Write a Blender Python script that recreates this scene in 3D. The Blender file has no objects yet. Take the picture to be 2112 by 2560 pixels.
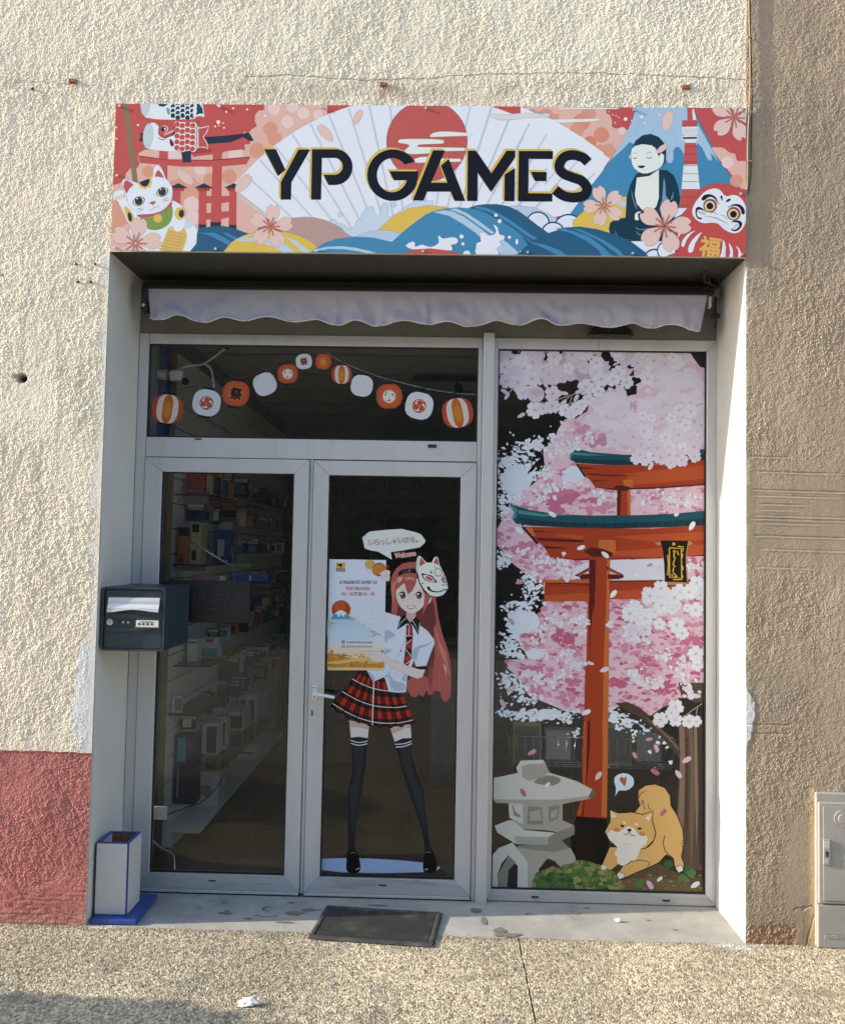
import bpy, bmesh, math, random
import numpy as np
from mathutils import Vector, Matrix
sc = bpy.context.scene
COL = sc.collection
R = math.radians
# ------------------------------------------------------------------ camera, sky, sun, exposure
cam_d = bpy.data.cameras.new('camera')
cam = bpy.data.objects.new('camera', cam_d); COL.objects.link(cam)
cam.location = (1.58851, -3.86598, 1.74763)
cam.rotation_euler = (R(92.6319), R(-1.04251), R(1.12651))
cam_d.sensor_fit = 'HORIZONTAL'; cam_d.sensor_width = 36.0
cam_d.lens = 36.0 * 2079.147 / 2112.0
cam_d.clip_start = 0.05; cam_d.clip_end = 2000
sc.camera = cam
SUN = Vector((8.3, 1.0, -3.1)).normalized()
world = bpy.data.worlds.new('World'); sc.world = world; world.use_nodes = True
wn = world.node_tree.nodes; wl = world.node_tree.links; wn.clear()
sky = wn.new('ShaderNodeTexSky'); sky.sky_type = 'NISHITA'; sky.sun_disc = False
sky.sun_elevation = math.asin(-SUN.z); sky.sun_rotation = math.atan2(-SUN.x, -SUN.y)
bg = wn.new('ShaderNodeBackground'); bg.inputs['Strength'].default_value = 0.15
wo = wn.new('ShaderNodeOutputWorld')
wl.new(sky.outputs[0], bg.inputs[0]); wl.new(bg.outputs[0], wo.inputs[0])
sun_d = bpy.data.lights.new('sun', 'SUN'); sun_d.energy = 2.8; sun_d.angle = R(0.53); sun_d.color = (1.0, 0.90, 0.74)
sun = bpy.data.objects.new('sun', sun_d); COL.objects.link(sun)
sun.rotation_euler = SUN.to_track_quat('-Z', 'Y').to_euler(); sun.location = (-8, -3, 6)
sc.view_settings.view_transform = 'Standard'; sc.view_settings.look = 'None'
sc.view_settings.exposure = 1.60; sc.view_settings.gamma = 1.0; sc.view_settings.use_curve_mapping = False
sc.cycles.max_bounces = 8; sc.cycles.transparent_max_bounces = 16; sc.cycles.use_denoising = True; sc.cycles.denoiser = 'OPENIMAGEDENOISE'; sc.cycles.denoising_input_passes = 'RGB_ALBEDO_NORMAL'; sc.cycles.denoising_prefilter = 'NONE'
sc.cycles.sample_clamp_indirect = 6.0

# ------------------------------------------------------------------ helpers
def lin(h, g=1.0):
    h = h.lstrip('#'); o = []
    for i in (0, 2, 4):
        c = int(h[i:i+2], 16) / 255.0
        o.append(min(0.92, g * (c/12.92 if c <= 0.04045 else ((c+0.055)/1.055)**2.4)))
    return tuple(o) + (1.0,)
def nodes_of(name):
    m = bpy.data.materials.new(name); m.use_nodes = True
    nt = m.node_tree; return m, nt, nt.nodes, nt.links, nt.nodes['Principled BSDF']
def mat(name, col, rough=0.5, metal=0.0, var=0.08, scale=6.0, bump=0.0, bscale=200.0, spec=0.5, stretch=None, dirt=None, dscale=3.0, damt=0.5):
    m, nt, N, L, b = nodes_of(name)
    b.inputs['Roughness'].default_value = rough; b.inputs['Metallic'].default_value = metal
    b.inputs['Specular IOR Level'].default_value = spec
    tc = N.new('ShaderNodeTexCoord'); src = tc.outputs['Object']
    if stretch:
        mp = N.new('ShaderNodeMapping'); mp.inputs['Scale'].default_value = stretch; L.new(src, mp.inputs[0]); src = mp.outputs[0]
    nz = N.new('ShaderNodeTexNoise'); nz.inputs['Scale'].default_value = scale; nz.inputs['Detail'].default_value = 8; nz.inputs['Roughness'].default_value = 0.65
    L.new(src, nz.inputs['Vector'])
    mr = N.new('ShaderNodeMapRange'); mr.inputs[1].default_value = 0.3; mr.inputs[2].default_value = 0.7
    mr.inputs[3].default_value = 1 - var; mr.inputs[4].default_value = 1 + var
    L.new(nz.outputs[0], mr.inputs[0])
    hs = N.new('ShaderNodeHueSaturation'); hs.inputs['Color'].default_value = col if len(col) == 4 else (*col, 1)
    L.new(mr.outputs[0], hs.inputs['Value'])
    out = hs.outputs[0]
    if dirt:
        n2 = N.new('ShaderNodeTexNoise'); n2.inputs['Scale'].default_value = dscale; n2.inputs['Detail'].default_value = 10; n2.inputs['Roughness'].default_value = 0.7
        L.new(src, n2.inputs['Vector'])
        r2 = N.new('ShaderNodeMapRange'); r2.inputs[1].default_value = 0.52; r2.inputs[2].default_value = 0.68; r2.inputs[3].default_value = 0; r2.inputs[4].default_value = damt
        L.new(n2.outputs[0], r2.inputs[0])
        mx = N.new('ShaderNodeMixRGB'); mx.inputs[2].default_value = dirt if len(dirt) == 4 else (*dirt, 1)
        L.new(r2.outputs[0], mx.inputs[0]); L.new(out, mx.inputs[1]); out = mx.outputs[0]
    L.new(out, b.inputs['Base Color'])
    if bump:
        nb = N.new('ShaderNodeTexNoise'); nb.inputs['Scale'].default_value = bscale; nb.inputs['Detail'].default_value = 4
        L.new(src, nb.inputs['Vector'])
        bp = N.new('ShaderNodeBump'); bp.inputs['Strength'].default_value = bump; bp.inputs['Distance'].default_value = 0.004
        L.new(nb.outputs[0], bp.inputs['Height']); L.new(bp.outputs[0], b.inputs['Normal'])
    return m
def attr_mat(name, rough=0.85, spec=0.3, var=0.06, scale=40.0, bump=0.0, bscale=500.0, coat=0.0):
    m, nt, N, L, b = nodes_of(name)
    b.inputs['Roughness'].default_value = rough; b.inputs['Specular IOR Level'].default_value = spec
    if coat: b.inputs['Coat Weight'].default_value = coat; b.inputs['Coat Roughness'].default_value = 0.15
    a = N.new('ShaderNodeAttribute'); a.attribute_name = 'Col'
    tc = N.new('ShaderNodeTexCoord')
    nz = N.new('ShaderNodeTexNoise'); nz.inputs['Scale'].default_value = scale; nz.inputs['Detail'].default_value = 6
    L.new(tc.outputs['Object'], nz.inputs['Vector'])
    mr = N.new('ShaderNodeMapRange'); mr.inputs[1].default_value = 0.3; mr.inputs[2].default_value = 0.7; mr.inputs[3].default_value = 1-var; mr.inputs[4].default_value = 1+var
    L.new(nz.outputs[0], mr.inputs[0])
    hs = N.new('ShaderNodeHueSaturation'); L.new(a.outputs['Color'], hs.inputs['Color']); L.new(mr.outputs[0], hs.inputs['Value'])
    L.new(hs.outputs[0], b.inputs['Base Color'])
    if bump:
        nb = N.new('ShaderNodeTexNoise'); nb.inputs['Scale'].default_value = bscale; nb.inputs['Detail'].default_value = 5
        L.new(tc.outputs['Object'], nb.inputs['Vector'])
        bp = N.new('ShaderNodeBump'); bp.inputs['Strength'].default_value = bump; bp.inputs['Distance'].default_value = 0.003
        L.new(nb.outputs[0], bp.inputs['Height']); L.new(bp.outputs[0], b.inputs['Normal'])
    return m
def glass_mat(name, tint=(0.975, 0.985, 0.98), rough=0.0, dust=0.005):
    m, nt, N, L, b = nodes_of(name); N.remove(b)
    out = N['Material Output']
    tr = N.new('ShaderNodeBsdfTransparent'); tr.inputs[0].default_value = (*tint, 1)
    gl = N.new('ShaderNodeBsdfGlossy'); gl.inputs['Roughness'].default_value = rough; gl.inputs[0].default_value = (1, 1, 1, 1)
    fr = N.new('ShaderNodeFresnel'); fr.inputs[0].default_value = 1.30
    mx = N.new('ShaderNodeMixShader')
    # a thin uneven film of dust and wiping marks
    df = N.new('ShaderNodeBsdfDiffuse'); df.inputs[0].default_value = (0.55, 0.55, 0.53, 1)
    tc = N.new('ShaderNodeTexCoord'); mp = N.new('ShaderNodeMapping'); mp.inputs['Scale'].default_value = (1.0, 1.0, 0.45); mp.inputs['Rotation'].default_value = (0, 0.5, 0)
    nz = N.new('ShaderNodeTexNoise'); nz.inputs['Scale'].default_value = 3.5; nz.inputs['Detail'].default_value = 9; nz.inputs['Roughness'].default_value = 0.7
    L.new(tc.outputs['Object'], mp.inputs[0]); L.new(mp.outputs[0], nz.inputs['Vector'])
    mr = N.new('ShaderNodeMapRange'); mr.inputs[1].default_value = 0.42; mr.inputs[2].default_value = 0.72; mr.inputs[3].default_value = 0.004; mr.inputs[4].default_value = dust
    L.new(nz.outputs[0], mr.inputs[0])
    m2 = N.new('ShaderNodeMixShader'); L.new(mr.outputs[0], m2.inputs[0]); L.new(tr.outputs[0], m2.inputs[1]); L.new(df.outputs[0], m2.inputs[2])
    L.new(fr.outputs[0], mx.inputs[0]); L.new(m2.outputs[0], mx.inputs[1]); L.new(gl.outputs[0], mx.inputs[2]); L.new(mx.outputs[0], out.inputs[0])
    return m
def link(name, me, m=None, parent=None, loc=None):
    o = bpy.data.objects.new(name, me); COL.objects.link(o)
    if m is not None:
        me.materials.append(m)
    if parent is not None:
        o.parent = parent
        if parent.type == 'EMPTY': o.location = -parent.location      # meshes are written in world metres
    if loc is not None: o.location = loc
    return o
def pym(name, v, f, m, parent=None, smooth=False):
    me = bpy.data.meshes.new(name); me.from_pydata([tuple(map(float, p)) for p in v], [], f); me.update()
    if smooth:
        for p in me.polygons: p.use_smooth = True
    return link(name, me, m, parent)
def tag(o, label, cat=None, group=None, kind=None):
    if label: o['label'] = label
    if cat: o['category'] = cat
    if group: o['group'] = group
    if kind: o['kind'] = kind
    return o
def thing(name, label, cat, loc=(0, 0, 0), group=None):
    o = bpy.data.objects.new(name, None); COL.objects.link(o); o.location = loc; o.empty_display_size = 0.1
    return tag(o, label, cat, group)
def bm_obj(name, bm, m, parent=None, smooth=False, origin=None):
    bmesh.ops.recalc_face_normals(bm, faces=bm.faces)
    me = bpy.data.meshes.new(name); bm.to_mesh(me); bm.free()
    if smooth:
        for p in me.polygons: p.use_smooth = True
    o = link(name, me, m, parent); return o
def add_box(bm, a, b, bev=0.0):
    r = bmesh.ops.create_cube(bm, size=1.0); vs = r['verts']
    for v in vs:
        v.co = Vector([a[i] if v.co[i] < 0 else b[i] for i in range(3)])
    if bev:
        es = list({e for v in vs for e in v.link_edges})
        bmesh.ops.bevel(bm, geom=es, offset=bev, segments=2, affect='EDGES', profile=0.5)
def box(name, a, b, m, parent=None, bev=0.002):
    bm = bmesh.new(); add_box(bm, a, b, bev); return bm_obj(name, bm, m, parent)
def tube_pts(pts, r, seg=8):
    """vertices and faces of a tube along pts (list of Vector); r number or list"""
    pts = [Vector(p) for p in pts]; n = len(pts); V = []; F = []
    up = Vector((0.13, 0.21, 0.97)).normalized()
    for i, p in enumerate(pts):
        t = (pts[min(i+1, n-1)] - pts[max(i-1, 0)]).normalized()
        u = t.cross(up)
        if u.length < 1e-3: u = t.cross(Vector((1, 0, 0)))
        u.normalize(); w = t.cross(u).normalized(); rr = r[i] if isinstance(r, (list, tuple)) else r
        for k in range(seg):
            a = 2*math.pi*k/seg; V.append(p + u*rr*math.cos(a) + w*rr*math.sin(a))
    for i in range(n-1):
        for k in range(seg):
            F.append((i*seg+k, i*seg+(k+1) % seg, (i+1)*seg+(k+1) % seg, (i+1)*seg+k))
    F.append(tuple(range(seg))[::-1]); F.append(tuple((n-1)*seg+k for k in range(seg)))
    return V, F
def spline3(pts, n=8):
    pts = [Vector(p) for p in pts]; out = []
    for i in range(len(pts)-1):
        p0 = pts[max(i-1, 0)]; p1 = pts[i]; p2 = pts[i+1]; p3 = pts[min(i+2, len(pts)-1)]
        for k in range(n):
            t = k/n; out.append(0.5*((2*p1) + (p2-p0)*t + (2*p0-5*p1+4*p2-p3)*t*t + (3*p1-p0-3*p2+p3)*t**3))
    out.append(pts[-1]); return out
def tube(name, pts, r, m, parent=None, seg=8, smooth_path=True):
    V, F = tube_pts(spline3(pts) if smooth_path else pts, r, seg)
    return pym(name, V, F, m, parent, smooth=True)
def cyl(name, c, axis, r, h, m, parent=None, seg=20, r2=None):
    ax = Vector(axis).normalized(); c = Vector(c)
    r2 = r if r2 is None else r2; b = min(r, r2)*0.12
    V, F = tube_pts([c, c+ax*b*.2, c+ax*b, c+ax*(h-b), c+ax*(h-b*.2), c+ax*h], [r*.85, r*.97, r, r2, r2*.97, r2*.85], seg)
    return pym(name, V, F, m, parent, smooth=False)

# 2D gradient noise on arrays
_rng = np.random.RandomState(5)
_perm = np.concatenate([_rng.permutation(512)]*3)
_ga = _rng.rand(512)*2*np.pi
def perlin(x, y, seed=0):
    xi = np.floor(x).astype(int); yi = np.floor(y).astype(int); xf = x-xi; yf = y-yi
    u = xf*xf*xf*(xf*(xf*6-15)+10); v = yf*yf*yf*(yf*(yf*6-15)+10)
    def g(ix, iy, fx, fy):
        h = _perm[(_perm[(ix+seed*37) & 511] + iy) & 511]
        return np.cos(_ga[h])*fx + np.sin(_ga[h])*fy
    a = g(xi, yi, xf, yf); b = g(xi+1, yi, xf-1, yf); c = g(xi, yi+1, xf, yf-1); d = g(xi+1, yi+1, xf-1, yf-1)
    return (a+(b-a)*u) + ((c+(d-c)*u)-(a+(b-a)*u))*v
def fbm(x, y, oct=4, seed=0):
    s = 0; a = 1.0
    for o in range(oct):
        s = s + a*perlin(x*2**o, y*2**o, seed+o); a *= 0.5
    return s
def worley(x, y, seed=0, jit=0.9):
    """distance to nearest and second nearest jittered point, and an id in 0..1"""
    xi = np.floor(x).astype(int); yi = np.floor(y).astype(int)
    d1 = np.full(x.shape, 9.0); d2 = np.full(x.shape, 9.0); idn = np.zeros(x.shape)
    for dx in (-1, 0, 1):
        for dy in (-1, 0, 1):
            cx = xi+dx; cy = yi+dy
            h = _perm[(_perm[(cx+seed) & 511] + cy) & 511]; h2 = _perm[(h+cx*3+17) & 511]
            px = cx+0.5+jit*(h/512.0-0.5); py = cy+0.5+jit*(h2/512.0-0.5)
            d = np.hypot((px-x)*(0.8+0.5*(h2 % 7)/7), (py-y)*(0.8+0.5*(h % 5)/5))
            m = d < d1
            d2 = np.where(m, d1, np.minimum(d2, d)); idn = np.where(m, ((h*7+h2*13) % 512)/512.0, idn); d1 = np.where(m, d, d1)
    return d1, d2, idn
def grid_mesh(name, P, keep, cols, m, parent=None, smooth=True):
    """P (nr,nc,3) points; keep (nr-1,nc-1) bool; cols (nr,nc,3)"""
    nr, nc = P.shape[:2]
    idx = np.arange(nr*nc).reshape(nr, nc)
    q = np.stack([idx[:-1, :-1], idx[:-1, 1:], idx[1:, 1:], idx[1:, :-1]], -1)[keep]
    used = np.zeros(nr*nc, bool); used[q.ravel()] = True
    new = np.cumsum(used)-1; q = new[q]
    v = P.reshape(-1, 3)[used]; c = cols.reshape(-1, 3)[used]
    me = bpy.data.meshes.new(name)
    me.vertices.add(len(v)); me.vertices.foreach_set('co', v.astype(np.float32).ravel())
    me.loops.add(q.size); me.loops.foreach_set('vertex_index', q.astype(np.int32).ravel())
    me.polygons.add(len(q)); me.polygons.foreach_set('loop_start', np.arange(0, q.size, 4, dtype=np.int32)); me.polygons.foreach_set('loop_total', np.full(len(q), 4, np.int32))
    me.polygons.foreach_set('use_smooth', np.full(len(q), smooth))
    me.update(calc_edges=True)
    at = me.color_attributes.new('Col', 'FLOAT_COLOR', 'POINT')
    at.data.foreach_set('color', np.concatenate([c, np.ones((len(c), 1))], 1).astype(np.float32).ravel())
    return link(name, me, m, parent)
# ------------------------------------------------------------------ materials
M = {}
M['alu'] = mat('grey_aluminium', (0.53, 0.537, 0.55), 0.42, 0.25, var=0.05, scale=9, stretch=(1, 1, 0.15), dirt=(0.25, 0.25, 0.23), dscale=14, damt=0.18)
M['alu_low'] = mat('scuffed_aluminium', (0.45, 0.455, 0.45), 0.48, 0.2, var=0.07, scale=14, stretch=(0.3, 1, 2.5), dirt=(0.16, 0.15, 0.13), dscale=9, damt=0.5)
M['alu_light'] = mat('bright_aluminium', (0.55, 0.55, 0.54), 0.38, 0.3, var=0.06, scale=20, dirt=(0.2, 0.19, 0.17), dscale=25, damt=0.35)
M['gasket'] = mat('black_rubber', (0.012, 0.012, 0.014), 0.6, var=0.2)
M['glass'] = glass_mat('clear_glass')
M['white_paint'] = mat('white_masonry_paint', (0.52, 0.52, 0.50), 0.75, var=0.05, scale=3, bump=0.25, bscale=90, dirt=(0.45, 0.43, 0.38), dscale=2.2, damt=0.25)
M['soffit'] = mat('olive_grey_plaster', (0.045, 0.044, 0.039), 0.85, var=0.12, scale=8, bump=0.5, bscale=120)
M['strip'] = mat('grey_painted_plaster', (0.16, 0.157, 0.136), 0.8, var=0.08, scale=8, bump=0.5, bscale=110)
M['cloth'] = mat('grey_awning_canvas', (0.37, 0.36, 0.43), 0.9, var=0.05, scale=5, bump=0.15, bscale=900, dirt=(0.24, 0.23, 0.28), dscale=5, damt=0.35)
M['hem'] = mat('pale_hem_tape', (0.62, 0.60, 0.62), 0.85, var=0.05)
M['black_metal'] = mat('black_powder_coated_metal', (0.012, 0.012, 0.014), 0.45, var=0.2)
M['black_plastic'] = mat('black_plastic', (0.016, 0.016, 0.017), 0.42, var=0.15)
M['mail'] = mat('anthracite_painted_steel', (0.018, 0.034, 0.047), 0.38, var=0.1, scale=4, bump=0.08, bscale=600, dirt=(0.09, 0.10, 0.11), dscale=9, damt=0.22)
M['flap'] = mat('satin_grey_flap', (0.55, 0.57, 0.60), 0.4, 0.25, var=0.04, scale=30)
M['steel'] = mat('brushed_steel', (0.62, 0.63, 0.64), 0.3, 0.9, var=0.05, scale=30, stretch=(0.2, 1, 4))
M['white_metal'] = mat('white_enamel', (0.72, 0.73, 0.74), 0.35, var=0.03)
M['paper'] = mat('white_paper', (0.78, 0.78, 0.75), 0.9, var=0.05, scale=30)
M['dirty_paper'] = mat('name_card', (0.66, 0.65, 0.55), 0.8, var=0.12, scale=120)
M['ink'] = mat('dark_ink', (0.05, 0.05, 0.06), 0.8, var=0.1)
M['white_board'] = mat('white_laminate_panel', (0.52, 0.52, 0.52), 0.4, var=0.05, scale=3, dirt=(0.42, 0.42, 0.42), dscale=4, damt=0.25)
M['blue'] = mat('blue_painted_wood', (0.025, 0.065, 0.27), 0.45, var=0.15, scale=12, dirt=(0.08, 0.11, 0.25), dscale=18, damt=0.3)
M['rust'] = mat('rusty_steel', (0.24, 0.095, 0.035), 0.9, var=0.4, scale=60, bump=0.6, bscale=250)
M['cable_black'] = mat('black_cable', (0.02, 0.02, 0.02), 0.6)
M['cable_tan'] = mat('tan_cable', (0.34, 0.22, 0.12), 0.7, var=0.15, scale=20)
M['cabinet'] = mat('light_grey_polyester', (0.35, 0.33, 0.295), 0.6, var=0.06, scale=5, bump=0.1, bscale=300, dirt=(0.26, 0.24, 0.21), dscale=6, damt=0.4)
M['cabinet_dark'] = mat('lock_recess', (0.04, 0.035, 0.03), 0.7)
M['yellow_plaster'] = mat('ochre_plaster', (0.62, 0.47, 0.24), 0.9, var=0.15, scale=15, bump=0.4, bscale=80)
M['screw'] = mat('zinc_screw', (0.6, 0.6, 0.6), 0.35, 0.8, var=0.1)
M['mat_rubber'] = mat('worn_black_rubber', (0.042, 0.041, 0.040), 0.75, var=0.35, scale=10, bump=0.5, bscale=300, dirt=(0.17, 0.155, 0.135), dscale=7, damt=0.6)
M['hole'] = mat('hole_shade', (0.03, 0.026, 0.02), 1.0)
PRINT = attr_mat('printed_panel', rough=0.45, spec=0.18, var=0.02, scale=3)
VINYL = attr_mat('printed_vinyl', rough=0.5, spec=0.2, var=0.025, scale=5)

# ------------------------------------------------------------------ flat print drawn as cut shapes on a plane
def homography(src, dst):
    A = []; b = []
    for (x, y), (u, v) in zip(src, dst):
        A += [[x, y, 1, 0, 0, 0, -u*x, -u*y], [0, 0, 0, x, y, 1, -v*x, -v*y]]; b += [u, v]
    h = np.linalg.solve(np.array(A, float), np.array(b, float)); return np.append(h, 1).reshape(3, 3)
def pp(s): return np.array([[float(c) for c in q.split(',')] for q in s.split()]) if isinstance(s, str) else np.array(s, float)
def smooth2(p, closed=True, n=6):
    N = len(p); out = []
    rng = range(N) if closed else range(N-1)
    for i in rng:
        if closed: p0, p1, p2, p3 = p[i-1], p[i], p[(i+1) % N], p[(i+2) % N]
        else: p0, p1, p2, p3 = p[max(i-1, 0)], p[i], p[i+1], p[min(i+2, N-1)]
        for k in range(n):
            t = k/n; out.append(0.5*((2*p1)+(p2-p0)*t+(2*p0-5*p1+4*p2-p3)*t*t+(3*p1-p0-3*p2+p3)*t**3))
    if not closed: out.append(p[-1])
    return np.array(out)
def clip_rect(p, x0, x1, z0, z1):
    for ax, val, sgn in ((0, x0, 1), (0, x1, -1), (1, z0, 1), (1, z1, -1)):
        q = []; n = len(p)
        for i in range(n):
            a = p[i-1]; b = p[i]; da = (a[ax]-val)*sgn; db = (b[ax]-val)*sgn
            if da >= 0:
                if db >= 0: q.append(b)
                else: q.append(a+(b-a)*da/(da-db))
            elif db >= 0:
                q.append(a+(b-a)*da/(da-db)); q.append(b)
        p = np.array(q)
        if len(p) < 3: return None
    return p
def poly_area(p): return 0.5*abs(np.sum(p[:, 0]*np.roll(p[:, 1], -1)-np.roll(p[:, 0], -1)*p[:, 1]))
_txt_cache = {}
def glyphs(text):
    if text in _txt_cache: return _txt_cache[text]
    c = bpy.data.curves.new('glyph', 'FONT'); c.body = text; c.resolution_u = 3
    o = bpy.data.objects.new('glyph', c); COL.objects.link(o)
    me = o.evaluated_get(bpy.context.evaluated_depsgraph_get()).to_mesh()
    polys = [np.array([me.vertices[i].co[:2] for i in p.vertices]) for p in me.polygons]
    o.evaluated_get(bpy.context.evaluated_depsgraph_get()).to_mesh_clear()
    bpy.data.objects.remove(o); bpy.data.curves.remove(c)
    al = np.concatenate(polys); mn = al.min(0); mx = al.max(0)
    polys = [(p-mn)/(mx-mn) for p in polys]
    _txt_cache[text] = (polys, (mx-mn)[0]/(mx-mn)[1]); return _txt_cache[text]
class Art:
    """Flat artwork on the plane y = y0, facing -y. Points are read in photograph pixels through a view
    (ox, oy, scale) and carried to the plane's own metres by the plane's homography."""
    STEP = 0.000012
    def __init__(s, px, rect, y0, gain=1.0):
        x0, x1, z0, z1 = rect
        s.H = homography(px, [(x0, z1), (x1, z1), (x0, z0), (x1, z0)]); s.rect = rect; s.y0 = y0; s.g = gain
        s.v = (0, 0, 1); s.groups = {}; s.n = 0
        s.cell = 0.006; s.gx = int((x1-x0)/s.cell)+2; s.gz = int((z1-z0)/s.cell)+2
        s.lay = np.zeros((s.gz, s.gx), int)
    def view(s, ox, oy, sc_): s.v = (ox, oy, sc_); return s
    def tr(s, p):
        p = np.asarray(p, float)*s.v[2] + np.array(s.v[:2])
        q = np.c_[p, np.ones(len(p))] @ s.H.T; return q[:, :2]/q[:, 2:]
    def raw(s, grp, col, polys, metres=False):
        if isinstance(col, str): col = lin(col, s.g)
        out = []
        for p in polys:
            p = np.asarray(p, float) if metres else s.tr(p)
            p = clip_rect(p, *s.rect)
            if p is None or len(p) < 3: continue
            keep = [i for i in range(len(p)) if np.abs(p[i]-p[i-1]).max() > 2e-6]
            p = p[keep]
            if len(p) < 3 or poly_area(p) < 4e-8: continue
            out.append(p)
        if not out: return
        al = np.concatenate(out); x0, _, z0, _ = s.rect
        c0 = int((al[:, 0].min()-x0)/s.cell); c1 = int((al[:, 0].max()-x0)/s.cell)+1
        r0 = int((al[:, 1].min()-z0)/s.cell); r1 = int((al[:, 1].max()-z0)/s.cell)+1
        L = s.lay[r0:r1+1, c0:c1+1].max()+1; s.lay[r0:r1+1, c0:c1+1] = L
        g = s.groups.setdefault(grp, [])
        for p in out: g.append((p, L, col))
    def p(s, grp, col, pts, sm=0, line=None, lw=2.0):
        q = pp(pts)
        if sm: q = smooth2(q, True, sm)
        s.raw(grp, col, [q])
        if line: s.l(grp, line, lw, np.vstack([q, q[:1]]))
    def l(s, grp, col, w, pts, sm=0, taper=False):
        q = pp(pts)
        if sm: q = smooth2(q, False, sm)
        n = len(q)
        if n < 2: return
        d = np.gradient(q, axis=0); ln = np.hypot(d[:, 0], d[:, 1])[:, None]; ln[ln == 0] = 1; d = d/ln
        nn = np.c_[-d[:, 1], d[:, 0]]
        ww = np.full((n, 1), w/2.0)
        if taper: ww = ww*np.sin(np.linspace(0.12, np.pi-0.12, n))[:, None]
        a = q+nn*ww; b = q-nn*ww
        s.raw(grp, col, [np.array([a[i], a[i+1], b[i+1], b[i]]) for i in range(n-1)])
    def c(s, grp, col, cx, cy, r, ry=None, ang=0, n=28, line=None, lw=2.0):
        ry = ry or r; t = np.linspace(0, 2*np.pi, n, endpoint=False); ca, sa = math.cos(R(ang)), math.sin(R(ang))
        x = r*np.cos(t); y = ry*np.sin(t); q = np.c_[cx+x*ca-y*sa, cy+x*sa+y*ca]
        s.raw(grp, col, [q])
        if line: s.l(grp, line, lw, np.vstack([q, q[:1]]))
    def text(s, grp, col, txt, x, y, w, h, ang=0, bold=0.0):
        """text filling a box with its lower left corner at x, y"""
        polys, _ = glyphs(txt); ca, sa = math.cos(R(ang)), math.sin(R(ang))
        offs = [(0, 0)] if not bold else [(bold*math.cos(k), bold*math.sin(k)) for k in np.arange(6)*math.pi/3]
        for dx, dy in offs:
            out = []
            for p in polys:
                X = p[:, 0]*w+dx; Y = -p[:, 1]*h+dy; out.append(np.c_[x+X*ca-Y*sa, y+X*sa+Y*ca])
            s.raw(grp, col, out)
    def flower(s, grp, cx, cy, r, ang=0, col='#e2c3bd', line='#b58e88', stam='#b9776b', skip=(), wid=1.0):
        for k in range(5):
            if k in skip: continue
            a = R(ang+72*k)
            base = [(0.08, 0.02), (0.35, 0.2), (0.62, 0.32), (0.86, 0.27), (1.0, 0.12), (0.9, 0.0), (1.0, -0.12), (0.86, -0.27), (0.62, -0.32), (0.35, -0.2), (0.08, -0.02)]
            q = np.array([(cx+r*(u*math.cos(a)-wid*v*math.sin(a)), cy+r*(u*math.sin(a)+wid*v*math.cos(a))) for u, v in base])
            s.p(grp, col, q, 3, line, max(1.5, r*0.012))
        if stam:
            for k in range(10):
                a = R(ang+36*k+10); rr = r*(0.44 if k % 2 == 0 else 0.34)
                s.l(grp, stam, r*0.07, [(cx+r*.04*math.cos(a), cy+r*.04*math.sin(a)), (cx+rr*math.cos(a), cy+rr*math.sin(a))])
    def petal(s, grp, cx, cy, r, ang, col='#e2c3bd', line='#b58e88', wid=1.0):
        a = R(ang); base = [(-1, 0), (-0.6, 0.3), (0, 0.42), (0.6, 0.36), (1, 0.14), (0.86, 0), (1, -0.14), (0.6, -0.36), (0, -0.42), (-0.6, -0.3)]
        q = np.array([(cx+r*(u*math.cos(a)-wid*v*math.sin(a)), cy+r*(u*math.sin(a)+wid*v*math.cos(a))) for u, v in base])
        s.p(grp, col, q, 2, line, max(1.2, r*0.03))
    def build(s, parent, m, names=None, y_extra=0.0):
        for g, L in s.groups.items():
            V = []; F = []; C = []
            for p, lay, col in L:
                b = len(V); y = s.y0 - y_extra - lay*s.STEP
                V += [(x, y, z) for x, z in p]; F.append(tuple(range(b, b+len(p)))); C += [col]*len(p)
            me = bpy.data.meshes.new(g); me.from_pydata(V, [], F)
            at = me.color_attributes.new('Col', 'FLOAT_COLOR', 'POINT')
            at.data.foreach_set('color', np.array(C, np.float32).ravel())
            o = link(g.split('#')[0], me, m, parent)
# ------------------------------------------------------------------ ground
def ground_material():
    m, nt, N, L, b = nodes_of('pale_gravel_concrete')
    tc = N.new('ShaderNodeTexCoord')
    vo = N.new('ShaderNodeTexVoronoi'); vo.inputs['Scale'].default_value = 95; L.new(tc.outputs['Object'], vo.inputs['Vector'])
    cr = N.new('ShaderNodeValToRGB'); L.new(vo.outputs['Color'], cr.inputs[0])
    e = cr.color_ramp.elements; e[0].color = (0.24, 0.205, 0.15, 1); e[1].color = (0.50, 0.44, 0.32, 1); e[1].position = 0.5
    L.new(cr.outputs[0], b.inputs['Base Color']); b.inputs['Roughness'].default_value = 0.85
    bp = N.new('ShaderNodeBump'); bp.inputs['Strength'].default_value = 0.8; bp.inputs['Distance'].default_value = 0.004; bp.invert = True
    L.new(vo.outputs['Distance'], bp.inputs['Height']); L.new(bp.outputs[0], b.inputs['Normal'])
    return m
pym('ground', [(-150, -150, -0.012), (150, -150, -0.012), (150, 60, -0.012), (-150, 60, -0.012)], [(0, 1, 2, 3)], ground_material())
tag(bpy.data.objects['ground'], 'pale gravel concrete ground stretching away from the shop', None, None, 'structure')
GST = attr_mat('pavement_stone', rough=0.8, spec=0.3, var=0.12, scale=300)
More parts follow.
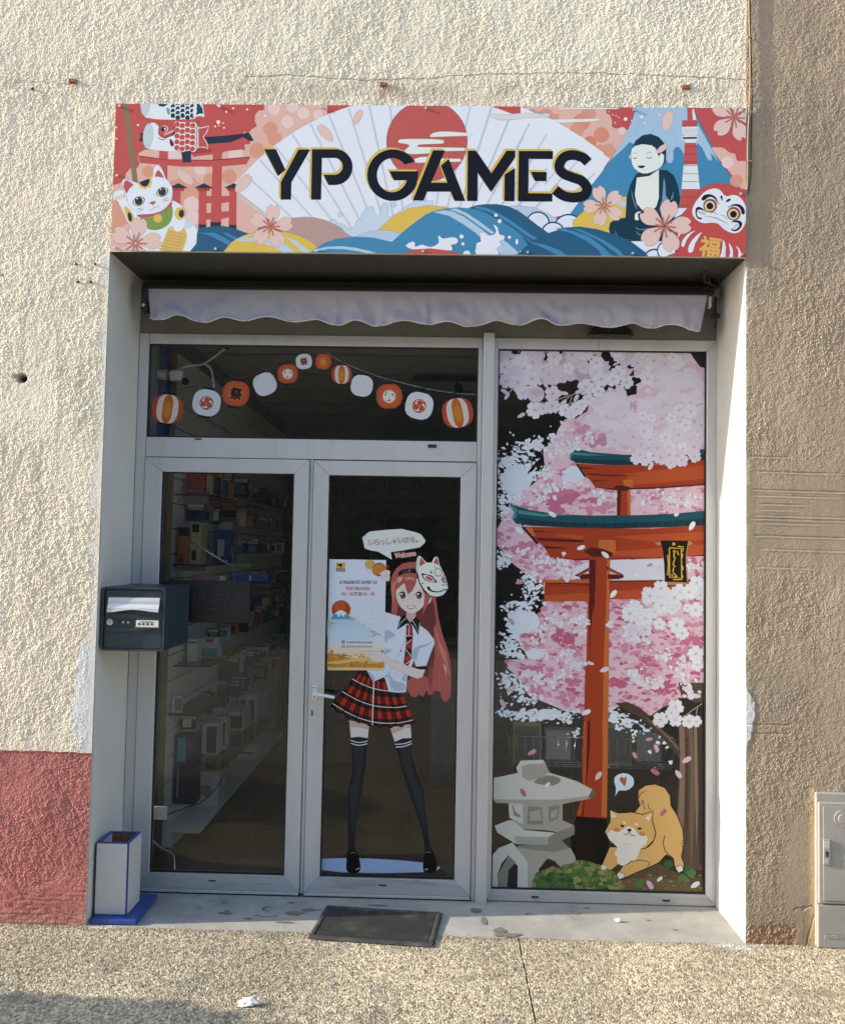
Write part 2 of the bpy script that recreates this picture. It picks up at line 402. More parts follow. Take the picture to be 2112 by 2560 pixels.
def pavement():
    g = 0.0034
    xs = np.arange(-0.45, 3.75, g); ys = np.concatenate([np.arange(-2.2, -0.905, 0.011), np.arange(-0.9, 0.0 + g/2, g)])
    X, Y = np.meshgrid(xs, ys)
    w = 94.0
    wx = X*w + 0.35*perlin(X*30, Y*30, 3); wy = Y*w*1.05 + 0.35*perlin(X*30, Y*30, 9)
    d1, d2, idn = worley(wx, wy, 11)
    edge = np.clip((d2-d1)/0.30, 0, 1)
    dome = edge**0.7*(0.75+0.5*((idn*13) % 1))
    Z = -0.0040 + 0.0052*dome + 0.0012*fbm(X*3, Y*3, 3, 21)
    pal = np.array([(0.58, 0.51, 0.38), (0.53, 0.455, 0.325), (0.47, 0.395, 0.275), (0.66, 0.60, 0.47), (0.41, 0.34, 0.235), (0.57, 0.50, 0.375), (0.37, 0.31, 0.23), (0.25, 0.215, 0.18)])
    k = (idn*911 % 1*len(pal)).astype(int).clip(0, len(pal)-1)
    C = pal[k]*np.array((0.97, 0.95, 0.88))*(0.86+0.28*((idn*37) % 1))[..., None]
    C = C*(0.95+0.30*fbm(X*1.3, Y*1.3, 4, 40))[..., None]
    st = np.clip(fbm(X*4, Y*4, 4, 83)*2.2-0.55, 0, 0.45)[..., None]; C = C*(1-st)+np.array((0.20, 0.17, 0.135))*st
    gr = (np.clip((Y+0.05+0.03*fbm(X*12, Y*12, 3, 85))/0.03, 0, 0.5))[..., None]; C = C*(1-gr)+np.array((0.24, 0.20, 0.15))*gr
    mort = np.array((0.19, 0.16, 0.12)); t = np.clip((edge-0.05)/0.35, 0, 1)[..., None]
    C = mort*(1-t)+C*t
    # joint running away from the wall, and old paint spilt near the right jamb
    jx = 1.979 + 0.004*perlin(Y*8, Y*0+1, 2); j = np.abs(X-jx) < 0.0024
    Z = np.where(j, -0.007, Z); C = np.where(j[..., None], np.array((0.07, 0.06, 0.045)), C)
    pz = np.exp(-(((X-2.95)/0.16)**2+((Y+0.02)/0.06)**2)) + 0.5*fbm(X*25, Y*25, 3, 60)
    t2 = np.clip((pz-0.5)*1.6, 0, 0.7)[..., None]; C = C*(1-t2)+np.array((0.56, 0.545, 0.51))*t2
    pw = np.exp(-(((X-0.1)/0.12)**2+((Y+0.01)/0.025)**2)) + 0.4*fbm(X*30, Y*30, 3, 61)
    t3 = np.clip((pw-0.5)*2.0, 0, 0.6)[..., None]; C = C*(1-t3)+np.array((0.66, 0.62, 0.52))*t3
    P = np.stack([X, Y, Z], -1)
    o = grid_mesh('pavement', P, np.ones((len(ys)-1, len(xs)-1), bool), C, GST, None, False)
    return tag(o, 'cream exposed pebble pavement in front of the shop', None, None, 'structure')
pavement()
# ------------------------------------------------------------------ rough-cast walls
WALLM = attr_mat('rough_cast_render', rough=0.9, spec=0.2, var=0.07, scale=60, bump=0.45, bscale=420)
def rough(X, Z, seed=0, amp=1.0):
    wx = X + 0.005*perlin(X*60, Z*60, 50+seed); wz = Z + 0.006*perlin(X*50, Z*50, 70+seed)
    d1, d2, i1 = worley(wx*112, wz*94, 31+seed, 1.0)
    e1, e2, i2 = worley(wx*165+7, wz*140+3, 57+seed, 1.0)
    g1 = np.clip(0.62-d1, 0, 1)*((i1*7) % 1)**1.3*(d2-d1+0.25).clip(0, 0.8)
    g2 = np.clip(0.62-e1, 0, 1)*((i2*11) % 1)
    b = perlin(X*210, Z*190, seed+5); c = perlin(X*52, Z*40, seed+9); f = fbm(X*16, Z*13, 3, seed+23)
    mod = np.clip(0.92+0.8*fbm(X*2.2, Z*2.2, 4, seed+13), 0.35, 1.35)
    return amp*mod*(0.0082*g1 + 0.0036*g2 + 0.0008*b + 0.0018*c + 0.0022*f) + 0.003*(fbm(X*2, Z*2, 2, seed+30)) + 0.0012
def edge_line(X, Z):
    """small wavering of the hand-cut paint line between base and wall"""
    return Z + (0.006*perlin(X*11, X*0+0.5, 12)+0.003*perlin(X*45, X*0+1.5, 13))*np.exp(-((Z-0.786)/0.02)**2)
def crack(D, X, Z, pts, depth=0.006, wid=0.004, seed=0):
    q = np.array(pts); zc = np.interp(X, q[:, 0], q[:, 1]) + 0.006*perlin(X*35, X*0+seed, 80) + 0.010*perlin(X*9, X*0+seed, 81)
    wv = wid*(0.5+1.2*np.abs(perlin(X*12, X*0+3, seed)))
    ins = (X > q[0, 0]) & (X < q[-1, 0]) & (np.abs(Z-zc) < wv)
    return np.where(ins, D-depth, D), ins
bld = thing('shop_building', 'cream rough-cast shop building with a deep white recess and brick red painted base', 'building', (1.5, 0.2, 0))
G = 0.0035
def cream_wall():
    nx0 = int(round(0.66/G)); xs = np.concatenate([-0.66-np.arange(100, 0, -1)*0.008, -np.arange(nx0, 0, -1)*G, np.linspace(0, 3.0, int(3.0/G)+1)])
    nz0 = int((3.14-0.786)/G); zs = np.concatenate([np.linspace(0.786, 3.14, nz0+1), 3.14+np.arange(1, int(1.3/G))*G, 4.45+np.arange(0, 48)*0.010])
    X, Z = np.meshgrid(xs, zs)
    fade = np.clip(np.minimum(np.hypot(np.maximum(-X, 0), np.maximum(Z-3.14, 0))/0.05, 1), 0.35, 1)
    D = rough(X, Z)*fade + 0.001
    cracks = np.zeros_like(X, bool)
    for pts, dp in (([(0.62, 4.0), (0.85, 4.006), (1.2, 3.985), (1.45, 3.993), (1.77, 4.02), (2.35, 4.028), (2.88, 4.005), (3.0, 4.0)], 0.004), ([(-0.9, 3.955), (-0.35, 3.965), (-0.1, 3.95)], 0.002)):
        D, ins = crack(D, X, Z, pts, dp, 0.0032 if dp > 0.003 else 0.0022); cracks |= ins
    for hx, hz, hr, hd in ((-0.399, 2.527, 0.024, 0.05), (-0.435, 2.535, 0.012, 0.02), (-0.512, 3.021, 0.008, 0.02), (-0.178, 2.709, 0.007, 0.015)):
        r = np.hypot(X-hx, (Z-hz)*1.15); D = D - hd*np.clip(1.25-r/hr, 0, 1)
    C = np.empty(X.shape+(3,)); C[:] = (0.765, 0.695, 0.555)
    n = fbm(X*1.1, Z*1.1, 4, 90); n2 = fbm(X*5, Z*4, 4, 95); n3 = fbm(X*9, Z*0.8, 3, 99)
    C *= (1+0.20*n+0.10*n2)[..., None]
    t = np.clip(n*1.2+0.2, 0, 0.5)[..., None]; C = C*(1-t)+np.array((0.67, 0.565, 0.45))*t
    band = np.exp(-((Z-3.93)/0.06)**2)*np.clip((X-0.4)/0.5, 0, 1)*np.clip(0.5+1.3*n2, 0, 1)
    t = (0.75*band)[..., None]; C = C*(1-t)+np.array((0.42, 0.345, 0.265))*t
    for sx, sz in ((-0.206, 3.955), (1.289, 3.948), (2.721, 3.946)):
        rs_ = (np.exp(-((X-sx-0.004*perlin(Z*20, Z*0+sx, 3))/0.010)**2)*np.clip((sz-Z)/0.01, 0, 1)*np.clip(1-(sz-Z)/0.09, 0, 1)*0.6)[..., None]; C = C*(1-rs_)+np.array((0.36, 0.20, 0.10))*rs_
    ss = (np.clip(fbm(X*22, Z*0.9, 3, 101)-0.12, 0, 0.5)*np.clip((X+1.5)/1.0, 0, 1)*np.clip((3.05-Z)/0.4, 0, 1)*np.clip((Z-1.2)/1.2, 0, 1))[..., None]; C = C*(1-0.5*ss)
    drip = np.clip(n3-0.1, 0, 1)*np.clip((2.2-Z)/2, 0, 1); C *= (1-0.25*drip)[..., None]
    # smears of white masonry paint that ran over from the jamb
    sm = np.clip((X+0.045*(1+1.2*np.exp(-((Z-1.05)/0.28)**2))+0.03*n2*1.6)/0.02, 0, 1)*(X < 0.02)*(Z < 3.12)
    sm = np.maximum(sm*np.clip(0.9*np.exp(-((Z-1.02)/0.30)**2)*1.3+0.22+n2*0.5, 0, 1), np.clip((X+0.09+0.05*n2)/0.02, 0, 1)*np.exp(-((Z-1.0)/0.2)**4)*(X < 0.02))
    t = np.clip(sm, 0, 0.95)[..., None]; C = C*(1-t)+np.array((0.64, 0.655, 0.655))*t
    D = D*(1-0.55*t[..., 0])+0.002*t[..., 0]
    C = np.where(cracks[..., None], C*0.75, C)
    hole = np.clip(1.6-np.hypot(X+0.399, (Z-2.527)*1.15)/0.02, 0, 1)[..., None]; C = C*(1-0.9*hole)  # wall colour darkened in the big hole to deepen its shade
    Pm = np.stack([X, -D, edge_line(X, Z)], -1)
    xc = (xs[:-1]+xs[1:])/2; zc = (zs[:-1]+zs[1:])/2
    keep = ~((xc[None, :] > 0) & (zc[:, None] < 3.14))
    o = grid_mesh('wall', Pm, keep, np.clip(C, 0, 0.9), WALLM, bld, False)
    # the rim that turns into the recess
    ci = int(np.argmin(np.abs(xs))); ri = int(np.argmin(np.abs(zs-3.14)))
    for nm, line in (('wall_edge', Pm[:ri+1, ci]), ('wall_edge', Pm[ri, ci:])):
        n = len(line); V = [tuple(p) for p in line]; off = np.array((0.0025, 0.02, 0)) if line is not None and abs(line[0][0]-line[-1][0]) < 1e-6 else np.array((0, 0.02, -0.0025))
        V += [tuple(p*np.array((1, 0, 1))+off) for p in line]
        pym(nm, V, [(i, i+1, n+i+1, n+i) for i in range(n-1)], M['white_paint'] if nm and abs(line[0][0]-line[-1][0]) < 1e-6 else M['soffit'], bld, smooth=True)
cream_wall()
def plinth():
    xs = np.concatenate([-0.66-np.arange(100, 0, -1)*0.008, -np.arange(int(0.66/G), 0, -1)*G, [0.0]]); zs = np.linspace(-0.03, 0.786, int(0.816/G)+1)
    X, Z = np.meshgrid(xs, zs)
    D = rough(X, Z, 3, 1.15) + 0.002
    low = np.clip((0.20+0.06*perlin(X*6, X*0, 7)-Z)/0.03, 0, 1)
    D = D*(1-0.6*low)+low*(0.004+0.006*np.abs(perlin(X*14+Z*20, Z*46, 15)))
    for k in range(9):
        x0 = -1.2+0.14*k; z0 = 0.15+0.4*((k*0.37) % 1); d = np.abs((X-x0)+(Z-z0)*0.6); D = D - 0.0025*np.exp(-(d/0.006)**2)*np.clip(1-np.abs(Z-z0)/0.16, 0, 1)
    D += 0.0035*np.clip((Z-0.775)/0.01, 0, 1)
    C = np.empty(X.shape+(3,)); C[:] = (0.42, 0.158, 0.142)
    n = fbm(X*4, Z*4, 4, 33); C *= (1+0.18*n)[..., None]
    t = np.clip((0.09-Z)/0.09+0.7*n-0.1, 0, 0.55)[..., None]; C = C*(1-t)+np.array((0.40, 0.22, 0.17))*t
    Pm = np.stack([X, -D, edge_line(X, Z)], -1)
    grid_mesh('plinth', Pm, np.ones((len(zs)-1, len(xs)-1), bool), np.clip(C, 0, 0.9), WALLM, bld, False)
    line = Pm[:, -1]; n = len(line); V = [tuple(p) for p in line]+[tuple(p*np.array((1, 0, 1))+np.array((0.0025, 0.02, 0))) for p in line]
    pym('wall_edge', V, [(i, i+1, n+i+1, n+i) for i in range(n-1)], M['white_paint'], bld, smooth=True)
plinth()
nb = thing('neighbouring_wall', 'tan rough-cast wall with horizontal trowel lines beside the white recess', 'wall', (3.6, 0.1, 0))
def tan_wall():
    g = 0.0036
    xs = np.concatenate([np.arange(3.0012, 3.52, g), np.arange(3.525, 4.6, 0.011)]); zs = np.concatenate([np.arange(-0.03, 4.45, g), np.arange(4.46, 4.88, 0.012)])
    X, Z = np.meshgrid(xs, zs)
    sm = np.exp(-((Z-1.95)/0.27)**4)*np.clip(1.15-0.35*(X-3.0)+0.5*fbm(X*5, Z*5, 3, 44), 0, 1)
    low = np.clip((X-3.14-0.1*perlin(Z*5, Z*0, 3))/0.06, 0, 1)*np.clip((0.62-Z)/0.1, 0, 1)
    D = rough(X, Z, 17, 0.85)*(1-0.8*np.clip(sm, 0, 1))*(1-0.75*low) + 0.004*sm + 0.002
    grooves = (2.21, 2.141, 2.056, 1.991, 1.938, 1.923, 1.904, 1.845, 1.784, 1.70, 2.03, 1.965)
    for k, z0 in enumerate(grooves):
        xl = 3.015+0.05*((k*0.61) % 1); xr = 3.25+0.6*((k*0.37) % 1)*(1.0 if k < 9 else 0.5)
        z1 = z0 - 0.015*(X-3.0) + 0.002*perlin(X*12, X*0+k, 2)
        D -= (0.0045 if k in (0, 1, 2, 3, 7) else 0.0022)*np.exp(-((Z-z1)/0.003)**2)*np.clip((X-xl)/0.03, 0, 1)*np.clip((xr-X)/0.12, 0, 1)*np.clip(0.8+0.8*perlin(X*14, X*0+k, 19), 0.2, 1.2)
        D += 0.0015*np.exp(-((Z-z1+0.008)/0.004)**2)*np.clip((X-xl)/0.03, 0, 1)*np.clip((xr-X)/0.12, 0, 1)
    for z0 in (0.94, 0.98):
        D -= 0.004*np.exp(-((Z-z0-0.01*(X-3.0))/0.003)**2)*(X < 3.2)
    fall = np.clip((0.10+0.05*perlin(X*9, X*0+2, 8)-Z)/0.02, 0, 1)*np.clip((3.24-X)/0.03, 0, 1)
    D = D - 0.004*fall + 0.008*fall*np.abs(fbm(X*40, Z*40, 3, 71))
    for x0, z0, sl in ((3.285, 0.17, 0.25), (3.29, 0.07, 4)):
        d = np.abs((Z-z0)-sl*(X-x0)+0.02*perlin(X*40, Z*40, 6))/math.hypot(1, sl)
        D -= 0.005*np.exp(-(d/0.003)**2)*(np.hypot(X-x0, Z-z0) < 0.07)
    C = np.empty(X.shape+(3,)); C[:] = (0.365, 0.283, 0.203)
    n = fbm(X*1.6, Z*1.4, 4, 64); n2 = fbm(X*7, Z*5, 3, 66)
    C *= (1+0.20*n+0.08*n2)[..., None]
    t = np.clip(-n*0.9, 0, 0.35)[..., None]; C = C*(1-t)+np.array((0.32, 0.26, 0.205))*t
    dirt = np.clip((0.35-Z)/0.35+0.5*n2, 0, 1)*0.35+np.clip(fbm(X*14, Z*1.1, 3, 67)-0.15, 0, 0.6)*0.5; C *= (1-0.6*np.clip(dirt, 0, 0.6))[..., None]
    t = (fall*0.6)[..., None]; C = C*(1-t)+np.array((0.30, 0.16, 0.08))*t
    t = (np.clip((3.02-X+0.012*n2)/0.02, 0, 1)*0.5*(np.abs(perlin(Z*4, Z*0, 5)) > 0.12))[..., None]; C = C*(1-t)+np.array((0.62, 0.58, 0.5))*t
    t = (np.exp(-((X-3.30)/0.012)**2)*(Z < 0.7)*0.8)[..., None]; C = C*(1-t)+np.array((0.60, 0.44, 0.22))*t
    t = np.clip(9*(np.exp(-(((X-3.0)/0.05)**2+((Z-1.0)/0.17)**2))-0.5+0.55*n2+0.35*fbm(X*30, Z*18, 3, 77)), 0, 1)[..., None]; C = C*(1-t)+np.array((0.62, 0.62, 0.61))*t; D = D*(1-0.6*t[..., 0])+0.006*t[..., 0]
    Pm = np.stack([X, -D, Z], -1)
    xc = (xs[:-1]+xs[1:])/2; zc = (zs[:-1]+zs[1:])/2
    keep = ~((xc[None, :] > 3.325) & (xc[None, :] < 3.70) & (zc[:, None] < 0.665))
    grid_mesh('wall', Pm, keep, np.clip(C, 0, 0.9), WALLM, nb, False)
    line = Pm[:, 0]; n = len(line); V = [tuple(p) for p in line]+[(3.0004, 0.012, p[2]) for p in line]
    pym('wall_edge', V, [(i, i+1, n+i+1, n+i) for i in range(n-1)], M['white_paint'], nb, smooth=True)
tan_wall()
# recess: jambs, soffit, head wall, threshold
def sheet(name, pts, m, parent, nx=2, nz=2, f=None):
    """bilinear patch of four corner points with optional displacement f(u, v)"""
    a, b, c, d = [Vector(p) for p in pts]; V = []; F = []
    for j in range(nz+1):
        for i in range(nx+1):
            u = i/nx; v = j/nz; p = a*(1-u)*(1-v)+b*u*(1-v)+c*u*v+d*(1-u)*v
            if f: p = p+Vector(f(u, v))
            V.append(p)
    for j in range(nz):
        for i in range(nx): k = j*(nx+1)+i; F.append((k, k+1, k+nx+2, k+nx+1))
    return pym(name, V, F, m, parent, smooth=True)
def wob(ax, amp, s):
    def f(u, v):
        n = float(perlin(np.array([u*2.1+s]), np.array([v*9.3+s]), 4)[0])*amp
        return tuple(n if k == ax else 0 for k in range(3))
    return f
sheet('jamb', [(0.0025, 0.002, -0.03), (0.004, 0.47, -0.03), (0.004, 0.47, 3.145), (0.0025, 0.002, 3.145)], M['white_paint'], bld, 6, 60, wob(0, 0.003, 1))
sheet('jamb', [(3.0000, 0.002, -0.03), (3.004, 0.47, -0.03), (3.004, 0.47, 3.145), (3.0000, 0.002, 3.145)], M['white_paint'], bld, 6, 60, wob(0, 0.003, 6))
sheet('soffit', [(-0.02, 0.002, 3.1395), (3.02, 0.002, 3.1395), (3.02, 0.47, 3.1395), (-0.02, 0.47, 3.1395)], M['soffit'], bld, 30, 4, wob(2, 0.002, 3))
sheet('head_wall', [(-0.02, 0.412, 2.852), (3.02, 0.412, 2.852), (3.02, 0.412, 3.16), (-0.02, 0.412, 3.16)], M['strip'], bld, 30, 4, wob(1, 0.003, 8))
def sill_material():
    m, nt, N, L, b = nodes_of('stained_concrete')
    tc = N.new('ShaderNodeTexCoord'); b.inputs['Roughness'].default_value = 0.85
    def noise(sc_, det=8, rg=0.6):
        n = N.new('ShaderNodeTexNoise'); n.inputs['Scale'].default_value = sc_; n.inputs['Detail'].default_value = det; n.inputs['Roughness'].default_value = rg
        L.new(tc.outputs['Object'], n.inputs['Vector']); return n.outputs[0]
    def ramp(o, a, c_, v0=0., v1=1.):
        r = N.new('ShaderNodeMapRange'); r.inputs[1].default_value = a; r.inputs[2].default_value = c_; r.inputs[3].default_value = v0; r.inputs[4].default_value = v1; L.new(o, r.inputs[0]); return r.outputs[0]
    def mix(f, a, c_):
        x = N.new('ShaderNodeMixRGB'); L.new(f, x.inputs[0])
        for i, q in ((1, a), (2, c_)):
            if isinstance(q, tuple): x.inputs[i].default_value = (*q, 1)
            else: L.new(q, x.inputs[i])
        return x.outputs[0]
    base = mix(ramp(noise(5), 0.35, 0.65), (0.28, 0.272, 0.25), (0.38, 0.365, 0.33))
    c1 = mix(ramp(noise(2.3, 12, 0.7), 0.60, 0.63, 0, 0.55), base, (0.20, 0.18, 0.14))
    c2 = mix(ramp(noise(40, 6), 0.66, 0.72, 0, 0.7), c1, (0.52, 0.51, 0.48))
    c3 = mix(ramp(noise(75, 4), 0.70, 0.74, 0, 0.8), c2, (0.10, 0.08, 0.06))
    L.new(c3, b.inputs['Base Color'])
    bp = N.new('ShaderNodeBump'); bp.inputs['Strength'].default_value = 0.4; bp.inputs['Distance'].default_value = 0.004; L.new(noise(60), bp.inputs['Height']); L.new(bp.outputs[0], b.inputs['Normal'])
    return m
M['sill'] = sill_material()
def sill_edge(u, v):
    return (0, 0.012*float(perlin(np.array([u*14.]), np.array([2.0]), 6)[0])*(1 if v == 0 else 0), -0.001*abs(math.sin(u*31))*(v < .1))
tag(sheet('threshold', [(-0.02, -0.012, 0.0015), (3.02, -0.012, 0.0015), (3.02, 0.475, -0.012), (-0.02, 0.475, -0.012)], M['sill'], None, 60, 6, sill_edge), 'grey stained concrete threshold slab under the doors', None, None, 'structure')
STAIN = mat('damp_stain', (0.17, 0.155, 0.125), 0.7, var=0.25, scale=40)
def stain(cx, cy, rx, ry, seed, arc=None):
    rnd = random.Random(seed); V = []; n = 22
    z = lambda x, y: 0.0015-0.0275*(y+0.012)+0.003
    if arc:
        for i in range(n+1):
            a = arc[0]+(arc[1]-arc[0])*i/n; w = 1+0.10*math.sin(i*1.7+seed)
            V.append((cx+rx*w*math.cos(a), cy+ry*w*math.sin(a)))
        for i in range(n, -1, -1):
            a = arc[0]+(arc[1]-arc[0])*i/n; w = 0.72+0.2*abs(math.sin(i*.9+seed))*(0.3 if i in (0, n) else 1)
            V.append((cx+rx*w*math.cos(a), cy+ry*w*math.sin(a)))
    else:
        for i in range(n):
            a = 2*math.pi*i/n; w = 0.7+0.5*rnd.random(); V.append((cx+rx*w*math.cos(a), cy+ry*w*math.sin(a)))
    return pym('stain', [(x, y, z(x, y)) for x, y in V], [tuple(range(len(V)))], STAIN, bpy.data.objects['threshold'])
for i, a in enumerate([(0.60, 0.17, 0.035, 0.012), (0.93, 0.19, 0.05, 0.022), (0.99, 0.235, 0.045, 0.014), (0.72, 0.115, 0.02, 0.008), (0.56, 0.30, 0.018, 0.008), (0.885, 0.315, 0.02, 0.007), (0.60, 0.195, 0.012, 0.006), (0.90, 0.085, 0.05, 0.009), (1.32, 0.31, 0.06, 0.010), (1.83, 0.16, 0.014, 0.05), (1.90, 0.06, 0.03, 0.03), (1.93, 0.015, 0.07, 0.022), (1.80, 0.28, 0.03, 0.03), (2.05, 0.26, 0.012, 0.007), (2.62, 0.22, 0.010, 0.006), (2.72, 0.12, 0.010, 0.006), (2.35, 0.35, 0.02, 0.006), (0.46, 0.23, 0.012, 0.006)]):
    stain(*a, seed=i)
stain(0.83, 0.235, 0.07, 0.035, 3, (2.0, 4.1)); stain(0.80, 0.17, 0.06, 0.03, 5, (3.4, 6.0))
# ------------------------------------------------------------------ aluminium shopfront
FY = 0.405          # front plane of the frames
def bar(name, x0, x1, z0, z1, parent, m=None, y0=FY, d=0.055, bev=0.003): return box(name, (x0, y0, z0), (x1, y0+d, z1), m or M['alu'], parent, bev)
def prism(name, pts, y0, y1, m, parent, bev=0.0):
    """outline in x, z extruded from y0 to y1"""
    bm = bmesh.new(); vs = [bm.verts.new((x, y0, z)) for x, z in pts]; f = bm.faces.new(vs)
    r = bmesh.ops.extrude_face_region(bm, geom=[f])
    for v in [g for g in r['geom'] if isinstance(g, bmesh.types.BMVert)]: v.co.y = y1
    if bev: bmesh.ops.bevel(bm, geom=[e for e in bm.edges], offset=bev, segments=1, affect='EDGES')
    return bm_obj(name, bm, m, parent)
def mitred(parent, o, g, y0, y1, low_m=None, gap=0.0006):
    """four mitred profiles; o and g are outer and glass rectangles (x0, x1, z0, z1)"""
    a0, a1, b0, b1 = o; c0, c1, d0, d1 = g; e = gap
    prism('stile', [(a0, b0+e), (c0, d0+e), (c0, d1-e), (a0, b1-e)], y0, y1, M['alu'], parent, 0.0015)
    prism('stile', [(a1, b0+e), (c1, d0+e), (c1, d1-e), (a1, b1-e)], y0, y1, M['alu'], parent, 0.0015)
    prism('rail', [(a0+e, b1), (a1-e, b1), (c1-e, d1), (c0+e, d1)], y0, y1, M['alu'], parent, 0.0015)
    prism('rail', [(a0+e, b0), (a1-e, b0), (c1-e, d0), (c0+e, d0)], y0, y1, low_m or M['alu'], parent, 0.0015)
def gasket(parent, g, y0, w=0.007):
    x0, x1, z0, z1 = g; bm = bmesh.new()
    add_box(bm, (x0, y0, z0), (x0+w, y0+0.01, z1)); add_box(bm, (x1-w, y0, z0), (x1, y0+0.01, z1))
    add_box(bm, (x0+w, y0, z0), (x1-w, y0+0.01, z0+w)); add_box(bm, (x0+w, y0, z1-w), (x1-w, y0+0.01, z1))
    return bm_obj('gasket', bm, M['gasket'], parent)
def pane(parent, g, y):
    x0, x1, z0, z1 = g
    return box('pane', (x0+0.002, y, z0+0.002), (x1-0.002, y+0.0005, z1-0.002), M['glass'], parent, 0)
def slot(parent, x, z, w=0.036, h=0.007): return box('drain_slot', (x-w/2, FY-0.0085, z-h/2), (x+w/2, FY+0.004, z+h/2), M['black_plastic'], parent, 0.002)
front = thing('shopfront_frame', 'grey aluminium shopfront frame with transom light of printed lanterns over the doors', 'shopfront', (0.9, 0.43, 0))
bar('jamb_post', 0.006, 0.056, -0.010, 2.856, front)
bar('head_rail', 0.058, 1.798, 2.802, 2.856, front)
bar('jamb_post', 1.777, 1.7985, -0.010, 2.800, front)
bar('transom_rail', 0.058, 1.775, 2.208, 2.311, front, d=0.05)
bar('mullion', 1.800, 1.857, -0.010, 2.875, front, y0=0.368, d=0.09, bev=0.004)
TG = (0.057, 1.776, 2.311, 2.801); gasket(front, (0.0585, 1.7765, 2.312, 2.8015), FY+0.008); pane(front, TG, FY+0.020)
slot(front, 0.33, 2.303); slot(front, 1.545, 2.285, 0.044, 0.016)
win = thing('shop_window', 'tall fixed shop window covered by a printed cherry blossom and red gate mural', 'window', (2.43, 0.43, 0))
WG = (1.879, 2.952, 0.049, 2.799)
mitred(win, (1.859, 3.003, -0.006, 2.855), WG, FY, FY+0.05, M['alu_low'])
gasket(win, WG, FY+0.008); pane(win, WG, FY+0.018)
slot(win, 2.10, 0.018); slot(win, 2.755, 0.018)
box('joint_line', (2.395, FY-0.0012, 2.802), (2.3965, FY+0.002, 2.85), M['gasket'], win, 0)
def door(label, o, g):
    d = thing('glass_door', label, 'door', ((o[0]+o[1])/2, 0.42, 0))
    mitred(d, o, g, FY-0.006, FY+0.045, M['alu_low'])
    gasket(d, g, FY+0.004); pane(d, g, FY+0.016)
    box('weather_strip', (o[0]+0.001, FY-0.012, -0.002), (o[1]-0.001, FY+0.03, o[2]-0.001), M['alu_light'], d, 0.002)
    box('under_gap_shade', (o[0]-0.004, FY-0.006, -0.020), (o[1]+0.004, FY+0.03, -0.0025), M['gasket'], d, 0)  # solid black strip standing in for the shade in the gap below
    slot(d, g[0]*0.5+g[1]*0.5-0.02, o[2]+0.045)
    return d
LG = (0.148, 0.836, 0.090, 2.130); RG = (1.015, 1.695, 0.090, 2.127)
d1 = door('left glass door with boxed goods on shelves seen through it', (0.059, 0.9125, 0.0125, 2.204), LG)
d2 = door('right glass door bearing the printed welcome figure and opening hours', (0.936, 1.7745, 0.0125, 2.202), RG)
bar('meeting_strip', 0.9155, 0.9335, 0.0, 2.206, d1, M['alu'], FY+0.004, 0.03)
# lever handle and lock
hp = box('handle_plate', (0.957, FY-0.014, 0.978), (0.980, FY-0.005, 1.050), M['white_metal'], d2, 0.004)
for z in (0.991, 1.038): cyl('screw', (0.9685, FY-0.0135, z), (0, -1, 0), 0.004, 0.002, M['black_plastic'], hp, 10)
tube('lever', [(0.968, FY-0.012, 1.016), (0.968, FY-0.05, 1.016), (0.985, FY-0.058, 1.014), (1.03, FY-0.058, 1.006), (1.076, FY-0.056, 0.999)], [0.008]*32+[0.007], M['white_metal'], d2, 10)
ky = cyl('lock_cylinder', (0.9585, FY-0.004, 0.925), (0, -1, 0), 0.0085, 0.006, M['steel'], d2, 16)
box('keyhole', (0.9550, FY-0.0115, 0.895), (0.9620, FY-0.003, 0.9265), M['black_plastic'], ky, 0.002)
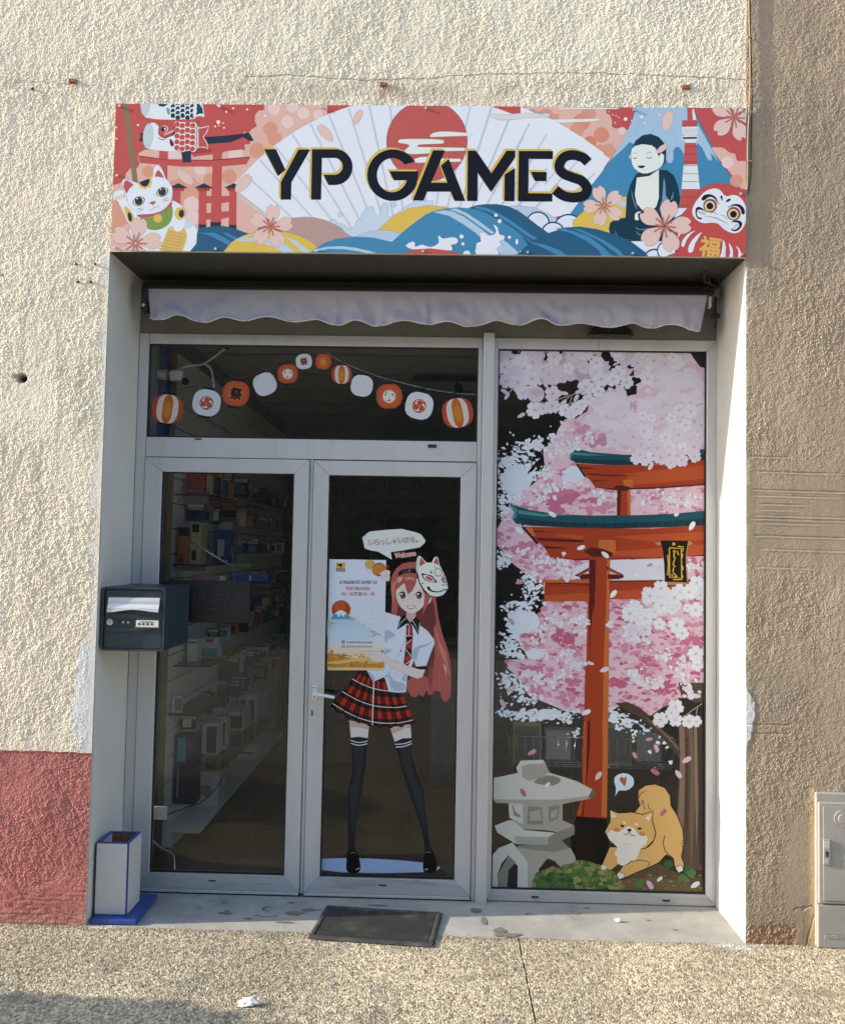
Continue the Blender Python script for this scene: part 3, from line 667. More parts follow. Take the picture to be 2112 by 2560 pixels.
# ------------------------------------------------------------------ awning under the soffit
aw = thing('awning', 'rolled grey awning with a scalloped canvas valance under the shop sign', 'awning', (1.5, 0.3, 2.9))
box('cassette', (0.066, 0.262, 3.052), (2.945, 0.395, 3.086), M['black_metal'], aw, 0.006)
box('front_profile', (0.085, 0.245, 3.042), (2.93, 0.2615, 3.062), M['black_metal'], aw, 0.003)
box('end_bracket', (0.064, 0.24, 2.925), (0.098, 0.30, 3.0515), M['black_metal'], aw, 0.006)
cyl('bolt', (0.081, 0.241, 2.955), (0, -1, 0), 0.008, 0.006, M['steel'], aw, 12)
box('end_plate', (2.912, 0.255, 2.985), (2.926, 0.29, 3.0415), M['alu'], aw, 0.002)
cyl('motor_drum', (2.93, 0.34, 3.075), (1, 0, 0), 0.040, 0.055, M['strip'], aw, 24)
def valance():
    nx, nz = 260, 22; V = []; F = []; x0, x1 = 0.097, 2.906
    sc_w = (x1-x0)/12.4
    def bot(x):
        u = (x-x0)/sc_w; return 2.886 + (0.0105+0.004*math.sin(u*1.7))*math.cos(2*math.pi*(u-0.72+0.06*math.sin(u*2.9))) + 0.007*math.sin(u*0.9) + 0.004*math.sin(u*2.3+1)
    rows = []
    for j in range(nz+1):
        t = j/nz
        for i in range(nx+1):
            x = x0+(x1-x0)*i/nx; u = (x-x0)/sc_w
            z = 3.047*(1-t)+bot(x)*t
            n = float(perlin(np.array([u*1.1+0.35*t]), np.array([t*1.3]), 2)[0]); n2 = float(perlin(np.array([u*3.2-0.9*t]), np.array([t*2.0+4]), 6)[0])
            fold = max(0.0, math.cos(2*math.pi*(u-0.22)))**10
            y = 0.250 + t*(0.045*n+0.026*n2) - 0.012*t*t*math.cos(2*math.pi*(u-0.72)) - 0.014*fold*t**1.5
            xx = x + (0.020*t if x < 0.3 else 0)*(1-(x-x0)/0.3 if x < 0.3 else 0) - (0.035*t*(x-2.6)/0.3 if x > 2.6 else 0)
            V.append((xx, y, z))
    for j in range(nz):
        for i in range(nx): k = j*(nx+1)+i; F.append((k, k+1, k+nx+2, k+nx+1))
    o = pym('valance', V, F, M['cloth'], aw, smooth=True)
    sd = o.modifiers.new('thickness', 'SOLIDIFY'); sd.thickness = 0.0015
    hem = [Vector(V[nz*(nx+1)+i])+Vector((0, 0, 0.001)) for i in range(0, nx+1, 2)]
    tv, tf = tube_pts(hem, 0.0028, 6); pym('hem', tv, tf, M['hem'], o, smooth=True)
    seam = [Vector(V[j*(nx+1)+131])+Vector((0, -0.0022, 0)) for j in range(nz+1)]
    tv, tf = tube_pts(seam, 0.0012, 5); pym('seam', tv, tf, M['cloth'], o, smooth=True)
valance()
for k, pts in enumerate([[(2.955, 0.36, 3.10), (2.962, 0.30, 3.04), (2.945, 0.28, 2.96), (2.925, 0.27, 2.935), (2.955, 0.262, 2.93), (2.972, 0.28, 2.95), (2.962, 0.30, 2.965), (2.945, 0.29, 2.95)], [(2.975, 0.37, 3.13), (2.980, 0.36, 3.02), (2.978, 0.35, 2.94), (2.976, 0.35, 2.905)]]):
    tube('cable', pts, 0.005, M['cable_black'], aw, 8)
cb = thing('cable_bundle', 'dark knot of cables hanging in the recess corner beside the awning end', 'cable', (2.9, 0.3, 3.0))
for k in range(5):
    rr = random.Random(k); x = 2.895+0.018*k
    tube('cable', [(x-0.03, 0.16+0.03*k, 3.137), (x-0.045+0.02*rr.random(), 0.19+0.02*k, 3.112), (x-0.01, 0.22+0.015*k, 3.098), (x+0.012, 0.27+0.015*k, 3.112), (x+0.01, 0.33, 3.132)], 0.006, M['cable_black'], cb, 7)
# small black sensor on the head wall
se = thing('door_sensor', 'black plastic sensor on the head wall below the valance', 'sensor', (2.45, 0.39, 2.87))
prism('sensor_body', [(2.350, 2.872), (2.556, 2.874), (2.556, 2.890), (2.535, 2.910), (2.500, 2.926), (2.405, 2.926), (2.362, 2.905), (2.350, 2.890)], 0.358, 0.408, M['black_plastic'], se, 0.004)
box('sensor_lens', (2.336, 0.352, 2.862), (2.566, 0.40, 2.8745), M['black_plastic'], se, 0.004)
prism('sensor_cap', [(2.40, 2.9262), (2.50, 2.9262), (2.485, 2.938), (2.408, 2.938)], 0.372, 0.405, M['black_plastic'], se, 0.002)
# ------------------------------------------------------------------ printed sign
sign = thing('shop_sign', 'wide printed shop sign reading YP GAMES with Japanese motifs above the recess', 'sign', (1.5, -0.02, 3.136))
SR = (0.0100, 2.9955, 3.1407, 3.8540); SY = -0.017
box('panel', (SR[0], SY, SR[2]), (SR[1], SY+0.004, SR[3]), M['white_metal'], sign, 0.0005)
for x in (0.2, 1.0, 2.0, 2.8): box('mounting_batten', (x-0.02, SY+0.0045, SR[2]+0.02), (x+0.02, -0.001, SR[3]-0.02), M['alu'], sign, 0)
S = Art([(286.8, 258.3), (1864.3, 268.8), (279.2, 627.7), (1863.7, 640.4)], SR, SY-0.0002, 0.86)
VA = (270, 240, .30530); VB = (620, 240, .30530); VC = (980, 240, .30530); VD = (1400, 240, .28802); VK = (285, 250, .14977); VN = (280, 440, .14977); VDa = (1700, 450, .10369)
RED = '#c15552'; PINK = '#dfb5a9'; PINKD = '#d99a84'; PINKL = '#e6cbc8'; NAVY = '#161a2a'; DBL = '#2b5e80'; MBL = '#4489b3'; LBL = '#b2cbe2'; WHT = '#e3e8f3'; YEL = '#dcbd58'; OUT = '#5e7f9c'; TEAL = '#17384a'; CRM = '#e3eae6'
bgk = 'background_print'
S.view(0, 0, 1); S.p(bgk, RED, '250,230 1900,230 1900,680 250,680')
# left blossom cloud and the fan
S.view(*VA)
S.p(bgk, PINK, '1280,40 1280,112 1235,118 1208,150 1204,200 1222,245 1185,268 1155,300 1165,360 1120,400 1130,440 1000,440 930,470 700,500 690,480 640,460 500,440 300,440 250,470 240,500 260,560 230,600 180,595 145,640 140,690 90,720 40,735 20,1300 1100,1300 1300,1000 1800,400 1800,40', 0)
for x, y, r, c in [(1335, 270, 60, PINKD), (1370, 350, 60, PINKD), (1225, 445, 65, PINKD), (330, 620, 50, PINKD), (840, 690, 55, PINKD), (640, 800, 140, '#d9a18c'), (100, 960, 110, PINKD), (60, 1080, 70, PINKD), (1360, 100, 52, PINKL), (1475, 210, 52, PINKL), (1605, 140, 50, PINKL), (1515, 85, 50, PINKL), (1725, 150, 40, PINKL), (760, 600, 50, PINKL), (550, 480, 55, PINKL), (690, 890, 65, PINKL), (700, 1000, 60, PINKL), (1050, 480, 60, PINKL), (1000, 660, 60, PINKD), (560, 760, 70, PINKD)]:
    S.c(bgk, c, x, y, r)
S.view(*VB)
fan = [(1420+1955*math.sin(R(a)), 1950-1955*math.cos(R(a))) for a in np.arange(-52, 47.01, 1.5)]
S.p('fan_print', WHT, [(1420, 1950)]+fan, line='#c9cbd6', lw=4)
for a in [k*5+2.3 for k in range(-11, 9)]:
    S.l('fan_print', '#c3cbdc', 15, [(1420+1945*math.sin(R(a)), 1950-1945*math.cos(R(a))), (1420+700*math.sin(R(a)), 1950-700*math.cos(R(a)))])
S.c('sun_print', '#bf5c57', 1474, 367, 331, n=72, line='#9a6668', lw=4)
S.view(*VC)
S.p('sun_print', CRM, '320,324 350,300 440,288 640,302 664,314 650,323 480,328 340,333', 4, '#a7aeb2', 2)
S.p('sun_print', CRM, '60,372 90,352 300,350 420,358 432,374 415,388 250,394 222,404 240,416 590,422 606,434 598,446 440,450 300,468 170,474 110,452 140,420 150,400 110,388 75,384', 3, '#a7aeb2', 2)
S.p('sun_print', CRM, '190,520 240,500 330,496 420,510 560,512 574,524 560,536 380,540 240,545 195,540', 3, '#a7aeb2', 2)
# right sky
S.p(bgk, PINK, '1090,60 1100,100 1240,160 1385,225 1560,330 1760,470 1760,60')
for x, y, r, c in [(1270, 160, 60, PINKD), (1370, 210, 68, PINKD), (1615, 140, 60, PINKD), (1500, 240, 70, '#d78f7b'), (1600, 320, 60, '#d78f7b'), (1690, 280, 60, PINKD), (1620, 380, 58, '#d3846f'), (1700, 430, 55, PINKD), (1300, 210, 50, PINKD)]:
    S.c(bgk, c, x, y, r, line='#c9937f', lw=2)
S.view(*VD)
S.p(bgk, PINK, '0,90 385,90 390,140 440,160 460,210 455,260 490,280 540,268 590,290 590,330 440,550 0,250')
for x, y, r, c in [(255, 150, 62, PINKD), (195, 220, 72, '#d78f7b'), (365, 335, 66, '#d78f7b'), (265, 400, 56, '#d3846f'), (430, 470, 58, PINKD), (350, 470, 50, PINKD), (150, 300, 60, PINKD), (545, 300, 34, PINKL)]:
    S.c(bgk, c, x, y, r, line='#c9937f', lw=2)
S.view(*VC); S.p('fan_print', WHT, '1060,80 1100,100 1240,160 1385,226 1560,333 1740,462 1740,760 1380,760 1060,300')
for a in [k*5+2.3 for k in range(3, 9)]:
    S.l('fan_print', '#c3cbdc', 15, [(241+1945*math.sin(R(a)), 1950-1945*math.cos(R(a))), (241+1300*math.sin(R(a)), 1950-1300*math.cos(R(a)))])
S.p('cloud_print', '#d3dad8', '815,158 835,142 900,150 1100,137 1285,140 1300,155 1270,172 1120,176 930,194 850,184', 4, '#a0a8aa', 2.5)
S.p('cloud_print', '#dfe6e6', '1300,200 1330,188 1500,184 1690,182 1700,196 1640,206 1400,216 1330,220', 4, '#a0a8aa', 2.5)
S.view(*VD)
S.p('fan_print', WHT, '-100,180 0,238 180,345 330,455 440,545 300,750 100,1020 -100,1060')
for a in (39.8, 42.3, 47.3):
    S.l('fan_print', '#c3cbdc', 15, [(-1208+2062*math.sin(R(a)), 2067-2062*math.cos(R(a))), (-1208+1700*math.sin(R(a)), 2067-1700*math.cos(R(a)))])
S.p('cloud_print', '#e3e6e8', '0,98 530,98 500,110 0,108')
for x, y, r in [(432, 132, 6), (465, 158, 6), (492, 167, 6), (517, 181, 6), (575, 196, 17), (483, 228, 7), (628, 210, 7)]: S.c(bgk, '#ece3e2', x, y, r, n=12)
# mountain
mt = 'mountain_print'
S.p(mt, MBL, '672,60 640,190 560,370 430,580 280,775 90,1030 200,1300 1640,1300 1640,890 1615,858 1390,570 1160,118 1100,60', line=OUT, lw=3)
S.p(mt, '#a6c3de', '672,60 640,190 560,370 425,585 470,530 560,450 610,395 640,410 660,450 600,520 610,545 700,470 830,470 920,545 945,575 970,578 988,545 985,470 1010,438 1040,440 1060,470 1085,520 1180,430 1200,405 1240,450 1280,540 1305,558 1320,540 1305,490 1340,520 1378,572 1190,220 1150,110 1100,60', 0, '#8fb0cd', 2)
for a in [((700, 200), (660, 330)), ((985, 290), (1010, 400)), ((1225, 560), (1265, 660)), ((480, 640), (420, 740)), ((820, 260), (800, 330))]: S.l(mt, '#6f9cc0', 2, a)
for x, y, r in [(713, 176, 14), (741, 228, 8), (870, 156, 7)]: S.c(mt, '#dfe8f2', x, y, r, n=14)
S.p(bgk, PINK, '1322,462 1370,442 1420,448 1470,485 1520,500 1535,555 1575,560 1640,590 1640,880 1500,690', 3)
S.c(bgk, PINKL, 1455, 570, 52); S.c(bgk, PINKD, 1530, 730, 55)
# tower
tw = 'tower_print'
S.p(tw, RED, '1103,60 1148,60 1160,205 1108,205'); S.p(tw, '#dfe3ea', '1150,110 1165,110 1185,200 1155,205')
S.p(tw, RED, '1062,207 1190,203 1196,260 1062,262'); S.p(tw, '#dde4e8', '1062,266 1196,262 1200,322 1062,324'); S.p(tw, '#cdd6dc', '1075,324 1190,322 1185,345 1085,346'); S.p(tw, '#e3e8ec', '1064,346 1196,344 1196,376 1064,380')
S.p(tw, '#33496a', '1068,352 1190,350 1190,368 1068,370'); S.p(tw, '#dfe3e8', '1090,378 1180,378 1184,402 1086,402')
S.p(tw, RED, '1085,402 1183,402 1195,590 1075,592'); S.p(tw, '#dfe5ea', '1075,592 1195,590 1216,805 1058,805'); S.p(tw, RED, '1058,805 1216,805 1240,968 1040,968')
S.p(tw, '#dfe3ea', '1000,968 1105,968 1060,1020 1000,1050')
for y, x0, x1 in [(435, 1082, 1186), (500, 1079, 1190), (568, 1076, 1194), (600, 1074, 1196), (670, 1070, 1202), (738, 1064, 1210), (805, 1058, 1216), (872, 1050, 1170), (942, 1044, 1150)]: S.l(tw, '#5d2732', 4, [(x0, y), (x1, y)])
for y in (222, 236, 250, 284, 298, 312): S.l(tw, '#8e4650' if y < 262 else '#8d97a0', 3, [(1064, y), (1194, y-2)])
# waves at the bottom
wv = 'wave_print'
S.view(*VA)
S.p(wv, DBL, '640,1320 660,1275 740,1118 830,1076 940,1064 1040,1085 1170,1132 1100,1180 1000,1240 950,1320', line=OUT, lw=2)
S.p(wv, MBL, '742,1112 800,1102 900,1130 980,1170 1045,1215 1000,1228 890,1165 800,1130 735,1128'); S.p(wv, MBL, '850,1075 900,1085 1000,1130 1085,1175 1060,1185 950,1125 860,1088')
S.view(*VB)
S.p(wv, '#b79993', '300,1020 380,1000 480,990 560,996 640,1015 720,1050 800,1095 890,1158 700,1250 560,1320 300,1200', 0, '#8f8389', 2)
S.p(wv, '#c6d7e8', '680,1030 705,1008 730,1016 745,1045 800,1048 835,1085 885,1072 900,1022 940,1012 945,962 1000,910 1040,910 1052,955 1090,990 1104,900 1140,872 1163,905 1160,985 1225,965 1290,915 1370,868 1480,857 1530,890 1250,1160 880,1158 780,1080', 2, '#7f9cba', 3)
S.c(wv, '#c6d7e8', 769, 973, 19, line='#7f9cba', lw=3); S.c(wv, '#c6d7e8', 1206, 890, 21, line='#7f9cba', lw=3)
S.p(wv, YEL, '1080,1095 1200,985 1330,918 1480,895 1640,905 1660,960 1500,1130 1280,1160', 0, '#8a8f70', 2)
S.p(wv, LBL, '880,1156 1000,1110 1090,1097 1180,1102 1280,1132 1200,1215 900,1200', 0, OUT, 2)
S.view(*VA); S.p(wv, YEL, '940,1300 1030,1195 1110,1150 1200,1120 1330,1108 1460,1115 1570,1140 1660,1185 1760,1260 1740,1310', 0, '#8a8f70', 2)
S.p(wv, '#b9cfe4', '1060,1175 1200,1135 1130,1170 1060,1190'); S.p(wv, '#b9cfe4', '1060,1190 1200,1160 1380,1175 1500,1240 1580,1310 1480,1310 1380,1240 1250,1195'); S.p(wv, '#b9cfe4', '1460,1150 1560,1190 1660,1270 1690,1310 1640,1310 1560,1230')
S.view(*VB); S.p(wv, MBL, '480,1320 560,1255 640,1205 740,1170 890,1152 1040,1160 1180,1192 1300,1238 1400,1275 1300,1330', 0, OUT, 2)
S.p(wv, LBL, '545,1262 660,1236 780,1230 900,1243 1010,1268 1100,1295 1060,1310 940,1275 800,1254 680,1252 560,1278')
S.view(*VC)
S.p(wv, '#b7cbe2', '930,905 1050,892 1180,910 1290,960 1380,1010 1300,1130 1100,1050', 0, OUT, 2)
for x, y, r in [(1205, 1040, 98), (1455, 1085, 124), (1330, 1125, 100)]:
    S.c(wv, '#213d58', x, y, r, n=40); S.c(wv, '#dfe7f6', x, y, r-12, n=40)
    for q in (0.72, 0.52, 0.32): S.c(wv, '#c9d3e4', x, y+8, r*q, n=30); S.c(wv, '#dfe7f6', x, y+8, r*q-5, n=30)
S.p(wv, MBL, '-30,1230 20,1190 90,1125 180,1050 290,970 360,940 450,920 560,911 660,920 780,948 900,1000 1010,1080 1080,1150 1160,1262 1160,1330 -30,1330', 0, OUT, 2)
S.p(wv, DBL, '640,915 700,895 770,885 870,884 960,900 1040,935 1110,985 1200,1055 1310,1132 1200,1330 1160,1262 1080,1150 1010,1080 900,1000 780,948', 0, '#234b68', 2)
S.p(wv, MBL, '700,902 770,910 860,945 960,1000 1060,1070 1150,1130 1230,1178 1210,1195 1130,1150 1020,1075 910,1000 800,945 690,915'); S.p(wv, '#3a789f', '660,918 760,940 880,1000 980,1065 1060,1110 1150,1180 1190,1200 1170,1215 1080,1150 1000,1080 900,1010 780,955')
S.p(wv, LBL, '350,950 430,935 500,940 600,985 700,1055 800,1130 900,1200 1040,1290 1020,1320 940,1320 900,1290 800,1210 700,1120 600,1050 480,980'); S.p(wv, LBL, '480,925 540,920 620,955 720,1020 850,1115 830,1130 700,1040 600,970'); S.p(wv, LBL, '900,1160 960,1200 1060,1290 1020,1290 890,1185')
S.p(wv, WHT, '125,1225 180,1190 205,1205 205,1235 260,1215 330,1235 395,1203 390,1155 405,1140 430,1165 520,1153 558,1182 535,1212 497,1220 505,1265 300,1252 190,1257', 2, '#3c6d92', 2)
S.p(wv, WHT, '712,1330 705,1205 742,1190 730,1122 770,1115 800,1138 850,1130 862,1095 840,1050 878,1072 893,1130 932,1140 930,1172 890,1185 915,1218 870,1245 892,1330', 2, '#3c6d92', 2)
S.p(wv, WHT, '596,1285 625,1262 655,1280 660,1330 610,1330', 2)
for x, y, r in [(863, 974, 15), (893, 1023, 17), (583, 1149, 18), (595, 1209, 14), (974, 1153, 14), (1035, 1190, 14), (1067, 1271, 9)]: S.c(wv, WHT, x, y, r if x != 1035 else 12, r if x != 1035 else 24, line='#3c6d92', lw=1.5)
S.p(wv, MBL, '960,1330 1060,1280 1160,1262 1290,1268 1420,1315 1300,1340', 0, OUT, 2); S.p(wv, LBL, '1080,1275 1190,1290 1250,1315 1180,1315')
S.p(wv, '#c65647', '20,1330 110,1285 210,1255 330,1247 450,1262 560,1285 650,1325', 0, '#8d4740', 2)
# right end: yellow hill, seated statue, right wave
S.view(*VD)
S.p(wv, YEL, '120,1080 210,1000 330,930 440,880 580,868 640,1000 600,1330 120,1330', 0, '#8a8f70', 2); S.p(wv, '#b9cfe4', '500,890 580,905 580,960 470,930')
S.p(wv, '#dfe7f6', '620,1255 1000,1255 1000,1420 700,1420'); S.c(wv, '#213d58', 830, 1430, 112, n=40); S.c(wv, '#dfe7f6', 830, 1430, 99, n=40); S.c(wv, '#213d58', 930, 1335, 85, n=40); S.c(wv, '#dfe7f6', 930, 1335, 74, n=40)
st = 'statue_print'
S.p(st, TEAL, '860,635 930,640 990,685 1025,770 1045,890 1030,968 1000,1010 960,1250 520,1252 455,1215 432,1150 445,1095 500,1062 576,1052 585,880 620,760 668,672 720,655', 0, '#0f2632', 2)
S.p(st, CRM, '672,705 780,690 862,632 862,880 840,955 795,998 720,985 672,930 655,850'); S.p(st, '#2a3d47', '680,668 740,668 830,650 780,690 672,705')
S.p(st, CRM, '625,482 645,430 720,412 800,418 845,445 862,500 880,488 905,505 908,555 880,610 800,656 720,668 650,622 626,555', 2)
S.p(st, TEAL, '628,455 660,385 720,338 790,324 860,350 905,400 926,470 922,560 884,618 905,560 908,510 882,490 860,522 836,452 800,424 720,414 655,430')
S.l(st, '#2a3238', 6, '640,532 655,540 672,532', 4); S.l(st, '#2a3238', 6, '752,528 778,536 802,524', 4); S.l(st, '#2a3238', 3, '640,494 660,488 672,502', 4); S.l(st, '#2a3238', 3, '750,498 772,484 802,488', 4)
S.p(st, '#1c1c22', '676,610 700,597 712,602 726,597 748,608 722,622 700,622')
S.p(st, '#7196b4', '905,700 918,760 922,860 950,900 900,930 860,1000 890,900'); S.p(st, '#6d8fab', '625,795 640,880 680,985 660,960 630,870'); S.p(st, '#6d8fab', '990,820 985,880 960,905 975,860'); S.p(st, '#5f829e', '652,1130 700,1150 800,1140 720,1160 680,1155'); S.p(st, '#5f829e', '655,1160 700,1195 760,1200 690,1205'); S.p(st, '#5f829e', '485,1150 500,1200 560,1235 640,1245 540,1240 490,1210')
S.p(st, CRM, '655,1050 660,1015 690,998 712,1003 680,1020 690,1070 660,1070', 2)
S.p(wv, DBL, '-420,1420 -380,1395 -230,1255 -100,1190 60,1138 180,1130 320,1150 480,1195 620,1256 740,1345 800,1420', 0, '#234b68', 2)
S.p(wv, MBL, '-30,1150 110,1188 250,1260 340,1330 400,1420 500,1420 390,1310 260,1215 120,1165 20,1140'); S.p(wv, MBL, '90,1135 200,1160 380,1240 520,1330 600,1420 560,1420 480,1345 330,1240 180,1170'); S.p(wv, MBL, '-250,1262 -120,1285 20,1340 120,1420 60,1420 -80,1340')
# round doll
dm = 'doll_print'
S.p(dm, '#c0514e', '1180,860 1225,805 1290,768 1380,753 1470,765 1550,800 1640,870 1640,1420 930,1420 960,1370 1040,1330 1000,1240 990,1150 1010,1070 1090,995 1130,930', 2, '#8f3f40', 3)
S.view(*VDa)
S.p(dm, WHT, '300,740 320,640 380,520 480,390 600,270 720,210 850,190 940,215 1010,275 1060,345 1150,375 1240,350 1330,350 1430,395 1520,500 1580,640 1590,800 1570,1010 1500,1150 1420,1230 1300,1262 1160,1225 1040,1150 950,1060 880,1020 760,1010 640,1022 520,1010 400,940 320,840', 3)
for ex, ey in ((728, 600), (1290, 795)):
    S.c(dm, '#a0494c', ex, ey, 166); S.c(dm, '#2b1218', ex-10, ey+10, 148); S.c(dm, '#dfc795', ex-10, ey+10, 130); S.c(dm, NAVY, ex-6, ey+12, 82)
S.p(dm, NAVY, '520,440 560,370 640,330 740,330 830,370 890,450 920,530 960,565 920,555 880,500 820,430 740,390 660,420 600,470 550,480', 3)
S.p(dm, NAVY, '1125,620 1180,630 1230,590 1320,560 1420,570 1510,630 1555,720 1550,790 1510,812 1475,790 1460,710 1410,640 1330,605 1250,615 1170,645', 3)
S.p(dm, NAVY, '375,760 385,680 430,635 500,640 570,690 630,780 560,720 490,700 430,710 410,760 420,840 460,880 540,900 510,930 460,925 400,870', 3)
S.p(dm, NAVY, '1230,995 1310,960 1410,955 1480,1000 1490,1060 1450,1140 1380,1200 1300,1215 1240,1190 1225,1150 1300,1180 1370,1150 1420,1090 1400,1020 1330,1000', 3)
for k in range(6): S.l(dm, NAVY, 6, [(420+k*28, 725+k*6), (480+k*30, 790+k*10)]); S.l(dm, NAVY, 6, [(1410-k*20, 1050+k*22), (1330-k*12, 1060+k*18)])
S.l(dm, NAVY, 16, '600,860 720,865 850,895 980,950 1100,1010 1185,1065', 4, True); S.l(dm, NAVY, 12, '705,805 760,772 830,770 880,795 915,825', 4, True); S.l(dm, NAVY, 12, '970,840 1030,835 1080,865 1120,910 1140,960', 4, True)
S.p(dm, NAVY, '970,400 990,355 1020,375 1025,490 990,440', 2); S.p(dm, NAVY, '1100,520 1130,460 1190,430 1220,445 1195,490', 2)
for k in range(4): S.l(dm, NAVY, 18, [(560+52*k, 975+4*k), (610+58*k, 925+6*k)], 0, True); S.l(dm, NAVY, 18, [(990+45*k, 1005+32*k), (1020+42*k, 1090+30*k)], 0, True)
for q in ('-50,1390 -30,1260 60,1180 195,1148 100,1210 20,1290', '35,1560 60,1440 160,1310 280,1230 385,1195 260,1300 170,1420 110,1580 70,1600', '195,1680 215,1560 300,1420 420,1300 540,1225 460,1360 370,1520 320,1700 260,1740 215,1720', '1025,1405 1080,1480 1105,1600 1090,1900 930,1900 990,1740 1020,1580', '1165,1480 1230,1560 1270,1660 1275,1900 1170,1900 1205,1700', '1335,1545 1420,1620 1465,1720 1440,1900 1390,1900 1405,1700'): S.p(dm, WHT, q, 0, '#6b5f86', 5)
S.text(dm, '#dcb262', '福', 455, 1820, 470, 500, 8, 16)
# blossoms, petals, dots, pole, streamers, gate and cat of the left end
S.view(*VA)
for x, y, r in [(898, 72, 9), (1025, 99, 9), (968, 128, 8), (1141, 108, 9), (1288, 160, 9), (903, 212, 16), (943, 220, 6), (878, 248, 8), (907, 240, 6), (951, 259, 8), (1120, 300, 6), (240, 237, 9), (59, 257, 8), (63, 350, 8)]: S.c(bgk, '#f0e2df', x, y, r, n=14)
S.p('pole_print', '#8a7655', '105,40 152,40 248,715 205,715')
gt = 'gate_print'
S.p(gt, '#2a3043', '245,370 265,340 258,300 300,308 300,372'); S.p(gt, '#2a3043', '780,335 960,325 1160,300 1198,365 1160,370 1110,340 1000,380 790,395')
S.p(gt, RED, '700,400 1000,385 1110,335 1170,375 1165,395 1095,400 1085,440 940,455 690,470'); S.p(gt, '#a8413f', '690,430 850,425 850,460 690,475')
S.p(gt, RED, '418,450 490,450 490,1100 430,1100'); S.p(gt, RED, '862,460 938,455 938,1050 850,1050')
S.p(gt, RED, '240,490 490,522 860,525 1170,498 1140,560 900,580 600,580 262,550'); S.l(gt, '#8f3a3c', 8, '240,492 490,524 860,527 1168,500')
S.p(gt, '#2a3043', '600,458 682,450 684,545 615,546')
for x0, x1, xc in ((535, 600, 570), (750, 815, 790), (1000, 1062, 1035)): S.p(gt, RED, [(x0, 770), (x1, 770), (x1, 1080), (x0, 1080)])
for cx in (580, 790, 1037):
    S.p(gt, '#a8413f', [(cx-60, 755), (cx+55, 755), (cx+45, 780), (cx-48, 780)]); S.p(gt, '#2a3043', [(cx-82, 755), (cx, 716), (cx+85, 757)])
S.p(gt, RED, '810,820 890,820 890,880 810,880'); S.p(gt, RED, '938,820 1005,820 1005,870 938,880'); S.p(gt, RED, '810,960 890,960 885,1015 810,1015'); S.p(gt, RED, '938,950 1005,945 1005,995 938,1010')
S.p(gt, '#2a3043', '750,1055 815,1055 815,1090 750,1090'); S.p(gt, '#2a3043', '848,1035 935,1035 935,1075 848,1075'); S.p(gt, '#2a3043', '1000,1058 1064,1058 1064,1090 1000,1090')
S.view(*VA); S.p(wv, DBL, '750,1085 830,1076 940,1064 1064,1092 1064,1130 900,1120 745,1125')
S.view(*VK)
kb = 'carp_streamer_print'
S.p(kb, '#e4eaf0', '415,20 600,20 1460,20 1480,100 1500,210 1505,285 1440,262 1330,285 1150,318 950,328 700,318 520,290 450,215', 0, '#b9c6d2', 4)
S.p(kb, '#c4d0d8', '415,20 590,20 580,140 545,240 505,285 450,215', 0, '#a0aeb8', 3)
S.p(kb, TEAL, '690,20 950,20 880,70 820,110 740,95'); S.p(kb, '#6b9fb0', '865,130 900,130 945,190 905,245 875,205', 2)
S.p(kb, '#1d4358', '1350,20 1420,60 1470,130 1490,230 1440,222 1350,250 1330,150 1370,110')
for i in range(5):
    for j in range(4): S.c(kb, '#e8eef2', 985+82*i, 30+75*j+(35 if i % 2 else 0), 66 if j < 3 else 60, n=18); S.c(kb, '#1d3c50', 978+82*i, 32+75*j+(35 if i % 2 else 0), 42, n=18)
S.p(kb, '#e4eaf0', '1330,60 1360,120 1340,180 1370,240 1320,290 1310,200')
S.p(kb, RED, '940,-30 1460,-30 1460,45 940,50') if False else None
S.p(kb, '#e4eaf0', '490,520 530,430 600,385 680,378 730,420 1040,380 1400,420 1420,650 1420,800 1240,850 1000,862 800,850 560,815 500,740 475,620', 2, '#b9c6d2', 4)
S.c(kb, '#c4d0d8', 562, 600, 84, 208, 4, line='#98a6b0', lw=4)
S.p(kb, '#5d2733', '660,370 720,400 740,460 735,560 780,620 860,645 900,620 990,590 1030,540 1040,440 1015,355 860,350', 2); S.p(kb, '#c1534f', '672,372 735,405 752,470 748,560 790,612 855,632 890,605 975,570 985,470 1010,455 1030,400 1012,352 860,345', 2)
S.c(kb, '#efe6e4', 840, 485, 58); S.c(kb, '#15181f', 832, 487, 50); S.c(kb, '#e6ecf0', 838, 488, 26); S.c(kb, '#15181f', 828, 492, 18)
for k in range(6): S.l(kb, '#f0ded6', 14, [(845+25*k, 590-12*k), (855+28*k, 560-12*k)])
S.l(kb, '#1b2430', 12, '735,630 780,660 850,665', 4); S.p(kb, '#5d2733', '925,660 955,660 1005,740 965,780 935,740', 2)
S.p(kb, '#c1534f', '1400,470 1470,462 1580,432 1560,520 1490,612 1555,720 1572,822 1500,785 1410,795', 0, '#f0e6e6', 14)
for k in range(3): S.l(kb, '#7c2c33', 10, [(1420, 480+75*k), (1520, 482+70*k)], 0, True)
for i in range(4):
    for j in range(5): S.c(kb, '#2a2f3e', 1068+88*i, 402+98*j+(20 if i % 2 else 0), 62, n=20); S.c(kb, '#f2e6e2', 1062+88*i, 402+98*j+(20 if i % 2 else 0), 58, n=20); S.c(kb, '#c1534f', 1050+88*i, 406+98*j+(20 if i % 2 else 0), 44, n=20)
S.p(kb, RED, '1030,325 1420,325 1400,380 1300,372 1200,365 1060,362 1020,345')
S.view(*VN)
ct = 'cat_print'; CW = '#e3eaf4'
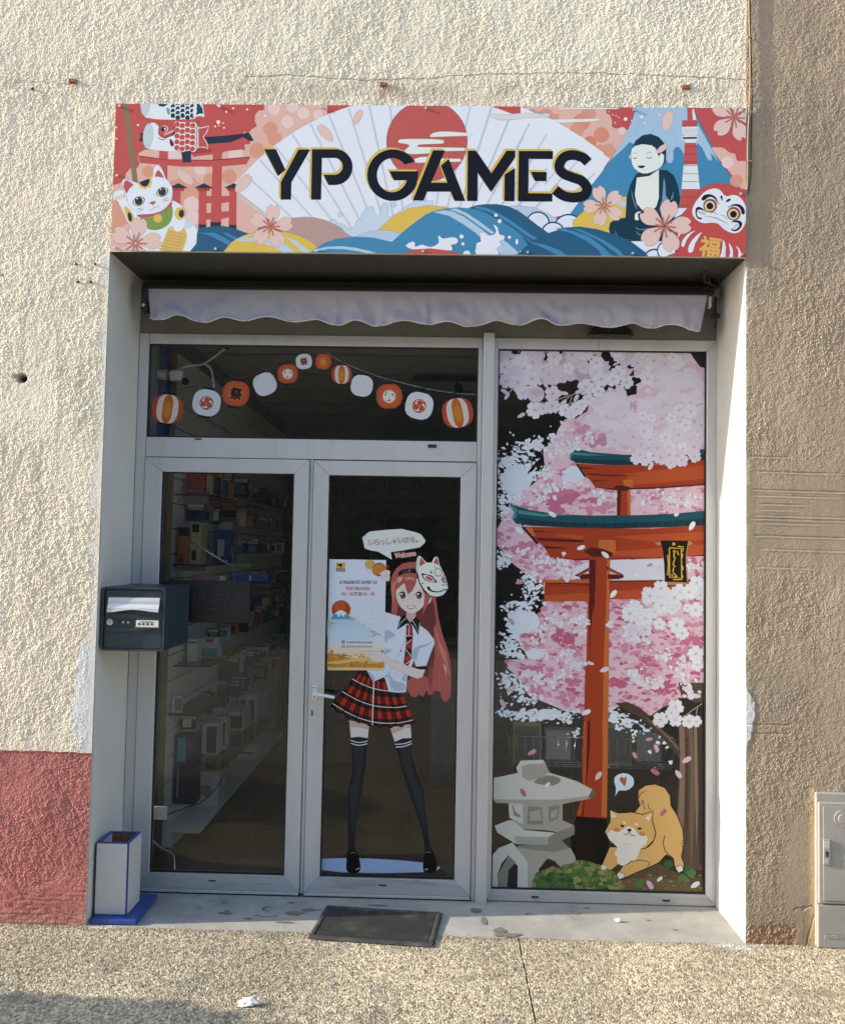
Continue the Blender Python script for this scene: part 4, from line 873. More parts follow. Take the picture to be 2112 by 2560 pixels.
S.p(ct, CW, '960,430 1100,450 1190,520 1240,640 1235,720 1330,760 1440,900 1440,960 1300,1300 300,1300 320,860 260,760 220,660 150,520 90,420 40,400 20,330 60,260 150,235 200,250 260,420 350,560 600,640', 2, '#9aa9bf', 4)
S.p(ct, '#c9d8e0', '1250,730 1330,770 1390,830 1280,890 1210,860 1230,780', 2)
S.p(ct, CW, '165,130 200,50 270,55 350,90 430,125 560,95 680,30 690,-90 740,-170 790,-170 850,-90 900,40 960,110 1010,190 1020,300 990,420 900,520 760,620 640,645 520,640 400,600 300,510 255,390 215,270', 2, '#9aa9bf', 4)
S.p(ct, RED, '190,180 205,100 250,80 370,152 300,210 250,305 215,240'); S.p(ct, '#c25654', '716,14 740,-55 775,-102 815,-60 858,5 880,42 800,22', 0)
S.p(ct, YEL, '425,125 520,100 660,35 670,120 640,190 560,228 480,200', 0); S.p(ct, '#1d2333', '455,110 630,45 630,110 600,165 545,188 500,165', 0)
for ex, ey in ((452, 428), (845, 273)):
    S.p(ct, '#1d2430', [(ex-106, ey+30), (ex-60, ey-50), (ex+10, ey-82), (ex+70, ey-65), (ex+108, ey-30), (ex+70, ey+50), (ex+10, ey+82), (ex-50, ey+70)], 2)
    S.p(ct, '#e9d9a8', [(ex-94, ey+28), (ex-50, ey-42), (ex+10, ey-70), (ex+66, ey-54), (ex+94, ey-26), (ex+62, ey+42), (ex+10, ey+70), (ex-46, ey+60)], 2)
    S.c(ct, '#2a3143', ex+2, ey-2, 66); S.c(ct, '#e9eef2', ex-24, ey-44, 13, n=12)
S.p(ct, '#c25a60', '630,465 660,440 735,425 735,450 700,492 670,480', 2); S.l(ct, '#6b6474', 7, '640,578 690,560 715,525 750,530 805,518', 4)
for q in ('420,572 470,550 525,540', '440,610 490,580 548,552', '850,412 905,385 962,368', '850,435 910,415 970,408'): S.l(ct, '#28303e', 9, q, 3, True)
S.p(ct, '#c15256', '435,655 620,645 800,610 920,530 1000,435 1015,490 900,590 760,660 600,700 460,695', 2); S.p(ct, '#7d9b50', '470,705 600,702 760,665 900,590 1010,500 1030,620 1000,760 920,850 800,905 700,910 600,880', 2); S.c(ct, YEL, 780, 715, 72)
S.p(ct, YEL, '205,530 240,515 290,555 370,660 385,740 350,805 300,780 250,690', 2); S.c(ct, '#2a3143', 310, 692, 34, 82, -12); S.c(ct, YEL, 1148, 635, 88, 106); S.c(ct, '#2a3143', 1176, 635, 46, 66)
for k in range(4): S.c(ct, '#dccb8e', 75+42*k, 385-14*k, 16, 38, -8)
S.p(ct, '#d8b768', '800,1330 900,1040 960,880 1000,850 1230,880 1270,980 1260,1080 1200,1260 1180,1330', 0, '#e3cb88', 8)
for k in range(9): S.l(ct, '#c6a154', 14, [(960-26*k, 930+48*k), (1250-18*k, 985+48*k)])
for k in range(4): S.c(ct, '#dccb8e', 985+40*k, 880+14*k, 16, 38, -14)
S.p(ct, CW, '1060,760 1230,760 1220,860 1150,935 1060,900', 2)
fl = 'flower_print#'
S.view(*VA); S.flower(fl+'1', 235, 1212, 212, -80); S.flower(fl+'2', 1345, 1070, 180, -82)
S.petal(fl+'3', 632, 662, 92, 42); S.petal(fl+'4', 1113, 720, 92, -48, wid=1.1)
S.view(*VB); S.petal(fl+'5', 642, 303, 90, -132); S.petal(fl+'6', 903, 175, 70, -62)
S.view(*VD); S.flower(fl+'7', 388, 950, 178, -110); S.flower(fl+'8', 910, 1123, 232, -75); S.flower(fl+'9', 1512, 180, 208, 68)
S.petal(fl+'10', 935, 210, 90, 105 - 180, wid=1.2); S.petal(fl+'11', 886, 455, 58, -38)
# lettering
def letter(k, polys):
    for dx, col in ((-15, '#d9bb57'), (0, '#10131f')):
        for q in polys: S.p('letter#%d' % k, col, pp(q)+dx, line='#a98f40' if dx else None, lw=1.5)
def arc(cx, cy, rx, ry, a0, a1, n=26): return [(cx+rx*math.cos(R(a0+(a1-a0)*i/n)), cy+ry*math.sin(R(a0+(a1-a0)*i/n))) for i in range(n+1)]
S.view(*VB)
letter(1, ['137,435 235,435 315,605 255,658', '420,437 518,437 365,708 363,850 278,850 278,708'])
letter(2, [[(532, 435)]+arc(722, 582, 144, 147, -90, 90)+[(670, 729), (628, 645)]+arc(715, 576, 70, 69, 90, -90)+[(614, 507), (610, 850), (528, 850)]])
letter(3, [[(1382, 535)]+arc(1197, 647, 210, 212, -30, -360, 50)[1:-3]+[(1407, 615), (1168, 615), (1205, 690), (1312, 690)]+arc(1192, 647, 126, 140, 20, 322, 44)])
S.view(*VC)
letter(4, ['345,443 444,443 270,855 182,855', '410,568 476,514 612,858 525,858 493,782 295,782 330,708 465,708'])
letter(5, ['630,445 697,445 825,630 948,445 1018,445 1018,500 822,785 712,625 712,858 627,858', '932,640 1016,588 1014,860 930,858'])
letter(6, ['1047,447 1327,447 1325,515 1128,512 1126,793 1323,795 1323,862 1042,860', '1145,618 1275,620 1273,695 1180,694'])
sp = smooth2(pp('1612,540 1570,502 1490,480 1415,500 1378,568 1405,628 1480,662 1560,692 1604,750 1582,808 1510,828 1440,822 1388,800 1345,765'), False, 6)
dd = np.gradient(sp, axis=0); dd /= np.hypot(dd[:, 0], dd[:, 1])[:, None]; nn = np.c_[-dd[:, 1], dd[:, 0]]*40
letter(7, [np.vstack([sp+nn, (sp-nn)[::-1]])])
S.build(sign, PRINT)
for x in (0.03, 0.51, 0.995, 1.49, 1.98, 2.47, 2.975):
    for z in (3.152, 3.840): cyl('screw', (x, SY-0.002, z), (0, -1, 0), 0.0065, 0.006, M['screw'], sign, 12)
for x in (0.03, 2.97): cyl('screw', (x, SY-0.003, 3.50 if x < 1 else 3.44), (0, -1, 0), 0.0065, 0.006, M['screw'], sign, 12)
# ------------------------------------------------------------------ printed lanterns on the transom light
T = Art([(373.3, 856.8), (1196, 872.4), (366.8, 1090), (1192, 1106.5)], (0.059, 1.775, 2.311, 2.800), FY+0.0195, 0.88)
VL1 = (350, 840, .25922); VL2 = (780, 840, .25922)
T.view(*VL1); T.l('string_print#1', '#4a4a4c', 4, '105,495 330,495 560,470 900,405 1120,345 1400,235 1600,115', 4)
T.view(*VL2); T.l('string_print#2', '#8e8e90', 5, '95,120 280,240 530,345 720,410 1100,505 1370,550 1580,565', 4)
def lantern(k, v, cx, cy, rx, ry, tilt, kind):
    T.view(*v); g = 'lantern_print#%d' % k; ca, sa = math.cos(R(tilt)), math.sin(R(tilt))
    def w(u, q): return (cx+rx*(u*ca)-ry*q*sa, cy+rx*u*sa+ry*q*ca)
    def sup(sx, n=40, p=2.6):
        o = []
        for i in range(n):
            a = 2*math.pi*i/n; c_, s_ = math.cos(a), math.sin(a)
            o.append((sx*math.copysign(abs(c_)**(2/p), c_), math.copysign(abs(s_)**(2/p), s_)))
        return o
    for s_, q in ((-1, -1.0), (1, 1.0)):
        T.p(g, '#1d1d21', [w(-0.42, q*0.9), w(0.42, q*0.9), w(0.42, q*1.16), w(-0.42, q*1.16)])
    T.l(g, '#2c2c30', rx*0.05, [w(0.2*math.cos(a), -1.15-0.22*math.sin(a)) for a in np.linspace(0, math.pi, 10)])
    T.l(g, '#55555a', rx*0.035, [w(0.44, -1.1), w(0.5, -0.85), w(0.86, -0.5), w(1.02, 0), w(0.92, 0.5), w(0.5, 0.9), w(0.46, 1.15)], 3)
    white = kind in ('white', 'wr', 'wk')
    body = '#d9dde2' if white else '#bf5230'
    T.p(g, body, [w(*q) for q in sup(1.0)])
    if kind == 'stripe':
        T.p(g, '#b84a33', [w(*q) for q in sup(1.0)])
        T.p(g, '#dadcdc', [w(*q) for q in sup(0.70)]); T.p(g, '#c0682c', [w(*q) for q in sup(0.33)]); T.c(g, '#cc8a2c', *w(0, 0.05), rx*0.25, ry*0.6, tilt)
    elif not white:
        T.p(g, '#c65f35', [w(u*0.82, q*0.82) for u, q in sup(1.0)]); T.p(g, '#cf7a3c', [w(u*0.55, q*0.55) for u, q in sup(1.0)])
        if kind == 'red': T.p(g, '#d8974a', [w(u*0.3, q*0.3) for u, q in sup(1.0)])
    for j in range(-8, 9):
        q = j*0.105; hw = (1-abs(q)**2.6)**(1/2.6)*0.97
        T.l(g, '#b3b9c0' if white else '#a9472e', ry*0.016, [w(-hw, q), w(hw, q)])
    if kind in ('wr', 'rw'):
        c1, c2 = ('#b53a2a', '#d9dde2') if kind == 'wr' else ('#dfe2e2', '#c65f35')
        T.c(g, c1, *w(0, 0.02), rx*0.50, ry*0.52); T.c(g, c2, *w(0, 0.02), rx*0.44, ry*0.46)
        for j in range(3):
            a = R(-90+120*j); T.c(g, c1 if kind == 'rw' else '#bd4f2c', *w(0.235*math.cos(a), 0.02+0.235*math.sin(a)), rx*0.20, ry*0.21)
            T.p(g, c1, [w(0.45*math.cos(a+t_)*f_, 0.02+0.46*math.sin(a+t_)*f_) for t_, f_ in ((0.3, 0.85), (0.7, 1.0), (1.1, 1.02), (1.5, 1.0), (1.0, 0.86), (0.6, 0.75))], 2)
    if kind in ('wk', 'rk'):
        x, y = w(-0.42, 0.46); T.text(g, '#2c221e' if kind == 'rk' else '#8d3422', '祭', x, y, rx*0.86, ry*0.92, tilt, rx*0.045)
for k, a in enumerate([(VL1, 255, 690, 150, 140, 8, 'stripe'), (VL1, 635, 632, 135, 128, 10, 'wr'), (VL1, 920, 545, 128, 122, 8, 'rk'), (VL1, 1200, 455, 110, 108, -22, 'white'), (VL1, 1420, 355, 98, 93, -4, 'rw'), (VL1, 1578, 237, 78, 74, -6, 'wk'),
                       (VL2, 107, 238, 76, 76, 6, 'red'), (VL2, 285, 365, 96, 90, 0, 'stripe'), (VL2, 480, 475, 106, 103, 10, 'white'), (VL2, 745, 578, 123, 118, -3, 'rw'), (VL2, 1035, 672, 133, 130, 14, 'wr'), (VL2, 1405, 742, 148, 142, -10, 'stripe')]): lantern(k, *a)
T.build(front, VINYL)

# ------------------------------------------------------------------ print on the right door
D = Art([(822.4, 1188.6), (1150.9, 1194.7), (798.5, 2192.9), (1136, 2200.3)], RG, FY+0.0155, 0.9)
G1 = (780, 1280, .23767); G2 = (780, 1740, .24722); GF = (940, 1370, .11884)
fg = 'figure_print'; HAIR = '#ad5c54'; HAIRD = '#6b3636'; HAIRL = '#c58077'; SKIN = '#ddd5d0'; SKIND = '#c7aca4'; SH = '#d5e0ee'; SHD = '#aebcd6'; BLK = '#16171b'
D.view(*G1)
# ground patch under the feet, legs
D.view(*G2)
D.p('floor_patch_print', '#9fb6dc', '60,1665 300,1655 600,1658 900,1675 1150,1700 1260,1725 1300,1750 1265,1775 1100,1795 700,1808 300,1800 60,1775', 0)
for q in ('372,250 575,300 560,440 388,430', '782,305 995,280 1002,430 835,475'): D.p(fg, SKIN, q)
D.p(fg, SKIND, '372,250 575,300 568,350 480,325 380,322'); D.p(fg, SKIND, '782,305 995,280 996,330 930,335 820,390')
D.p(fg, '#3d3f44', '384,428 560,432 556,500 552,640 540,740 520,850 506,980 480,1120 456,1240 440,1400 436,1560 480,1690 486,1760 460,1800 380,1805 342,1770 345,1680 358,1560 356,1380 352,1200 344,1040 356,930 385,820 396,700 392,540', 2)
D.p(fg, '#1f2023', '388,432 556,436 552,500 546,640 534,740 513,850 499,980 473,1120 449,1240 433,1400 429,1560 440,1620 365,1620 364,1560 362,1380 358,1200 352,1040 364,930 392,820 402,700 396,540', 2)
D.p(fg, '#2c3033', '420,520 520,520 512,660 500,760 478,860 470,980 440,1180 415,1420 395,1300 390,1120 380,1000 396,900 436,800 430,640', 2)
D.p(fg, '#3d3f44', '832,470 1004,430 1014,560 1045,720 1100,860 1138,1000 1150,1160 1180,1380 1206,1540 1262,1690 1264,1760 1230,1795 1160,1800 1124,1770 1124,1690 1136,1560 1106,1380 1052,1200 996,1060 956,920 900,760 860,600', 2)
D.p(fg, '#1f2023', '838,474 1000,436 1008,560 1038,720 1093,860 1131,1000 1143,1160 1173,1380 1199,1540 1220,1620 1140,1620 1142,1560 1112,1380 1058,1200 1002,1060 962,920 907,760 866,600', 2)
D.p(fg, '#2c3033', '880,520 985,510 1000,700 1040,840 1100,960 1130,1160 1140,1420 1110,1300 1060,1120 1010,960 960,820', 2)
for q in ('388,455 470,478 558,462', '390,486 470,506 556,490'): D.l(fg, '#dfe3ea', 9, q, 4)
for q in ('838,496 930,488 1004,462', '844,524 930,516 1008,486'): D.l(fg, '#dfe3ea', 9, q, 4)
D.p(fg, '#0c0c0e', '352,1600 440,1580 478,1680 486,1762 458,1802 380,1806 343,1772 346,1690', 2); D.p(fg, '#0c0c0e', '1140,1600 1215,1570 1255,1670 1265,1762 1228,1796 1160,1802 1125,1770 1126,1690', 2)
for q in ('382,1606 410,1596 438,1606', '1146,1600 1170,1588 1200,1594'): D.l(fg, '#8b8d92', 6, q, 3)
for q in ('440,1770 468,1760 466,1752', '1142,1762 1165,1770 1168,1760'): D.l(fg, '#c6c8cc', 9, q, 3)
D.view(*G1)
# long hair behind
D.p(fg, HAIRD, '900,900 1240,820 1300,1100 1380,1350 1430,1560 1440,1800 1300,1900 1100,1890 985,1900 880,1200', 0)
D.p(fg, HAIR, '1230,840 1300,900 1320,1080 1370,1290 1420,1430 1455,1580 1465,1780 1455,1960 1400,2010 1370,1980 1350,1900 1290,1880 1240,1940 1200,1880 1170,1950 1120,1920 1080,1960 1040,1940 1000,1880 985,1800 1100,1700 1250,1760 1290,1500 1280,1250', 0)
D.p(fg, HAIRD, '1140,1100 1250,1180 1270,1340 1230,1560 1200,1660 1150,1650 1100,1500'); D.p(fg, HAIRL, '1290,1180 1330,1340 1400,1480 1440,1680 1450,1760 1400,1600 1330,1440'); D.p(fg, '#8b4a48', '1240,1560 1270,1760 1250,1900 1220,1780'); D.p(fg, '#d8b6a6', '1380,1600 1410,1640 1415,1720 1395,1700')
for k in range(7): D.l(fg, '#8f4c48' if k % 2 else '#bf7268', 7, [(1300+14*k, 1250+70*k), (1345+14*k, 1600+30*k), (1330+16*k, 1880)], 5, True)
# skirt: pleated tartan drawn as bands between the waist and the hem
def sk(u, v):   # u along, v from waist (0) to hem (1)
    top = np.array([520+280*u+180*max(0, u-0.6), 1640+110*u]); hem = np.array([185+895*u, 2045+649*u-478*u*u])
    return tuple(top+(hem-top)*v)
n = 16
D.p(fg, '#14100f', [sk(i/40, 0) for i in range(41)]+[sk(i/40, 1.0+0.03*((i*n//40) % 2)) for i in range(40, -1, -1)])
for i in range(n):
    for j in range(7):
        u0, u1, v0, v1 = i/n, (i+1)/n, j/7, (j+1)/7
        c = {(0, 0): None, (1, 0): '#4f1914', (0, 1): '#581c15', (1, 1): '#b23220'}[(i % 2, j % 2)]
        if c: D.raw(fg, c, [[sk(u0+0.004, v0), sk(u1-0.004, v0), sk(u1-0.004, v1), sk(u0+0.004, v1)]])
for v in (0.30, 0.62, 0.93):
    for a, b in ((0.0, 0.14), (0.15, 0.30), (0.31, 0.78), (0.79, 0.99)): D.l(fg, '#dedfe4', 8, [sk(a+(b-a)*t, v+0.02*((a*7) % 1)) for t in np.linspace(0, 1, 8)])
D.l(fg, '#e2e3e8', 10, [sk(0.48+0.02*t, t) for t in np.linspace(0, 1, 6)])
# shirt
D.p(fg, SH, '765,1055 920,1100 1000,1180 1140,1200 1210,1250 1280,1340 1290,1380 1250,1480 1200,1620 1090,1630 1070,1560 1040,1640 1000,1730 985,1900 900,1905 805,1895 760,1740 640,1790 600,1720 555,1640 755,1640 760,1400', 0, '#8e9bb5', 3)
for q in ('770,1240 880,1300 800,1340 770,1390', '760,1440 840,1460 760,1500', '1040,1500 1090,1420 1200,1390 1280,1350 1200,1420 1130,1440 1110,1520 1080,1570', '800,1680 860,1780 960,1800 980,1870 900,1890 830,1860', '580,1680 660,1740 640,1785', '985,1690 940,1760 985,1790'): D.p(fg, SHD, q, 2)
D.l(fg, '#7c88a2', 3, '985,1260 960,1380 900,1520 800,1720', 4)
for x, y in ((932, 1465), (785, 1730), (1027, 1190)): D.c(fg, BLK, x, y, 9, n=12)
D.p(fg, '#7a2a24', '990,1190 1050,1190 1060,1300 1040,1560 1000,1640 960,1590 985,1400'); 
for k in range(5): D.p(fg, '#1b1515' if k % 2 else '#a8392c', [(985-4*k, 1260+70*k), (1020, 1230+70*k), (1052, 1262+68*k), (1015, 1300+70*k)])
for q in ('985,1305 1050,1305', '1020,1200 1018,1310', '975,1400 1045,1345', '985,1450 1040,1520', '960,1620 1045,1560'): D.l(fg, '#dedfe4', 7, q)
# neck, collar
D.p(fg, SKIND, '990,1040 1090,1040 1090,1130 1030,1165 985,1110')
D.p(fg, BLK, '960,1068 990,1080 985,1105 1020,1160 960,1200 895,1240 910,1150'); D.p(fg, BLK, '1090,1100 1140,1160 1115,1302 1060,1200 1030,1165 1075,1120')
D.l(fg, '#e0e2ea', 5, '985,1118 940,1160 910,1215 918,1130', 0); D.l(fg, '#e0e2ea', 5, '1055,1145 1085,1190 1112,1270 1135,1165', 0)
# face and hair in front
D.view(*GF)
D.p(fg, SKIN, '410,820 410,960 440,1110 500,1230 580,1310 690,1370 740,1382 830,1360 930,1290 1000,1200 1020,1000 1010,800 900,640 500,700', 2, '#a58a85', 4)
D.p(fg, HAIR, '310,1400 330,1100 305,900 300,700 340,560 430,420 560,330 700,300 830,298 1000,400 1100,600 1150,800 1240,1030 1300,1400 1180,1420 1150,1120 1090,1190 970,1420 1000,1200 1015,1000 930,780 860,620 830,760 760,900 670,985 630,880 590,740 520,800 420,890 410,1000 450,1150 460,1290 420,1420', 0)
D.p(fg, HAIRD, '455,1200 520,1270 600,1330 640,1400 520,1440 430,1430'); D.p(fg, HAIRD, '1180,1100 1230,1240 1260,1600 1180,1700 1080,1500 1010,1440 1090,1230')
D.p(fg, HAIRL, '330,760 400,700 430,730 390,820 380,1000 350,1200 345,1000 320,880', 2); D.p(fg, '#d3a596', '440,640 520,610 560,630 520,700 450,740', 2); D.p(fg, '#c98a7e', '610,640 700,610 800,640 790,690 700,670 620,690', 2)
for q in ('585,600 575,700 590,740', '650,590 660,700 700,800', '760,600 740,720 720,800', '460,620 440,760 420,880'): D.l(fg, '#7f4440', 6, q, 4, True)
D.p(fg, BLK, '450,600 470,510 560,455 700,435 835,440 835,545 700,525 580,545 500,580', 0); D.p(fg, '#3a3c40', '540,490 660,462 665,520 550,545'); D.p(fg, '#606468', '675,452 720,450 720,510 680,512')
for ex, ey, q1 in ((555, 1005, -1), (897, 1008, 1)):
    D.c(fg, '#e6e8ea', ex, ey+5, 78, 72); D.c(fg, '#532b38', ex+4, ey+2, 60, 72); D.c(fg, '#8a5260', ex+4, ey+28, 42, 40); D.c(fg, '#2a141c', ex+4, ey-4, 26, 34); D.c(fg, '#eef0f2', ex-16, ey-30, 18, 20, n=14)
    D.l(fg, '#1c1215', 20, [(ex-96*q1*-1*-1, ey+20), (ex-70*q1, ey-40), (ex, ey-78), (ex+70*q1, ey-44), (ex+98*q1, ey+24)] if q1 > 0 else [(ex+70, ey-50), (ex, ey-78), (ex-70, ey-44), (ex-100, ey+24)], 5, True)
    D.l(fg, '#7d5a58', 6, [(ex-50, ey-108), (ex+10, ey-118), (ex+60, ey-100)], 4, True); D.c(fg, '#dcbcb8', ex-10*q1, ey+115, 46, 12)
D.p(fg, '#9b4c4c', '630,1210 720,1222 822,1212 800,1262 740,1290 670,1270', 2); D.p(fg, '#e8eaee', '645,1218 720,1230 808,1220 780,1258 735,1274 680,1258', 2); D.c(fg, '#c9aaa6', 712, 1100, 7, n=8)
D.p(fg, SKIN, '1150,1040 1160,1080 1130,1150 1095,1180 1110,1120', 2)
# fox mask worn at the side of the head
mk = 'mask_print'; MW = '#dfe5e2'
D.p(mk, BLK, '835,300 850,210 890,155 940,175 1010,250 1060,305 1160,300 1210,200 1270,170 1310,220 1340,360 1400,460 1480,620 1510,760 1528,860 1480,960 1400,1020 1280,1045 1150,1030 1050,960 960,860 900,740 850,580 828,430', 0)
D.p(mk, MW, '842,300 858,215 893,165 940,185 1005,258 1060,315 1165,310 1216,208 1268,182 1302,225 1332,365 1385,465 1460,620 1495,770 1512,850 1465,930 1390,1000 1280,1028 1160,1015 1080,960 990,850 915,720 890,600 840,470', 0)
for q in ('905,400 910,300 935,205 1000,270 1035,325', '1205,320 1235,250 1262,200 1300,270 1318,365'): D.p(mk, '#b8604e', q)
D.l(mk, '#23262a', 6, '895,190 872,330 880,560 930,760 1010,880 1110,980', 4)
for q, q2, q3 in (('950,535 1060,560 1160,580 1230,650 1280,730 1150,722 1040,690 980,630', '985,575 1090,585 1170,620 1235,708 1130,705 1040,670', '1030,600 1110,602 1170,640 1205,692 1120,690 1060,660'), ('1370,680 1380,610 1420,560 1470,600 1478,680 1450,745 1400,720', '1385,660 1400,600 1425,575 1462,620 1462,700 1430,715', '1398,650 1412,608 1432,600 1452,630 1440,685 1410,690')): D.p(mk, BLK, q, 2); D.p(mk, '#e6eae6', q2, 2); D.p(mk, '#b5604e', q3, 2)
D.c(mk, '#9d5348', 1303, 518, 85, n=30); D.c(mk, MW, 1303, 518, 70, n=30); D.l(mk, '#9d5348', 12, '1210,370 1250,420 1250,460', 3, True)
D.p(mk, BLK, '1150,450 1145,500 1180,520 1165,545 1135,520 1135,480', 2); D.p(mk, BLK, '1065,850 1080,815 1125,825 1150,880 1230,912 1330,915 1410,880 1490,865 1505,885 1420,900 1340,935 1210,935 1120,905', 2)
D.c(mk, BLK, 1410, 785, 14, 20, -30, n=12); D.c(mk, BLK, 1472, 778, 10, 20, n=12); D.l(mk, BLK, 14, '885,745 940,760 990,735 1000,770', 4, True); D.p(mk, BLK, '1452,930 1480,900 1520,890 1470,990')
# speech bubble
D.view(*G1); sb = 'speech_bubble_print'
D.p(sb, '#d9dfde', '525,270 600,208 780,190 940,180 1080,215 1140,235 1190,300 1185,325 1130,375 960,405 825,425 838,503 690,418 620,408 550,385', 0)
for k, chx in enumerate('いらっしゃいませ。'):
    x = 590+62*k; hh = 58 if chx not in 'っゃ。' else (44 if chx != '。' else 20); y = 352-8.5*k*0.55+ (0 if chx != '。' else 4)
    ww = 52 if chx not in 'っゃ。' else (44 if chx != '。' else 20)
    D.text(sb, '#b58b8b', chx, x+4, y+4, ww, hh, -5, 3.5); D.text(sb, '#4a4a52', chx, x, y, ww, hh, -5, 1.8); D.text(sb, '#e6e4e4', chx, x-1, y-1, ww, hh, -5)
D.text(sb, '#d9a7a4', 'Welcome', 872, 492, 222, 58, -8, 4)
# opening hours poster held by the figure
ps = 'poster_print'
D.p(ps, '#d7dfee', '178,498 776,508 755,1642 152,1638', 0)
def shade(t): return None
for k in range(14):
    t = k/13.0; y0 = 1290+27*k; c = ['#d3dff0', '#d0deee', '#d2dfe9', '#d7e0e2', '#dcdfd8', '#e0dccb', '#e2d9c1', '#e3d6b8', '#e4d3b0', '#e4d0a8', '#e3cda2', '#e2ca9c', '#e1c896', '#e0c690'][k]
    D.p(ps, c, [(165-0.022*(y0-1000)*0-6, y0), (763, y0), (762, y0+28), (158, y0+28)])
rp = random.Random(4)
for k in range(70):
    x, y = rp.choice([(420, 570), (560, 680), (690, 1100), (600, 900), (300, 900), (540, 1160), (250, 700)]); x += rp.gauss(0, 60); y += rp.gauss(0, 60)
    if 190 < x < 750 and 510 < y < 1250: D.c(ps, rp.choice(['#7d8795', '#9aa3b0', '#8e939c']), x, y, rp.uniform(2, 6), rp.uniform(2, 5), 0, 6)
D.p(ps, '#c9a862', [(606+54*math.cos(a), max(508, 553+54*math.sin(a))) for a in np.arange(28)*2*math.pi/28]); D.c(ps, '#b5652c', 703, 607, 74)
for k in range(-3, 4): D.l(ps, '#d99a4c', 4, [(703+22*k-40, 607-58+abs(k)*6), (703+22*k+40, 607+58-abs(k)*6)]); D.l(ps, '#d99a4c', 4, [(703+22*k+40, 607-58+abs(k)*6), (703+22*k-40, 607+58-abs(k)*6)])
D.p(ps, '#d3a93c', '250,536 344,538 343,598 249,596'); D.p(ps, '#16171a', '249,596 343,598 342,632 248,630'); D.p(ps, '#16171a', '262,550 305,545 318,562 300,572 310,580 296,588 290,570 265,566')
D.text(ps, '#d9dce0', 'SOUS VIDEO', 256, 612, 78, 10, 0.5, 0.6); D.text(ps, '#d9dce0', 'SURVEILLANCE', 254, 627, 82, 10, 0.5, 0.6)
def ln(col, txt, x, y, w, h, b=1.1): D.text(ps, col, txt, x, y, w, h, 0.4, b)
ln('#1b1d24', 'LE MAGASIN EST OUVERT DU', 287, 757, 392, 34)
ln('#c0605c', 'MARDI', 353, 822, 92, 34); ln('#1b1d24', 'AU', 455, 823, 38, 34); ln('#c0605c', 'SAMEDI', 502, 823, 106, 34)
ln('#c0605c', '10H - 12H', 306, 880, 126, 34); ln('#1b1d24', 'ET DE', 443, 881, 74, 34); ln('#c0605c', '14H - 19H', 528, 882, 127, 34)
D.c(ps, '#b4431f', 301, 1030, 100); D.c(ps, '#c05a28', 290, 1000, 62)
D.p(ps, '#5f9cc4', '170,1150 215,1090 262,1050 300,1035 345,1055 385,1100 430,1150', 0); D.p(ps, '#e6ebf0', '228,1080 262,1048 300,1034 345,1054 372,1082 345,1075 325,1110 300,1072 275,1115 262,1078')
for j in range(8):
    for i in range(14):
        x = 165+34*i+(17 if j % 2 else 0); y = 1150+22*j
        if x < 760 and (y-1130) > (x-430)*0.55: D.c(ps, '#cfe0ee', x, y, 22, n=16); D.c(ps, ['#8fbede', '#9ec7e2', '#a8cde6', '#b2d2e8', '#bcd8ea', '#c4dcec', '#cbe0ee', '#cfe2ee'][j], x, y, 18, n=16); D.c(ps, '#cfe0ee', x, y+2, 12, n=12); D.c(ps, '#a9cbe4', x, y+3, 8, n=10)
for x0, x1, y in [(385, 430, 1105), (400, 465, 1122), (380, 440, 1136), (165, 220, 1165), (180, 250, 1178), (160, 215, 1200), (600, 668, 1256), (620, 690, 1275), (640, 730, 1293), (610, 660, 1308)]: D.l(ps, '#bf9f4c', 7, [(x0, y), (x1, y)])
D.c(ps, '#27489a', 322, 1371, 17); D.text(ps, '#e6eaf2', 'f', 316, 1386, 10, 24, 0, 1)
D.p(ps, '#b0527c', '308,1400 340,1400 340,1433 308,1433', 0); D.p(ps, '#e4e3e6', '313,1405 335,1405 335,1428 313,1428', 0); D.c(ps, '#b0527c', 324, 1417, 8); D.c(ps, '#e4e3e6', 324, 1417, 5); D.c(ps, '#b0527c', 331, 1409, 2, n=8)
ln('#27489a', 'YP GAMES VAISON-LA-ROMAINE', 355, 1385, 275, 22, 0.5); ln('#a8456e', '@YPGAMESVAISONLAROMAINE', 355, 1431, 272, 22, 0.5)
D.p(ps, '#c08a3c', '156,1500 180,1478 240,1500 300,1500 350,1530 450,1545 560,1535 757,1480 755,1642 152,1638', 0)
for k in range(60):
    x = rp.uniform(160, 750); y = rp.uniform(1500, 1636)
    D.c(ps, rp.choice(['#a5662a', '#d9ad58', '#c98f38', '#b2742c', '#e0bd70']), x, y, rp.uniform(6, 26), rp.uniform(3, 8), rp.uniform(-20, 10), 10)
D.p(ps, '#e0bf74', '155,1580 280,1570 400,1545 560,1530 600,1540 560,1570 420,1580 300,1600 155,1600'); D.p(ps, '#dcb560', '480,1590 600,1550 757,1530 756,1580 640,1600')
for x, y in ((205, 1470), (330, 1505), (735, 1470), (565, 1585), (410, 1612)): D.flower(ps, x, y, 18, 20, '#b5672c', None, None)
